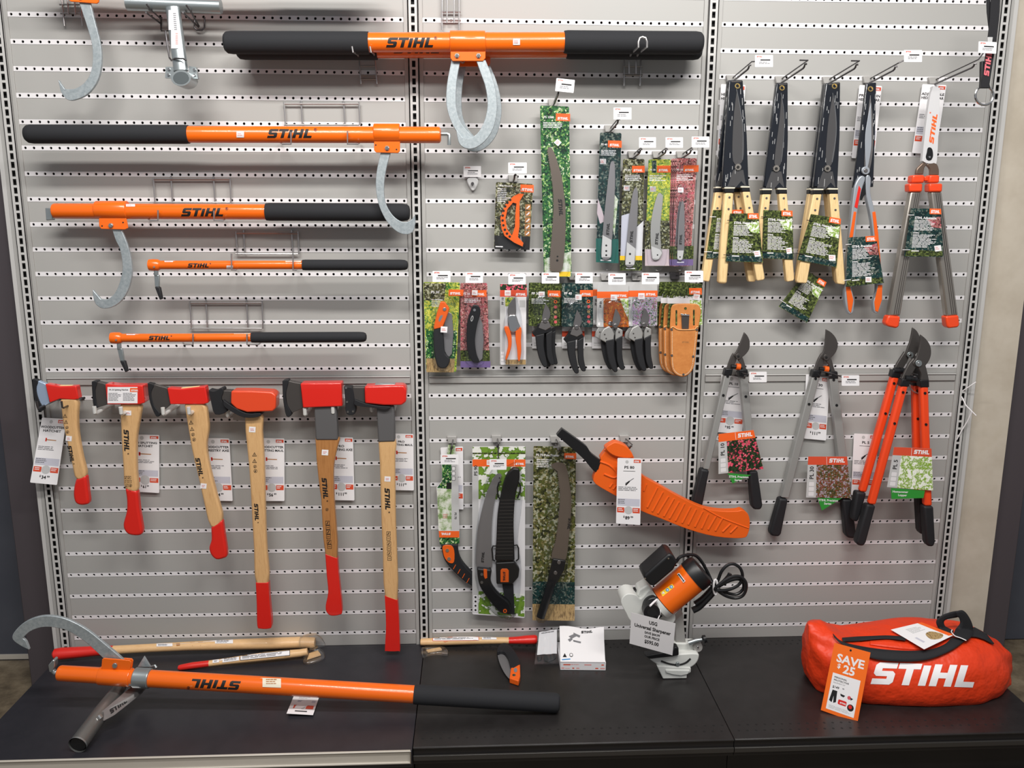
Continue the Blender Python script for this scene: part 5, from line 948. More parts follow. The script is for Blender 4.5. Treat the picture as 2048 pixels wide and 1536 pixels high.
# ================================================================ hedge shears
def handle(t, quad, d, m='woodl', r=.45, name='handle'):
    (a, b), (c, e) = quad      # (top-left, top-right), (bottom-left, bottom-right)
    return pp(t, name, [a, b, lerp(Vector(b), Vector(e), .5)+Vector((.8, 0)), e, (e[0]-2, e[1]+4), (c[0]+2, c[1]+4), c, lerp(Vector(a), Vector(c), .5)+Vector((-.8, 0))], d-r, d+r, m, .3, 0, seg=4)
def hangtag(t, corners, d, title, mats, price=True, n1=8, n2=10):
    f = QF(*corners, d); s = MB(); w, h = f.w, f.h
    s.slab(f, w, h, M[mats[0]], .02)
    s.face(f, [(w*.55, h*.22), (w*.98, h*.15), (w*.98, h*.4), (w*.7, h*.38)], M[mats[1]], .006); s.face(f, [(w*.02, h*.85), (w*.98, h*.88), (w*.98, h*.99), (w*.02, h*.99)], M['f_dark' if mats[0] == 'f_hedge' else 'f_hedge'], .007)
    s.rect(f, w*.62, -.5, w*1.0, h*.11, M['orange3'], .01); s.ink(f, LOGO, M['white'], w*.66, h*.09, h*.065, eps=.016, sx=min(1, w*.3/(h*.065*4.4)))
    s.text(f, title, M['white'], w*.16, h*.215, h*.05, eps=.018, bold=.03); s.lines(f, w*.16, h*.24, w*.8, h*.24+h*.028*n1, n1, M['white'], .018)
    s.text(f, 'STIHL', M['white'], w*.16, h*.52, h*.035, eps=.018, bold=.03); s.lines(f, w*.16, h*.54, w*.84, h*.54+h*.028*n2, n2, M['white'], .018)
    s.rect(f, w*.16, h*.87, w*.36, h*.89, M['white'], .018)
    if price: s.face(f, [(w*.76, h*.77), (w*.94, h*.75), (w*.96, h*.87), (w*.79, h*.89)], M['white'], .02); s.lines(f, w*.79, h*.79, w*.92, h*.86, 2, M['pinkish'], .026)
    o = s.build('hang_tag', t, keep=True, label='printed cardboard hang tag')
    q = MB(); 
    for v in (.14, .86):
        p0 = f(-w*.08, h*v, .1); q.tube([p0, f(w*.12, h*v, .06)], .045, M['blk'] if mats[0] == 'f_hedge' and price is not None else M['white'], 6)
    q.build('tag_tie', t)
    return o
def hedge_shear(label, top, bot, grom, nut, blade, h1, h2, d, tag_=None, group='wooden-handled black hedge shears', wood='woodl'):
    t = thing('hedge_shears', label, 'hedge shears', W(grom[0], grom[1], d), group)
    (a, b), (c, e) = top, bot
    o = pp(t, 'vinyl_sheath', [a, b, lerp(Vector(b), Vector(e), .5)+Vector((2, 0)), e, c, lerp(Vector(a), Vector(c), .5)], d-.35, d+.3, 'vinyl', .12, 0)
    f = pf(d+.3); q = MB()
    q.face(f, [(a[0]+5, a[1]+4), (b[0]-2, b[1]+4), (b[0]-3, b[1]+1.5), (a[0]+5, a[1]+2)], M['steel'], .01)
    q.face(f, [(x+nut[0], y+nut[1]) for x, y in ((-10, 6), (10, 6), (16, 40), (6, 28), (-6, 42), (-22, 40))], M['vinyls'], .012)
    for i in range(26):      # crease glints of the clear vinyl front, painted as flat light grey slivers
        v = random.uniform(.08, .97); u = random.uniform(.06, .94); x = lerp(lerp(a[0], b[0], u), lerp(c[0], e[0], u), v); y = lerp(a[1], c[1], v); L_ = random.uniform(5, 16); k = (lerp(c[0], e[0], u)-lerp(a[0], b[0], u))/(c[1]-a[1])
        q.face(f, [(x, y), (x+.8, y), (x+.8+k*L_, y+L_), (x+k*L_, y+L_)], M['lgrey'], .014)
    q.build('crease_glints', o, keep=True)
    bl = MB(); bl.prism(sm(blade, 4, (0,)), d+.3, d+.36, M['vinyls']); bl.build('cutting_blade', t)
    e1 = MB(); bx = sorted(blade, key=lambda p: -p[0]); e1.tube([W(x-1, y, d+.37) for x, y in sm([blade[0], blade[1], blade[2], blade[3]], 4, (), False)], .06, M['chrome'], 6); e1.build('blade_edge', t)
    q = MB(); q.tube([W(grom[0]+4.4*math.cos(i*.4488), grom[1]+4.4*math.sin(i*.4488), d+.32) for i in range(15)], .08, M['brass'], 6); q.build('grommet', t)
    q = MB(); q.prism([(nut[0]+(7 if i % 2 else 5.6)*math.cos(i*math.pi/12), nut[1]+(7 if i % 2 else 5.6)*math.sin(i*math.pi/12)) for i in range(24)], d+.3, d+.5, M['alu']); q.disc(nut[0], nut[1], 3, d+.5, d+.6, M['dark'], 6); q.build('pivot_nut', t)
    for h in (h1, h2):
        (p, q_), (r, s_) = h
        k = (r[0]-p[0])/(r[1]-p[1])
        fe = MB(); fe.prism([(p[0]-k*14-1, p[1]-12), (q_[0]-k*14+1, q_[1]-12), (q_[0]+1, q_[1]+2), (p[0]-1, p[1]+2)], d-.5, d+.5, M['black']); fe.build('ferrule', t, bevel=.12, seg=3)
        fe = MB(); fe.prism([(p[0]-k*12-1.4, p[1]-9.5), (q_[0]-k*12+1.4, q_[1]-9.5), (q_[0]+1.4-k*9, q_[1]-6.5), (p[0]-1.4-k*9, p[1]-6.5)], d-.53, d+.54, M['cream']); fe.build('cream_ring', t, bevel=.05)
        hb = handle(t, h, d, wood)
        for v in (.06, .19):
            q = MB(); x, y = lerp(lerp(p[0], q_[0], .55), lerp(r[0], s_[0], .55), v), lerp(p[1], r[1], v); q.disc(x, y, 2.2, d+.4, d+.5, M['pivot'], 10); q.build('rivet', hb)
    if tag_: hangtag(t, *tag_)
    return t
TAG = ('f_hedge', 'f_lime')
hedge_shear('rear one of the two leftmost wooden-handled shears, its tag partly covered', ((1456, 160), (1476, 160)), ((1431, 375), (1478, 377)), (1466, 170), (1451, 337), [(1463, 190), (1467, 230), (1468, 270), (1462, 325), (1450, 325), (1456, 240)],
 (((1431, 383), (1448, 383)), ((1404, 558), (1420, 560))), (((1469, 383), (1481, 383)), ((1497, 560), (1512, 560))), 3.0, (((1426, 420), (1487, 420), (1492, 518), (1412, 517)), 3.6, 'STIHL Heavy Duty', TAG, None))
hedge_shear('front one of the two leftmost wooden-handled shears, tag with white price sticker', ((1458, 160), (1486, 160)), ((1444, 376), (1498, 377)), (1475, 172), (1476.5, 334), [(1474, 178), (1481, 215), (1487, 260), (1486, 320), (1466, 322), (1467, 240)],
 (((1450, 384), (1468, 384)), ((1436.5, 563), (1455, 564))), (((1485, 382), (1500, 382)), ((1513, 558), (1530, 556))), 4.3, (((1460, 427), (1517, 427), (1526, 525), (1451, 523)), 5.0, 'STIHL Heavy Duty', TAG))
hedge_shear('second wooden-handled shears from the left, hanging alone', ((1553, 166), (1576, 165)), ((1527, 374), (1573, 380)), (1564, 176), (1553, 337), [(1563, 186), (1568, 220), (1569, 260), (1563, 324), (1549, 326), (1559, 240)],
 (((1525, 387), (1542, 387)), ((1508, 540), (1524, 540))), (((1558, 386), (1574, 386)), ((1573, 560), (1589, 558))), 3.4, (((1527, 420), (1585, 422), (1587, 519), (1524, 517)), 3.95, 'STIHL Heavy Duty', TAG))
hedge_shear('rear one of the third wooden-handled shears, its rotated tag dangling below', ((1648, 167), (1668, 166)), ((1621, 374), (1660, 376)), (1660, 174), (1650, 337), [(1658, 190), (1661, 230), (1660, 270), (1654, 325), (1646, 325), (1652, 240)],
 (((1619, 386), (1634, 386)), ((1593, 556), (1606, 556))), (((1651, 386), (1664, 386)), ((1671, 560), (1686, 560))), 2.2, (((1613, 541), (1653, 565), (1614, 646), (1557, 613)), 2.6, 'STIHL Heavy Duty', TAG, None))
hedge_shear('front one of the third wooden-handled shears, tilted tag with price sticker', ((1652, 166), (1681, 164)), ((1627, 374), (1675, 377)), (1669, 172.5), (1655.5, 337), [(1666, 186), (1672, 225), (1673, 270), (1665, 325), (1652, 325), (1656, 250)],
 (((1627, 387), (1644, 387)), ((1594, 562), (1615, 563))), (((1659, 386), (1676, 386)), ((1674, 564), (1691, 566))), 3.6, (((1622, 428), (1682, 438), (1673, 535), (1594, 520)), 4.2, 'STIHL Heavy Duty', TAG))
# precision shears
t = thing('hedge_shears', 'precision hedge shears with orange inlaid silver arms, fourth from the left', 'hedge shears', W(1742, 178, 3.4))
d = 3.4
o = pp(t, 'vinyl_sheath', [(1733, 166), (1753, 165), (1751, 260), (1747, 374), (1706, 376), (1722, 260)], d-.35, d+.1, 'vinyl', .1, 0)
f = pf(d+.1); q = MB()
for i in range(20):  # glints painted near the sheath edges as light grey slivers
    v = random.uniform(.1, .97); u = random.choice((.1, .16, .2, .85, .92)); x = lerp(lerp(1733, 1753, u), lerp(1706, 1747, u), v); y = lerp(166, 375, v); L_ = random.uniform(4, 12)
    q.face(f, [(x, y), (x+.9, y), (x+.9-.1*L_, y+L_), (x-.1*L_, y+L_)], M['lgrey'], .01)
q.build('crease_glints', o, keep=True)
pp(t, 'cutting_blade', [(1741, 190), (1746, 240), (1746, 300), (1738, 345), (1729, 340), (1732, 270)], d+.1, d+.2, 'steelb', .03, 4, (0,))
pp(t, 'cutting_blade', [(1742, 205), (1743, 260), (1742, 300), (1733, 340), (1730, 280), (1735, 240)], d+.2, d+.28, 'silver', .03, 4, (0,))
q = MB(); q.tube([W(1741+4.4*math.cos(i*.4488), 178+4.4*math.sin(i*.4488), d+.12) for i in range(15)], .08, M['brass'], 6); q.build('grommet', t)
q = MB(); q.disc(1732, 341, 8, d+.2, d+.55, M['silver'], 20); q.disc(1732, 341, 4, d+.55, d+.65, M['steelb'], 12); q.build('pivot_nut', t, bevel=.06)
for nm, arm, inl in (('left', [(1722, 352), (1731, 356), (1724, 380), (1716, 419), (1711, 474), (1703, 540), (1702, 569), (1709, 600), (1708, 615), (1706, 626), (1697, 627), (1690, 600), (1691, 560), (1699, 470), (1707, 390), (1712, 366)], [(1718, 371), (1722, 378), (1715, 417), (1709, 414)]),
                     ('right', [(1733, 352), (1742, 356), (1741, 385), (1748, 415), (1755, 460), (1762, 530), (1765.5, 569), (1765, 600), (1757, 624), (1749, 624), (1747, 603), (1754, 582), (1752, 530), (1743, 440), (1733, 392)], None)):
    o = pp(t, 'silver_arm', arm, d-.3, d+.45, 'silver', .14, 3, (), seg=3)
    if inl: pp(o, 'red_inset', inl, d+.43, d+.5, 'red', .02)
pp(t, 'bumper', [(1726, 370), (1736, 366), (1735, 382), (1728, 392), (1723, 400)], d-.2, d+.3, 'black', .1, 3, ())
for P in ([(1708, 423), (1713, 424), (1706, 474), (1699, 476)], [(1745, 424), (1751, 423), (1757, 470), (1762, 530), (1756, 530)], [(1692, 574), (1700, 572), (1707, 600), (1705, 612), (1702, 626), (1697, 620)], [(1757, 570), (1765, 570), (1764, 600), (1756, 624), (1751, 622), (1749, 604)]):
    o = pp(t, 'orange_grip_inlay', P, d+.4, d+.52, 'orange2', .03, 3, range(len(P)))
hangtag(t, ((1696, 475), (1752, 472), (1768, 566), (1691.5, 574)), 4.4, 'STIHL Precision', ('f_dark', 'f_pink'), None)
sticker(t, 1737, 559, 6, 4.45)
# adjustable shears
t = thing('hedge_shears', 'adjustable hedge shears with telescopic metal handles and white blade cover, rightmost', 'hedge shears', W(1872, 180, 3.6)); d = 3.6
o = pp(t, 'white_blade_cover', [(1867, 172), (1880, 176), (1878, 240), (1874, 320), (1868, 326), (1856, 327), (1846, 322), (1845, 316), (1852, 250), (1860, 195)], d-.2, d+.3, 'frost', .14, 3, (0, 1), seg=3)
q = MB(); q.ink(pf(d+.31), LOGO, M['orange3'], 1867, 288, 9.5, ang=-82, sx=1.5); q.text(pf(d+.31), '®', M['orange3'], 1862, 227, 3, ang=-82); q.build('logo_print', o, keep=True)
q = MB(); q.prism(sm([(1856, 296), (1861, 295), (1865, 300), (1866, 312), (1862, 320), (1855, 320), (1852, 314), (1854, 305)], 3), d+.3, d+.36, M['black']); q.disc(1859.5, 314, 2, d+.36, d+.42, M['chrome']); q.build('cover_slot', o)
pp(t, 'steel_fork', [(1847, 325), (1853, 329), (1849, 336), (1847, 349), (1832, 349), (1834, 338), (1840, 331)], d-.2, d+.25, 'brown', .1, 3, (3, 4))
pp(t, 'steel_fork', [(1854, 329), (1868, 325), (1875, 330), (1878, 340), (1878, 350), (1861, 350), (1861, 340), (1858, 334)], d-.2, d+.25, 'brown', .1, 3, (4, 5))
for x0, x1, y0, y1, sx_ in ((1824, 1850, 350, 366, 0), (1858, 1880, 350, 366, 0), (1819, 1846, 367, 384, 1), (1859, 1886, 367, 384, 1)):
    s = MB(); s.prism([(x0+2*(1-sx_), y0), (x1, y0), (x1-1, y1), (x0, y1)], d-.65, d+.65, M['redo2']); s.build('orange_collar', t, bevel=.2, seg=3)
pp(t, 'bump_stop', [(1849, 353), (1859, 353), (1860, 362), (1849, 362)], d-.3, d+.3, 'redo2', .1)
for P, cap in (([(1822, 383), (1844, 383), (1801, 632), (1777.5, 632)], [(1777, 631), (1801.5, 633), (1799, 653), (1793, 657), (1776, 653), (1771.5, 647)]), ([(1862, 383), (1884, 383), (1917, 631), (1893.5, 633)], [(1892, 633), (1918, 630.5), (1920, 650), (1916, 655), (1898, 657), (1894, 652)])):
    s = MB(); s.prism(P, d-.55, d+.45, M['alu']); o = s.build('telescopic_handle', t, bevel=.2, seg=3)
    s = MB(); a, b, c, e = [Vector(p) for p in P]
    for u in (.45, .62, .78): s.tube([W(*(lerp(a, b, u)+Vector((0, 3))), d+.45), W(*(lerp(e, c, u)-Vector((0, 3))), d+.45)], .05, M['steel'], 6)
    s.build('grooves', o)
    pp(t, 'end_cap', cap, d-.65, d+.6, 'redo2', .22, 0, label='orange end cap', seg=3)
hangtag(t, ((1822, 416.5), (1882, 418), (1887, 514), (1808.5, 513)), 4.5, 'STIHL Adjustable', ('f_dark', 'f_pink'))

# ================================================================ loppers
def lopper(label, blade, pivot, jawL, jawR, bump, arms, grips, d, armm, tagc=None, big=1, code='PL 10', photo='f_roses', scr=(), group='long-handled loppers', bumpm='orange2', tongue=None, band='orange3'):
    t = thing('lopper', label, 'lopper', W(pivot[0], pivot[1], d), group)
    pp(t, 'hooked_blade', blade, d-.12, d+.2, 'steel', .07, 4, (0,))
    pp(t, 'lower_jaw', jawL, d-.3, d+.1, 'steel', .08, 3, (0,)); pp(t, 'upper_jaw', jawR, d+.0, d+.36, 'steel', .08, 3, (0,))
    q = MB(); q.disc(pivot[0], pivot[1], 5.6*big, d+.3, d+.5, M['steel'] if bumpm == 'orange2' else M['zinc'], 18); q.disc(pivot[0], pivot[1], 2.5*big, d+.5, d+.56, M['dark'] if bumpm == 'orange2' else M['chrome'], 8); q.build('pivot_bolt', t, bevel=.04)
    x, y = bump; q = MB(); q.tube([W(x-12, y, d+.2), W(x+10, y+2, d+.2)], .28 if bumpm == 'orange2' else .42, M['black'], 12); q.build('bumper', t)
    q = MB(); q.tube([W(x-2, y, d+.25), W(x+6, y+1, d+.25)], .42, M[bumpm], 14); q.build('bumper_ring', t, label=('orange bumper ring' if bumpm == 'orange2' else 'black bumper ring'))
    for (P, g) in zip(arms, grips):
        s = MB(); s.prism(P, d-.5, d+.45, M[armm]); o = s.build('arm', t, bevel=.3 if armm == 'redo2' else .12, seg=4)
        a, b, c, e = [Vector(p) for p in P]; f_ = MB(); dv = (e-a).normalized()
        f_.prism([tuple(a-dv*12+Vector((-1, 0))), tuple(b-dv*12+Vector((1, 0))), tuple(b+dv*3+Vector((1, 0))), tuple(a+dv*3+Vector((-1, 0)))], d-.55, d+.52, M['black']); f_.build('black_collar', t, bevel=.12, seg=3)
        m_ = lerp(a, b, .5); dn = lerp(e, c, .5)-m_
        for v in scr:
            q = MB(); p = m_+dn*v; q.disc(p.x, p.y, 2.7, d+.44, d+.52, M['black'], 12); q.build('arm_screw', o)
        pp(t, 'rubber_grip', g, d-.65, d+.62, 'rubber', .3, 0, seg=4)
    if tagc:
        f = QF(*tagc, d+.75); w, h = f.w, f.h; s = MB()
        if tongue: s.extr([W(x, y, d+.7) for x, y in tongue], (0, .02*IN, 0), M['green']); 
        s.slab(f, w, h, M['lgrey'], .02); s.rect(f, 0, 0, w, h*.2, M[band]); s.rect(f, w*.22, h*.2, w, h, M[photo]); s.rect(f, w*.47, h*.01, w*.478, h*.19, M['white'], .01)
        s.ink(f, LOGO, M['white'], w*.53, h*.145, h*.1, eps=.016, sx=min(1, w*.42/(h*.1*4.4))); s.text(f, code, M['blk'], w*.15, h*.55, h*.1, ang=-90, eps=.014, bold=.02)
        for i in range(3):
            s.face(f, rr(w*.05, h*(.62+.12*i), w*.17, h*(.72+.12*i), 1, 1), M['white2'], .012)
        q = MB()
        s.build('hang_tag', t, keep=True, label='%s photo hang tag' % ('rose' if photo == 'f_roses' else 'tree'))
        if tongue:
            q = MB(); c = tongue[0]; q.text(pf(d+.72), 'STIHL Precision' if code != 'PL 5' else 'Homeowner', M['white'], min(p[0] for p in tongue)+3, tongue[0][1]+9, 4.4, ang=2); q.text(pf(d+.72), 'Series' if code != 'PL 5' else 'Lopper', M['white'], min(p[0] for p in tongue)+14, tongue[0][1]+16, 4.4, ang=2); q.build('tag_lettering', t, keep=True)
    return t
lopper('small loppers with grey arms and red rose tag', [(1489, 664.5), (1496, 673), (1500, 685), (1498, 700), (1488, 712), (1478, 716), (1468, 712), (1474, 701), (1483, 680)], (1477, 713),
 [(1467, 706), (1474, 718), (1466, 736), (1464, 746), (1452, 744), (1455, 734), (1462, 715)], [(1474, 707), (1484, 712), (1492, 735), (1494, 746), (1480, 746), (1482, 730), (1476, 720)], (1474, 733),
 [[(1450, 749), (1463, 749), (1419, 940), (1407, 938)], [(1480, 751), (1496, 751), (1513, 943), (1498, 943)]],
 [[(1402.5, 938), (1419.5, 941), (1406, 1010), (1402, 1016), (1390, 1014), (1385, 1006)], [(1498.5, 942), (1516, 942), (1526, 1012), (1522, 1020), (1509, 1020), (1504, 1014)]], 2.0, 'aluc',
 ((1437, 868), (1507, 860), (1527, 938), (1437, 948)), 1, 'PL 10', 'f_roses', (.02, .22), tongue=[(1455, 946), (1502, 950), (1465, 967)])
lopper('long loppers with grey arms and brown berry tag', [(1652.5, 658.6), (1664, 666), (1673, 678), (1676, 692), (1671, 706), (1661, 716), (1650, 720), (1642, 714), (1648, 700), (1651, 680)], (1653, 715),
 [(1644, 706), (1650, 720), (1642, 740), (1638, 750), (1626, 748), (1631, 734), (1637, 718)], [(1649, 708), (1661, 714), (1669, 738), (1671, 749), (1656, 748), (1659, 732), (1652, 722)], (1650, 738),
 [[(1625.5, 752), (1640, 753), (1578, 997), (1563, 995)], [(1658.5, 755), (1676, 755), (1704, 997), (1687, 997)]],
 [[(1559.6, 997), (1577, 999), (1563, 1068), (1559, 1074), (1544, 1073), (1540, 1066)], [(1685.4, 999), (1705, 999), (1713.5, 1070), (1710, 1078), (1697, 1077), (1692, 1070)]], 1.1, 'aluc',
 ((1616.5, 913), (1694, 913), (1702, 996), (1612, 995)), 1.05, 'PL 30', 'f_berry', (.02, .23), tongue=[(1634, 993), (1686, 995), (1644, 1021)], band='brick')
lopper('rear pair of the orange-armed loppers, its blade tip higher', [(1825.8, 655), (1834, 662), (1840, 674), (1842, 690), (1836, 704), (1824, 714), (1812, 712), (1814, 700), (1821, 680)], (1821, 710),
 [(1810, 703), (1818, 716), (1806, 738), (1800, 750), (1787, 748), (1792, 732), (1802, 715)], [(1818, 704), (1830, 708), (1840, 735), (1844, 758), (1828, 758), (1828, 730)], (1800, 741),
 [[(1785, 752), (1800, 754), (1734, 986), (1720, 984)], [(1827, 769), (1843, 769), (1847, 984), (1831, 984)]],
 [[(1714, 984), (1734, 986), (1722, 1030), (1716, 1045), (1706, 1042), (1706, 1030)], [(1835, 990), (1852, 990), (1854, 1062), (1850, 1070), (1842, 1069), (1839, 1062)]], 2.6, 'redo2', None, 1.1, scr=(.06, .32), bumpm='black')
lopper('front pair of the orange-armed loppers with pale green tree tag', [(1841.7, 669), (1853, 679), (1861, 692), (1862.5, 708), (1858, 722), (1849, 733), (1838, 736), (1826, 728), (1834, 714), (1840, 690)], (1838, 727),
 [(1828, 716), (1834, 730), (1822, 752), (1816, 766), (1802, 764), (1808, 748), (1818, 728)], [(1832, 720), (1848, 724), (1855, 745), (1858, 768), (1842, 768), (1843, 750), (1838, 738)], (1822, 757),
 [[(1803, 770), (1818, 771), (1752.5, 1011), (1738, 1009)], [(1842, 772), (1858, 772), (1865.6, 1013), (1850, 1013)]],
 [[(1735, 1009), (1752.5, 1012), (1733, 1085), (1728, 1093), (1717, 1092), (1713, 1085)], [(1848, 1013), (1868, 1013), (1871.6, 1085), (1868, 1094), (1857, 1094), (1853, 1087)]], 4.1, 'redo2',
 ((1788, 894), (1863, 897), (1866, 981), (1774, 974)), 1.15, 'PL 5', 'f_lime', (.06, .32), bumpm='black', tongue=[(1782, 976), (1850, 981), (1847, 996), (1783, 998)], band='brick')
t = thing('safety_wire', 'thin steel wire looped between the heads of the orange-armed loppers', 'wire', W(1834, 784, 3))
q = MB(); q.tube([W(x, y, 3.2) for x, y in sm([(1817, 770), (1824, 780), (1834, 786), (1846, 787), (1853, 785)], 5, (), False)], .07, M['wire'], 6); q.build('wire_loop', t)
# ================================================================ lanyard with ring (top right)
t = thing('lanyard', 'black printed webbing strap with a steel ring hanging at the top right corner', 'lanyard', W(1965, 190, 8))
s = MB(); s.extr([W(x, y, 8.6) for x, y in ((1983, -25), (2002, -25), (1998, 40), (1992, 88), (1978, 175), (1962, 175), (1974, 90), (1980, 40))], (0, .09*IN, 0), M['webbing']); s.build('webbing_strap', t)
s = MB(); s.extr([W(x, y, 8.3) for x, y in ((1972, -25), (1980, -25), (1981, 20), (1987, 50), (1981, 88), (1978, 60), (1974, 25))], (0, .08*IN, 0), M['webbing']); s.build('rear_strap', t)
s = MB(); s.prism([(1964, 122), (1979, 122), (1979, 165), (1981, 176), (1962, 176), (1963, 165)], 8.0, 8.5, M['black']); s.build('keeper', t, bevel=.06)
s = MB(); s.prism([(1976, 74), (1986, 74), (1984, 90), (1976, 90)], 8.55, 8.75, M['lgrey']); s.build('metal_crimp', t, bevel=.04)
f = QF((1972, 100), (1990, 100), (1981, 156), (1966, 156), 8.66); s = MB(); s.ink(f, LOGO, mat('faded_red_logo', (224, 110, 120), .7), 12, 53, 11, ang=-90, eps=.01, sx=1.1); s.build('logo_print', t, keep=True)
s = MB(); s.tube([W(1968.5+18*math.cos(i*math.pi/16), 191+19*math.sin(i*math.pi/16), 8) for i in range(33)], .14, M['chrome'], 10); s.build('steel_ring', t)
for lab, P in (('short white zip tie end poking out of the right upright', [(1925, 782, .3), (1940, 772, 1.2), (1952, 764, 1.6)]), ('white cable tie sticking diagonally out of the right upright', [(1923, 793, .3), (1932, 811, 1), (1944, 823, 1.5), (1952, 831, 1.7)]), ('thin white thread dangling beside the right upright', [(1944, 823, 1.6), (1935, 842, 1), (1923, 862, .6), (1913, 880, .3)])):
    q = MB(); q.tube([W(*p) for p in P], .07, M['white'], 6); tag(q.build('cable_tie'), lab, 'cable tie', 'white ties on the right upright')

# ================================================================ things lying on the base shelves
def flat(mb, pts, h0, h1, m):            # outline traced on the top face, h inches above the shelf
    return mb.extr([WZ(x, y, h1) for x, y in pts], (0, 0, (h0-h1)*IN), M[m])
def fl(t, name, pts, h0, h1, m, bevel=.05, k=3, seg=2, sharp=None):
    s = MB(); flat(s, sm(pts, k, range(len(pts)) if sharp is None else sharp) if k else pts, h0, h1, m); return s.build(name, t, bevel=bevel, seg=seg)
# big log hook on its tube stand
DL, DR = 14.5, 16.85
th = thing('log_hook', 'large log hook lying on the black shelf, propped on a grey steel tube stand', 'logging tool', W(300, 1356, DL))
ax = lambda x: W(x, lerp(1346, 1406, (x-117)/1001), lerp(DL, DR, (x-117)/1001))
A, B = ax(117), ax(828); L_ = (B-A).length/IN
p = MB(); p.rod(A, B, [(0, .72), (.1, .84), (.3, .9), (4.6, .92), (4.8, .98), (L_, 1.02)], M['orange']); p.build('pole', th); hf = p.hit()
A2, B2 = ax(828), ax(1119); L2 = (B2-A2).length/IN
p = MB(); p.rod(A2, B2, [(0, 1.02), (.02, 1.1), (.3, 1.13), (L2-.6, 1.12), (L2-.2, 1.05), (L2, .8)], M['foam']); p.build('foam_grip', th)
q = MB(); q.ink(hf, LOGOC, M['blk'], 482, 1362.5, 18, ang=183, sx=1.3); q.text(hf, '®', M['blk'], 380, 1373, 6, ang=183); q.build('logo_print', th, keep=True)
q = MB()
q.patch(hf, 525, 1351, 562, 1374, M['cream'], .04, .04)
q.lines(lambda u, v, h=0: hf(u, v, .06), 532, 1358, 556, 1370, 3, M['woodd']); q.build('price_sticker', th, keep=True, label='torn cream paper sticker')
s = MB(); s.rod(ax(200), ax(263), [(0, 1.02), (.1, 1.07), (3.6, 1.07), ((ax(263)-ax(200)).length/IN, 1.02)], M['orange'])
for dd, ox, oy in ((.35, 0, 0), (-.75, 4, -3)): s.prism([(204+ox, 1319+oy), (207+ox, 1317+oy), (259+ox, 1321+oy), (262+ox, 1325+oy), (259+ox, 1345+oy), (202+ox, 1341+oy)], DL+dd, DL+dd+.2, M['orange'])
b = s.build('hook_bracket', th, bevel=.05)
q = MB(); q.disc(229, 1332, 5, DL+.55, DL+.72, M['zinc'], 18); q.build('bolt', b, bevel=.03)
hookblade(th, [(246, 1326), (244, 1318), (208, 1287), (177, 1262), (146, 1244), (116.7, 1234), (87.5, 1232), (62.5, 1238), (41.7, 1250), (26, 1268), (26, 1280), (41.7, 1292), (58.3, 1300), (52, 1284), (45, 1276.5), (60.4, 1263), (83, 1255), (108, 1255), (133, 1261), (158, 1275), (181, 1293), (210, 1320)], DL, (0, 12, 14, 21), 'galv')
q = MB(); q.tube([ax(118), ax(110), W(105, 1340, DL)], .3, M['zinc'], 10); q.prism([(96, 1331), (105, 1320), (109, 1322), (109, 1334), (103, 1346), (98, 1344)], DL-.5, DL+.4, M['zinc']); q.build('end_pin', th, bevel=.08)
# stand
t = thing('log_stand', 'grey steel tube stand with slanted legs under the orange log hook on the shelf', 'stand', WZ(200, 1450, 0))
ft, up = WZ(155, 1490, 1.0), W(241, 1373, 13.3); kn = lerp(ft, up, .5); dk = -kn.y/IN+.95
s = MB(); n_ = 24; s.tube([ft, kn, up], [.96, .93, .7], M['steelb'] if False else M['galvd'] if 'galvd' in M else M['steel'], n_, cap=False); s.build('leg_tube', t)
q = MB(); q.tube([ft+(ft-kn).normalized()*.02*IN, ft+(kn-ft).normalized()*.2*IN], [1.0, .97], M['zinc'], 24, cap=False); q.tube([ft+(kn-ft).normalized()*.1*IN, kn], [.84, .8], M['dark'], 20); q.build('tube_rim', t)
s = MB(); P = [W(195, 1429, dk+.1), W(262, 1373, 14.3), W(297, 1372, 14.3), W(278, 1391, 14.9), W(229, 1430, dk-.2), W(207, 1443, dk+.2)]; s.extr(P, (0, .3*IN, -.1*IN), M['steelb']); s.build('brace_plate', t, bevel=.08, seg=3); bf = s.hit()
q = MB(); q.ink(bf, LOGOC, M['blk'], 222, 1427.5, 8.4, ang=-36, sx=1.15); q.text(bf, '®', M['blk'], 253, 1395, 3, ang=-36); q.build('logo_print', t, keep=True)
q = MB(); q.tube([W(197, 1431, dk+.3), W(202, 1437, dk+.4)], .3, M['chrome'], 10); q.build('weld_bolt', t)
q = MB(); q.prism([(256, 1365), (297, 1365), (291, 1378), (283, 1388), (266, 1390), (262, 1380)], DL-1.2, DL-.8, M['steelb']); q.prism([(226, 1371), (248, 1377), (246, 1383), (232, 1386)], DL-1.2, DL-.9, M['steelb']); q.prism([(288, 1313), (301, 1334), (275, 1334)], DL-1.3, DL-1.05, M['galv']); q.build('steel_fins', t, bevel=.03)
q = MB(); q.rod(ax(269), ax(301), [(0, 1.03), (.08, 1.16), (.9, 1.14), ((ax(301)-ax(269)).length/IN-.08, 1.16), ((ax(301)-ax(269)).length/IN, 1.03)], M['zinc']); q.prism([(258, 1368), (296, 1370), (294, 1374), (256, 1372)], DL+.5, DL+1.3, M['zinc']); q.prism([(262, 1357), (294, 1359), (294, 1366), (260, 1364)], DL+.95, DL+1.1, M['zinc']); q.build('pole_clamp', t, bevel=.04)
for x, y in ((264, 1361), (288, 1362)): q = MB(); q.disc(x, y, 3, DL+1.1, DL+1.22, M['chrome'], 6); q.build('clamp_nut', t)
q = MB(); q.tube([W(301, 1334, DL-.9), W(310, 1331, DL-.6), W(313, 1336, DL-.4)], .14, M['zinc'], 8); q.build('wing_bolt', t)

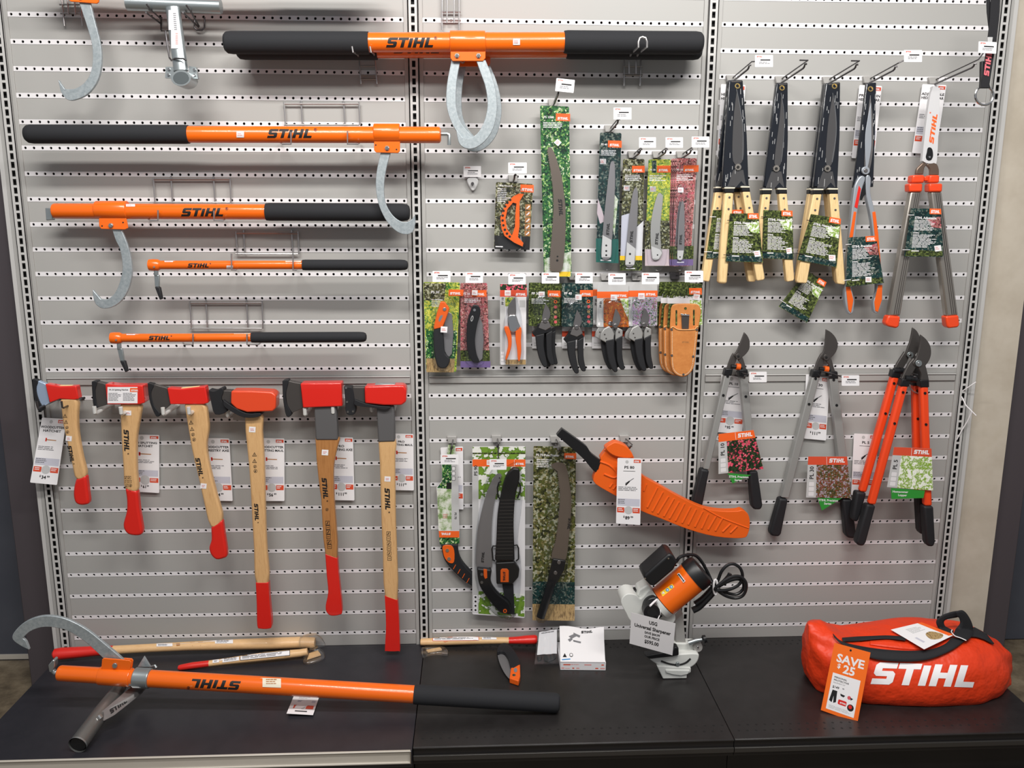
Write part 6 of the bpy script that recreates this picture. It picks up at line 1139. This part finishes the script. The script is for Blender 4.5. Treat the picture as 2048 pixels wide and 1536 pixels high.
def lying(label, path, red, dl, labels, group='loose replacement handles lying at the back of the shelf'):
    """path: (x, y, depth, radius) from the red end"""
    P = [W(x, y, d-dl) for x, y, d, r in path]; t = thing('axe_handle', label, 'handle', P[len(P)//2], group)
    w_ = MB(); w_.tube(P[red:], [p[3] for p in path[red:]], M['woodh'], 20, squash=.85); w_.build('wooden_shaft', t); f = w_.hit()
    w_ = MB(); w_.tube(P[:red+1], [p[3]*1.03 for p in path[:red+1]], M['redg'], 20, squash=.85); w_.build('red_grip', t)
    for (x0, y0, x1, y1, sk, style) in labels:
        q = MB()
        if style: q.patch(f, x0-1, y0-1, x1+1, y1+1, M['blk' if style == 'k' else 'brick'], .03, sk, 14, 6)
        q.patch(f, x0, y0, x1, y1, M['white'], .05, sk, 14, 6)
        q.lines(lambda u, v, h=0: f(u, v+sk*(u-x0), .08), x0+3, y0+1.5, x1-3, y1-1.5, 3, M['gprint']); q.build('paper_label', t, keep=True)
    return t, f
t, f = lying('longest loose axe handle with red end, lying against the wall at the far left', [(108, 1309, 3.2, .5), (111, 1308, 3.2, .78), (122, 1307, 3.1, .86), (150, 1305, 2.8, .8), (190, 1302, 2.6, .7), (226, 1300, 2.5, .64), (300, 1296, 2.2, .62), (380, 1292, 2.0, .66), (470, 1289, 1.8, .78), (540, 1287, 1.6, .86), (600, 1285, 1.4, .86), (626, 1285, 1.3, .8), (630, 1285, 1.3, .7)], 5, .4,
 [(313, 1287, 345, 1293, -.02, ''), (430, 1279, 466, 1287, -.01, '')])
q = MB()
for x in (385, 401): 
    q.poly([f(x-5, 1284, .03), f(x+5, 1283.5, .03), f(x, 1292, .03)], M['woodd'])
q.poly([f(352+.1, 1287, .03), f(360, 1286, .03), f(360, 1291, .03), f(353, 1292, .03)], M['woodd']); q.build('printed_symbols', t, keep=True)
w_ = MB(); w_.tube([W(604, 1286, 1.4), W(616, 1285, 1.6), W(630, 1283, 1.7), (W(640, 1285, 1.6)), W(650, 1290, 1.4)], [.95, 1.15, 1.1, .7, .15], M['bag_clear'], 9); w_.build('clear_bag', t)
t, f = lying('shorter loose axe handle with a red tip, in front of the longest one', [(357, 1335, 5.9, .3), (361, 1335, 5.9, .4), (385, 1331, 5.7, .46), (418, 1327, 5.4, .44), (450, 1323, 5.1, .46), (490, 1318, 4.7, .55), (530, 1313, 4.3, .62), (570, 1309, 3.9, .62), (600, 1306, 3.7, .55), (615, 1303, 3.6, .5)], 3, .3,
 [(425, 1320, 438, 1326, -.12, ''), (445, 1316, 478, 1325, -.13, ''), (481, 1311, 579, 1320, -.1, 'k')])
t = thing('wedge_bag', 'small clear bag holding a wooden wedge beside the shorter loose handle', 'plastic bag', WZ(628, 1312, 0))
w_ = MB(); flat(w_, sm([(607, 1324), (612, 1304), (640, 1295), (650, 1312), (630, 1322)], 3), 0.02, .35, 'bag_clear'); w_.build('clear_bag', t, bevel=.1); w_ = MB(); flat(w_, [(614, 1318), (618, 1306), (636, 1300), (642, 1309)], .06, .25, 'woodh'); w_.build('wooden_wedge', t, bevel=.05)
t, f = lying('short loose hatchet handle with a red end, at the back of the middle shelf', [(1074, 1279, 2.2, .55), (1070, 1279, 2.2, .68), (1055, 1279.5, 2.1, .66), (1035, 1280.5, 2, .55), (1018, 1281, 1.9, .5), (980, 1281, 1.8, .52), (940, 1281, 1.7, .6), (900, 1282, 1.6, .62), (870, 1283, 1.6, .56), (845, 1284, 1.6, .52), (841, 1284, 1.6, .46)], 4, .85,
 [(866, 1274, 957, 1281, -.01, 'r'), (964, 1273, 993, 1279, 0, '')])
t = thing('wedge_bag', 'crumpled clear bag of small wooden wedges under the short hatchet handle', 'plastic bag', WZ(868, 1300, 0))
w_ = MB(); flat(w_, sm([(843, 1295), (870, 1291), (890, 1294), (896, 1306), (872, 1305), (852, 1309), (846, 1312)], 3), 0.02, .4, 'bag_clear'); w_.build('clear_bag', t, bevel=.12)
w_ = MB(); flat(w_, [(852, 1299), (880, 1294), (884, 1298), (856, 1303)], .05, .3, 'woodh'); w_.build('wooden_wedge', t, bevel=.05)
# folding saw on the shelf
t = thing('folding_saw', 'loose folding saw with orange bolster lying on the middle black shelf', 'folding saw', WZ(1018, 1325, 0))
fl(t, 'saw_blade', [(995, 1303), (998, 1322), (1008, 1344), (1020, 1358), (1026, 1350), (1022, 1334), (1012, 1312), (1003, 1302)], .25, .32, 'blade', .01, 3, sharp=())
fl(t, 'black_handle', [(994, 1301), (1000, 1289), (1012, 1286), (1027, 1299), (1037, 1316), (1040, 1327), (1036, 1330), (1023, 1335), (1017, 1316), (1009, 1304), (1001, 1302), (996, 1304)], 0.03, .8, 'rubber', .2, 3, 4, ())
o = fl(t, 'orange_bolster', [(1022, 1335), (1035, 1327), (1040, 1327), (1040.5, 1352), (1037, 1362), (1019, 1356)], 0.03, .75, 'orange2', .1, 3, 3)
w_ = MB(); flat(w_, ell(1031, 1340, 3.4, 4.6, 14), .75, .78, 'gprint'); w_.build('logo_inset', o); w_ = MB(); flat(w_, ell(1028, 1350, 3.4, 2.4, 12), .75, .82, 'chrome'); w_.build('pivot_screw', o)
# manual box, papers and pouch
t = thing('manual_box', 'white box with red printed front edge under loose white instruction sheets', 'box', WZ(1166, 1320, 0))
F0, F1 = WZ(1120.5, 1340, .02), WZ(1211.5, 1341, .02); bz = 1.15*IN
B0, B1 = F0+Vector((.0, 5.2*IN, 0)), F1+Vector((0, 5.2*IN, 0))
s = MB(); s.extr([F0, F1, B1, B0], (0, 0, bz), M['white2'])
fr = world_frame([F0+Vector((0, 0, bz)), F1+Vector((0, 0, bz)), F1, F0], 91, 19)
for i, (x, y, w2) in enumerate(((6, 5, 14), (48, 5, 14), (82, 5, 5), (2, 13, 6), (24, 13, 4), (32, 13, 6), (70, 13, 6), (80, 13, 9))): s.rect(fr, x, y, x+w2, y+2.6, M['pinkish'] if i % 2 else M['brick'], .01)
s.lines(fr, 20, 5, 46, 8, 1, M['pinkish']); s.lines(fr, 10, 14, 22, 17, 1, M['pinkish']); s.build('box_body', t, bevel=.03)
t = thing('instruction_sheets', 'loose white printed instruction sheets curling on top of the small box', 'paper', WZ(1166, 1300, 1.2))
C4 = [W(1119, 1252, 1.2), W(1207, 1259, 1.6), F1+Vector((-.1*IN, -.05*IN, bz+.05*IN)), F0+Vector((0, -.05*IN, bz+.05*IN))]
f = world_frame(C4, 90, 66); s = MB(); NX, NZ = 10, 8; V = []
def cf(u, v, h=0): return f(u, v, h+.12*math.sin(u*.09)*max(0, 1-v/50)+.35*max(0, (u-60)/30)*max(0, 1-v/24))
vs = [cf(90*i/NX, 66*j/NZ) for j in range(NZ+1) for i in range(NX+1)]; fs = [(j*(NX+1)+i, j*(NX+1)+i+1, (j+1)*(NX+1)+i+1, (j+1)*(NX+1)+i) for j in range(NZ) for i in range(NX)]
s.add(vs, fs, M['white']); vs2 = [v-f.n*.05*IN for v in vs]; s.add(vs2, fs, M['white2'])
s.ink(cf, LOGO, M['blk'], 44, 11, 5, ang=-6, eps=.05, sx=1.1)
for P in ([(18, 20), (30, 14), (34, 18), (24, 24)], [(28, 12), (42, 16), (40, 20), (28, 16)], [(27, 26), (43, 28), (42, 31), (27, 29)], [(16, 26), (24, 22), (26, 25), (20, 30)]): s.face(cf, P, M['gprint'], .05)
s.face(cf, [(5, 58), (9, 51), (13, 58)], M['blk'], .05); s.face(cf, ell(22, 54, 3.6, n=12), M['blk'], .05); s.face(cf, ell(22, 54, 2.6, n=12), M['white'], .06)
s.face(cf, [(3, 62), (20, 60.5), (20, 62), (3, 63.5)], M['blue'], .05); s.build('top_sheet', t, keep=True)
t = thing('parts_pouch', 'clear plastic pouch with a white leaflet and dark parts beside the instruction sheets', 'plastic bag', WZ(1094, 1315, 0))
f = world_frame([W(1076, 1263, 2.0), W(1116.5, 1256, 1.8), WZ(1117, 1328, .15), WZ(1069, 1329, .15)], 44, 70)
s = MB(); s.slab(f, 44, 70, M['bag_clear'], .02); 
vs = [f(44*i/8, 70*j/8, .25+.18*math.sin(i*1.9+j)*math.cos(j*1.3)) for j in range(9) for i in range(9)]; s.add(vs, [(j*9+i, j*9+i+1, (j+1)*9+i+1, (j+1)*9+i) for j in range(8) for i in range(8)], M['bag_clear']); s.build('clear_pouch', t, keep=True)
s = MB(); vs = [f(3+38*i/6, 3+48*j/6, .1+.05*math.sin(i*2+j*1.7)) for j in range(7) for i in range(7)]; s.add(vs, [(j*7+i, j*7+i+1, (j+1)*7+i+1, (j+1)*7+i) for j in range(6) for i in range(6)], M['white2']); s.lines(f, 8, 6, 40, 9, 1, M['gprint'], .2); s.build('leaflet', t, keep=True)
for P in ([(16, 56), (24, 52), (36, 54), (40, 60), (28, 66), (18, 64)], [(4, 56), (10, 55), (12, 62), (6, 64)]):
    s = MB(); s.extr([f(u, v, .02) for u, v in sm(P, 3)], f.n*.22*IN, M['black']); s.build('small_part', t, bevel=.05)
# card on the shelf
f = world_frame([WZ(590, 1386, .03), WZ(640, 1389, .03), WZ(626, 1430, .25), WZ(573, 1427, .45)], 52, 42)
t = thing('price_card', 'bent white price card lying on the black shelf under the orange pole', 'price card', WZ(606, 1410, 0))
s = MB(); s.slab(f, 52, 42, M['white'], .02); s.lines(f, 12, 5, 40, 12, 3, M['lgrey']); s.rect(f, 12, 14, 48, 18, M['lilac']); s.rect(f, 8, 24, 22, 31, M['brick']); s.rect(f, 33, 24, 48, 31, M['brick']); s.face(f, ell(27, 27, 5, n=14), M['lgrey'], .008); s.rect(f, 14, 35, 38, 37, M['blk'], .01); s.build('printed_sheet', t, keep=True)

# ================================================================ bench sharpener
d = 9.6
t = thing('bench_sharpener', 'orange motored bench sharpener with black cord and a paper price sign', 'sharpener', WZ(1350, 1357, 0))
def cyl(name, a, b, da, r, m, prof=None, seg=32, cap=True):
    A, B = W(a[0], a[1], da), W(b[0], b[1], da); L = (B-A).length/IN; s = MB(); s.rod(A, B, prof or [(0, r), (L, r)], M[m], seg); return s, L
s, L = cyl('', (1326.6, 1202), (1385, 1153.5), d, 2.02, 'orange'); s.build('motor_housing', t); mf = s.hit()
q = MB(); f4 = lambda P, m, e: q.poly([mf(x, y, e) for x, y in P], M[m])
f4([(1354, 1148), (1358.5, 1145.5), (1371, 1162), (1366.7, 1165.5)], 'white', .09); f4([(1357, 1149), (1358.5, 1148), (1367.5, 1160), (1366, 1161)], 'blk', .12); f4([(1355.8, 1150.5), (1356.3, 1147.5), (1359.2, 1148)], 'blk', .12); f4([(1365, 1162), (1368.4, 1159.3), (1368.5, 1163.3)], 'blk', .12)
for i, (a, m) in enumerate(((0, 'yellow'), (.33, 'blue'), (.66, 'blue'))):
    c = [(1320.6, 1184.8), (1344.5, 1167.5), (1348.8, 1174), (1325.5, 1193)]; P = [lerp(Vector(c[0]), Vector(c[1]), a), lerp(Vector(c[0]), Vector(c[1]), a+.34), lerp(Vector(c[3]), Vector(c[2]), a+.34), lerp(Vector(c[3]), Vector(c[2]), a)]
    f4([tuple(p) for p in P], 'yellow', .03); m_ = (P[0]+P[2])/2; f4(ell(m_.x, m_.y, 3.3, n=12) if i else [(m_.x-3.5, m_.y+2), (m_.x-1, m_.y-3.5), (m_.x+3, m_.y+1)], m if i else 'white', .05)
    if i: f4(ell(m_.x, m_.y, 1.5, n=8), 'white', .07)
q.build('printed_stickers', t, keep=True)
s, L = cyl('', (1384.5, 1154), (1406, 1136.5), d, 2.1, 'black', [(0, 2.1), (1.1, 2.12), (1.5, 1.95), (1.62, 1.6)]); s.build('motor_end_cap', t)
s, L = cyl('', (1312, 1214), (1327, 1201.6), d, 1.9, 'whitepaint', [(0, 1.5), (.3, 1.85), (1.1, 1.95)]); s.build('motor_flange', t)
pp(t, 'switch_box', [(1288, 1152), (1337.5, 1107.5), (1347, 1110), (1356, 1125), (1347, 1141), (1308.4, 1174), (1300, 1171), (1289, 1159)], d-1, d+2.4, 'black', .3, 0, seg=4)
for x, y in ((1290.5, 1157), (1337, 1117)): q = MB(); q.disc(x, y, 1.6, d+2.4, d+2.46, M['chrome'], 10); q.build('cover_screw', t)
pp(t, 'cast_housing', [(1242, 1203), (1253.7, 1188.5), (1272, 1190), (1282, 1198), (1300, 1180), (1313, 1192), (1330, 1207), (1350, 1229), (1344, 1248), (1303, 1250), (1266, 1246), (1252, 1226)], d-2.2, d+.6, 'whitepaint', .5, 4, (), seg=4)
pp(t, 'wheel_guard', [(1274, 1192), (1278, 1180), (1297, 1169), (1306, 1180), (1300, 1192), (1284, 1200)], d-2, d+.2, 'whitepaint', .2, 0, seg=3)
pp(t, 'adjusting_knob', sm([(1264, 1185), (1272, 1180), (1277, 1184), (1276, 1192), (1270, 1194)], 2), d-1.6, d-.6, 'black', .1, 0)
q = MB(); q.disc(1309.5, 1218, 23, d+.4, d+1.4, M['black'], 32); q.build('wheel_cover', t, bevel=.3, seg=4)
q = MB(); q.disc(1304, 1225.5, 16.5, d+1.4, d+2.7, M['black'], 28); q.disc(1304, 1225.5, 9, d+2.7, d+2.72, M['dark'], 24); q.build('dust_port', t, bevel=.12)
q = MB(); q.tube([W(x, y, z) for x, y, z in sm([(1300, 1212, d+2.9), (1308, 1204, d+2.2), (1314, 1199, d+1.8)], 3, (), False)], .13, M['white'], 8); q.tube([W(x, y, z) for x, y, z in sm([(1313, 1202, d+1.6), (1320, 1216, d+1.6), (1320, 1228, d+2.4), (1315, 1240, d+3.4)], 4, (), False)], .06, M['white'], 8); q.build('sign_tie', t)
pp(t, 'support_post', [(1350, 1243), (1366, 1226), (1372, 1290), (1352, 1290)], d-2.2, d-.8, 'rail', .1, 0)
pp(t, 'base_bracket', [(1324, 1286), (1398, 1288), (1394, 1310), (1330, 1314)], d-2, d-.5, 'whitepaint', .15, 0)
q = MB(); q.disc(1396, 1295, 9.5, d-1.4, d-.2, M['rail'], 24); q.disc(1396, 1295, 2.6, d-.2, d, M['chrome'], 10); q.build('tilt_pivot', t, bevel=.08)
pp(t, 'half_disc', [(1300, 1319.5), (1330, 1311), (1362, 1308), (1394, 1307), (1398, 1316), (1391, 1329), (1376, 1338), (1358, 1341), (1339, 1339), (1317, 1331)], d-.8, d+.5, 'whitepaint', .2, 4, (0,), seg=3)
q = MB(); q.tube([W(x, y, d+.5) for x, y in sm([(1322, 1322), (1340, 1328), (1358, 1329.5), (1372, 1325), (1381, 1317)], 4, (), False)], .12, M['dark'], 8); q.build('scale_slot', t)
q = MB(); q.disc(1356, 1329, 4, d+.5, d+.8, M['zinc'], 6); q.build('slot_nut', t, bevel=.03)
pp(t, 'foot_block', [(1314, 1332), (1382, 1336), (1382, 1345), (1374, 1349), (1374, 1357), (1326, 1358)], d-1.6, d+.76, 'whitepaint', .1, 0)
pp(t, 'vise_bracket', [(1331, 1340), (1380, 1341), (1376, 1349), (1362, 1352), (1346, 1350), (1332, 1346)], d+.65, d+.95, 'whitepaint', .1, 0)
pp(t, 'black_lever', [(1290, 1312), (1343, 1303), (1350, 1294), (1357.6, 1296), (1358, 1311), (1346, 1314), (1299, 1318.5)], d-.3, d+.9, 'black', .15, 0, seg=3)
q = MB(); q.tube([W(1377, 1286, d), W(1392, 1281, d), W(1404, 1279, d)], [.35, .3, .22], M['zinc'], 12); q.build('lock_screw', t)
q = MB(); q.tube([W(1404, 1279, d), W(1406.5, 1278.5, d), W(1412, 1277, d)], [.3, .52, .46], M['black'], 16); q.build('lock_knob', t)
f = QF((1262.8, 1225), (1351.2, 1247), (1344.8, 1310.6), (1259, 1287), [13.4, 13.4, 12.6, 12.6]); s = MB(); s.slab(f, f.w, f.h, M['white'], .02)
for tx, y, h in (('USG', 14, 7), ('Universal Sharpener', 25.5, 7), ('SAVE $64.99', 34, 4.6), ('OUR PRICE', 42, 4.8), ('$595.00', 53, 7)):
    sh = text2d(tx, .03); s.ink(f, sh, M['blk'], f.w/2, y, h, align='c', sx=min(.95, f.w*.86/(width(sh)*h)))
s.build('paper_sign', t, keep=True, label='white paper price sign')
def cord(name, P, r, m='black', dd=d-.5): s = MB(); s.tube([W(p[0], p[1], (p[2] if len(p) > 2 else dd)) for p in sm([p if len(p) > 2 else (p[0], p[1], dd) for p in P], 6, (), False)], r, M[m], 10); return s.build(name, t)
cord('power_cord', [(1352, 1124, d+.8), (1362, 1113, d+.8), (1386, 1109.5, d), (1400, 1119, d-.3), (1414, 1142, d-.5), (1429, 1172, d-.4), (1436, 1160, d-.2), (1443, 1143, d), (1454, 1131, d), (1467, 1128, d), (1480, 1136, d), (1485, 1152, d), (1479, 1168, d), (1463, 1177.5, d), (1445, 1181, d+.2), (1430, 1178, d+.3), (1448, 1162, d+.4), (1466, 1153, d+.4), (1482, 1154, d+.4), (1492, 1166, d+.4), (1491, 1182, d+.3), (1483, 1193, d+.2), (1468, 1196, d), (1450, 1191, d), (1431, 1178, d), (1440, 1180, d-.4), (1458, 1187, d-.4), (1474, 1188, d-.4), (1486, 1178, d-.4), (1486, 1164, d-.4), (1476, 1158, d-.4), (1458, 1162, d-.4), (1432, 1176, d-.4)], .2)
cord('cord_plug', [(1460, 1147), (1457, 1153), (1447, 1164), (1440, 1170)], .28)
cord('cord_bundle', [(1432, 1176), (1424, 1187), (1412, 1200), (1398, 1214), (1385, 1221)], .42)
cord('cord_bundle', [(1430, 1170), (1418, 1184), (1404, 1198), (1390, 1208)], .36)
q = MB(); q.tube([W(1431+4*math.cos(i*.5236), 1174+15*math.sin(i*.5236), d+.1) for i in range(13)], .14, M['white'], 8); q.build('white_cord_tie', t)

# ================================================================ bag
def proj(p):
    c = RM @ (p-CAM); return 1024+F*c.x/c.z, 768+F*c.y/c.z
t = thing('tool_bag', 'orange-red nylon duffel bag with black handles and big white lettering', 'bag', WZ(1850, 1400, 0))
ST = [(1605, 1268, 1306, 1.2, 9), (1609, 1254, 1330, 3, 9.5), (1618, 1244, 1358, 4.2, 10), (1635, 1238.5, 1382, 5, 10), (1655, 1244, 1393, 5.5, 10), (1677, 1250, 1399, 5.8, 10), (1731, 1244, 1409, 6, 10), (1786, 1238, 1417, 6.2, 10), (1840, 1234, 1423, 6.4, 10), (1880, 1236, 1425, 6.4, 10), (1915, 1244, 1424, 6.2, 10), (1950, 1256, 1418, 6, 10), (1978, 1273, 1407, 5.4, 10), (2000, 1293, 1392, 4.6, 10), (2012, 1307, 1380, 3.7, 10), (2019, 1319, 1370, 2.8, 10), (2024, 1330, 1360, 1.6, 10)]
rings = []; N = 64
def ringpts(x, dc, H, a, zc=None):
    o = []
    zc = H/2 if zc is None else zc
    for k in range(N):
        an = 2*math.pi*k/N; c, s_ = math.cos(an), math.sin(an); e = .84
        o.append(Vector((x, -(dc+a*math.copysign(abs(c)**e, c))*IN, (DECK+zc+H/2*math.copysign(abs(s_)**e, s_))*IN)))
    return o
ST2 = []
for i in range(len(ST)-1):
    for j in range(4):
        u = j/4; p = [ST[max(i-1, 0)], ST[i], ST[i+1], ST[min(i+2, len(ST)-1)]]
        ST2.append(tuple(.5*((2*p[1][k])+(p[2][k]-p[0][k])*u+(2*p[0][k]-5*p[1][k]+4*p[2][k]-p[3][k])*u*u+(-p[0][k]+3*p[1][k]-3*p[2][k]+p[3][k])*u**3) for k in range(5)))
ST2.append(ST[-1])
for px_, yt, yb, a, _ in ST2:
    H, zb = 6.0, 0.0; dc = 11.8
    def sil(x, k):
        for p, q in zip(ST, ST[1:]):
            if x <= q[0]: return lerp(p[k], q[k], max(0, (x-p[0])/(q[0]-p[0])))
        return ST[-1][k]
    for it in range(80):
        x = W(px_, (yt+yb)/2, dc+a*lerp(-.9, .95, (px_-1605)/419)).x; R_ = ringpts(x, dc, H, a, zb+H/2); ps = [proj(p) for p in R_]
        tp, bt = min(ps, key=lambda p: p[1]), max(ps, key=lambda p: p[1])
        e1, e2 = tp[1]-sil(tp[0], 1), bt[1]-sil(bt[0], 2)
        H = max(.4, H+(e1-e2)*.03); zb = zb+e2*.03
        if zb < .02: dc -= zb*.0; zb_ = zb
    rings.append((x, dc, H, a, zb))
M_ = []
for i, (x, dc, H, a, zb) in enumerate(rings):
    R_ = ringpts(x, dc, H, a, zb+H/2); c = Vector((x, -dc*IN, (DECK+zb+H/2)*IN)); tt = i/(len(rings)-1)
    for k, p in enumerate(R_):
        an = 2*math.pi*k/N; edge = abs(2*tt-1)**2
        amp = .1*math.sin(an*5+tt*9)*edge+.12*math.sin(tt*31+an*2.2)*(.3+edge)*.6+.1*math.sin(an*9-tt*14)*edge+.07*math.sin(tt*17-an*3)
        q_ = (p-c).normalized(); pt = p+q_*amp*IN*1.6*min(1, (H/6)**2)
        pt.z = max(pt.z, (DECK+.02)*IN); M_.append(pt)
s = MB(); nr = len(rings)
fs = [(i*N+k, i*N+(k+1) % N, (i+1)*N+(k+1) % N, (i+1)*N+k) for i in range(nr-1) for k in range(N)]+[tuple(range(N-1, -1, -1)), tuple((nr-1)*N+k for k in range(N))]
s.add(M_, fs, M['bag']); s.build('bag_body', t, ang=70); bf = s.hit()
def Z7(x, y): return (1600+x/4.571, 1210+y/4.571)
q = MB(); q.ink(bf, LOGOC, M['bagw'], 1741, 1368, 44, ang=2, eps=.03, sx=1.12); q.build('logo_print', t, keep=True)
def ribbon(name, top, bot, e, m='webbing', k=5, th_=.08, frame=None):
    a, b = sm([Z7(*p) for p in top], k, (), False), sm([Z7(*p) for p in bot], k, (), False); s = MB(); fr = frame or bf
    U = [[fr(*lerp(Vector(p), Vector(q_), j/3), e) for p, q_ in zip(a, b)] for j in range(4)]; n = len(a)
    vs = [p for r in U for p in r]; fs = [(j*n+i, j*n+i+1, (j+1)*n+i+1, (j+1)*n+i) for j in range(3) for i in range(n-1)]
    s.add(vs, fs, M[m]); o = s.build(name, t, keep=True); mo = o.modifiers.new('thick', 'SOLIDIFY'); mo.thickness = th_*IN; mo.offset = 0; return o
ribbon('bag_strap', [(300, 262), (360, 320), (450, 355), (600, 385), (750, 405), (900, 416), (1050, 418), (1200, 405), (1320, 360), (1385, 300)], [(310, 290), (370, 350), (470, 400), (640, 480), (760, 505), (900, 516), (1050, 514), (1220, 485), (1400, 405), (1520, 318)], .35)
ribbon('bag_strap', [(385, 300), (520, 290), (640, 285), (780, 280), (900, 286), (965, 298)], [(395, 335), (520, 330), (640, 318), (780, 310), (900, 318), (965, 326)], .3)
hd = 12.4
def pfr(u, v, e=0):
    p = W(u, v, hd+e); q = bf(u, v, .3+e*.5); return q if (q-CAM).length < (p-CAM).length and abs(proj(q)[1]-v) < 1.5 else p
ribbon('handle_loop', [(1405, 235), (1330, 195), (1316, 150), (1350, 128), (1440, 110), (1500, 75)], [(1395, 275), (1280, 225), (1246, 150), (1300, 95), (1400, 60), (1490, 52)], .3, frame=pfr)
ribbon('handle_loop', [(1420, 60), (1490, 50), (1545, 110), (1580, 200), (1572, 280), (1525, 325)], [(1440, 110), (1455, 120), (1465, 160), (1450, 190), (1420, 225), (1400, 275)], .9, frame=pfr)
ribbon('handle_tail', [(1570, 205), (1640, 212), (1700, 262), (1740, 310), (1775, 355)], [(1560, 290), (1620, 295), (1680, 315), (1720, 335), (1765, 358)], .35)
q = MB(); q.tube([pfr(*Z7(*p), 1.2) for p in sm([(1390, 228), (1384, 245), (1396, 262), (1420, 285), (1470, 302), (1520, 325)], 3, (), False)], .06, M['white'], 6); q.build('tag_string', t)
ribbon('zip_shadow_flap', [(640, 330), (740, 322), (820, 320), (900, 335), (1000, 350), (1080, 372)], [(640, 362), (740, 378), (850, 392), (950, 404), (1040, 408), (1110, 404)], .1, m='bag')
c4 = [Z7(830, 225), Z7(1110, 158), Z7(1412, 272), Z7(1135, 405)]; w4 = [bf(*c, e) for c, e in zip(c4, (.5, .9, 1.2, 1.0))]; pn = (w4[1]-w4[0]).cross(w4[3]-w4[0]); r_ = w4[2]-CAM; w4[2] = CAM+r_*((w4[0]-CAM).dot(pn)/r_.dot(pn))
f = world_frame(w4, 62, 55); s = MB(); s.slab(f, 62, 55, M['white'], .02)
s.rect(f, 50, 0, 62, 55, M['orange3']) if False else s.face(f, [(62, 0), (62, 55), (54, 52), (54, 0)], M['orange3'], .01)
s.face(f, sm([(48, 30), (52, 44), (40, 50), (28, 44), (32, 32), (40, 28)], 3), M['f_straw'], .01); s.lines(f, 20, 8, 46, 22, 5, M['lgrey']); s.rect(f, 12, 30, 16, 44, M['lilac'], .01)
o = s.build('hang_tag', t, keep=True, label='white and orange folded hang tag')
# SAVE sign
f = QF(Z7(315, 345), Z7(645, 435), Z7(525, 1080), Z7(190, 960), [17.6, 18.6, 20.15, 18.1]); w, h = f.w, f.h
t = thing('sale_sign', 'orange sale sign leaning on the bag, reading SAVE $25', 'sign', f(w/2, h, 0)); s = MB()
s.slab(f, w, h, mat('sale_sign_orange', (246, 112, 30), .35), .03); s.face(f, ell(w*.47, h*.045, w*.03, n=12), M['dark'], .01)
def ctr(tx, y, hh, m, sx=1, u=.5, bold=.03): sh = text2d(tx, bold); s.ink(f, sh, m, w*u, h*y, hh, align='c', sx=sx, eps=.015)
ctr('SAVE', .25, h*.12, M['white'], 1.12, .52); sh = text2d('$', .03); s.ink(f, sh, M['white'], w*.2, h*.335, h*.065, eps=.015); ctr('25', .385, h*.12, M['white'], 1.1, .53)
s.rect(f, w*.12, h*.42, w*.88, h*.95, M['white'], .01)
s.text(f, 'PERSONAL', M['blk'], w*.18, h*.485, h*.024, eps=.02, sx=1.2); s.text(f, 'PROTECTIVE', M['blk'], w*.18, h*.525, h*.024, eps=.02, sx=1.2); s.text(f, 'EQUIPMENT KIT', M['gprint'], w*.18, h*.56, h*.018, eps=.02, bold=0)
s.text(f, '$149', M['blk'], w*.18, h*.63, h*.036, eps=.02); s.text(f, '99', M['blk'], w*.45, h*.615, h*.02, eps=.02)
s.face(f, [(w*.2, h*.66), (w*.33, h*.66), (w*.35, h*.82), (w*.28, h*.84), (w*.26, h*.74), (w*.24, h*.84), (w*.16, h*.82)], M['blk'], .015)
s.face(f, [(w*.42, h*.68), (w*.56, h*.69), (w*.52, h*.72), (w*.44, h*.71)], M['blk'], .015); s.face(f, ell(w*.67, h*.7, w*.05, n=12), M['skin'], .015); s.face(f, [(w*.7, h*.69), (w*.78, h*.7), (w*.72, h*.73)], M['blk'], .018)
s.face(f, rr(w*.4, h*.765, w*.63, h*.835, 2, 2), M['red'], .015); s.ink(f, LOGO, M['white'], w*.45, h*.815, h*.022, eps=.02); s.face(f, ell(w*.75, h*.83, w*.09, n=16), M['blk'], .015); s.face(f, ell(w*.74, h*.82, w*.05, n=12), M['red'], .018)
s.lines(f, w*.18, h*.88, w*.84, h*.93, 4, M['lgrey'], .015); s.build('printed_board', t, keep=True)
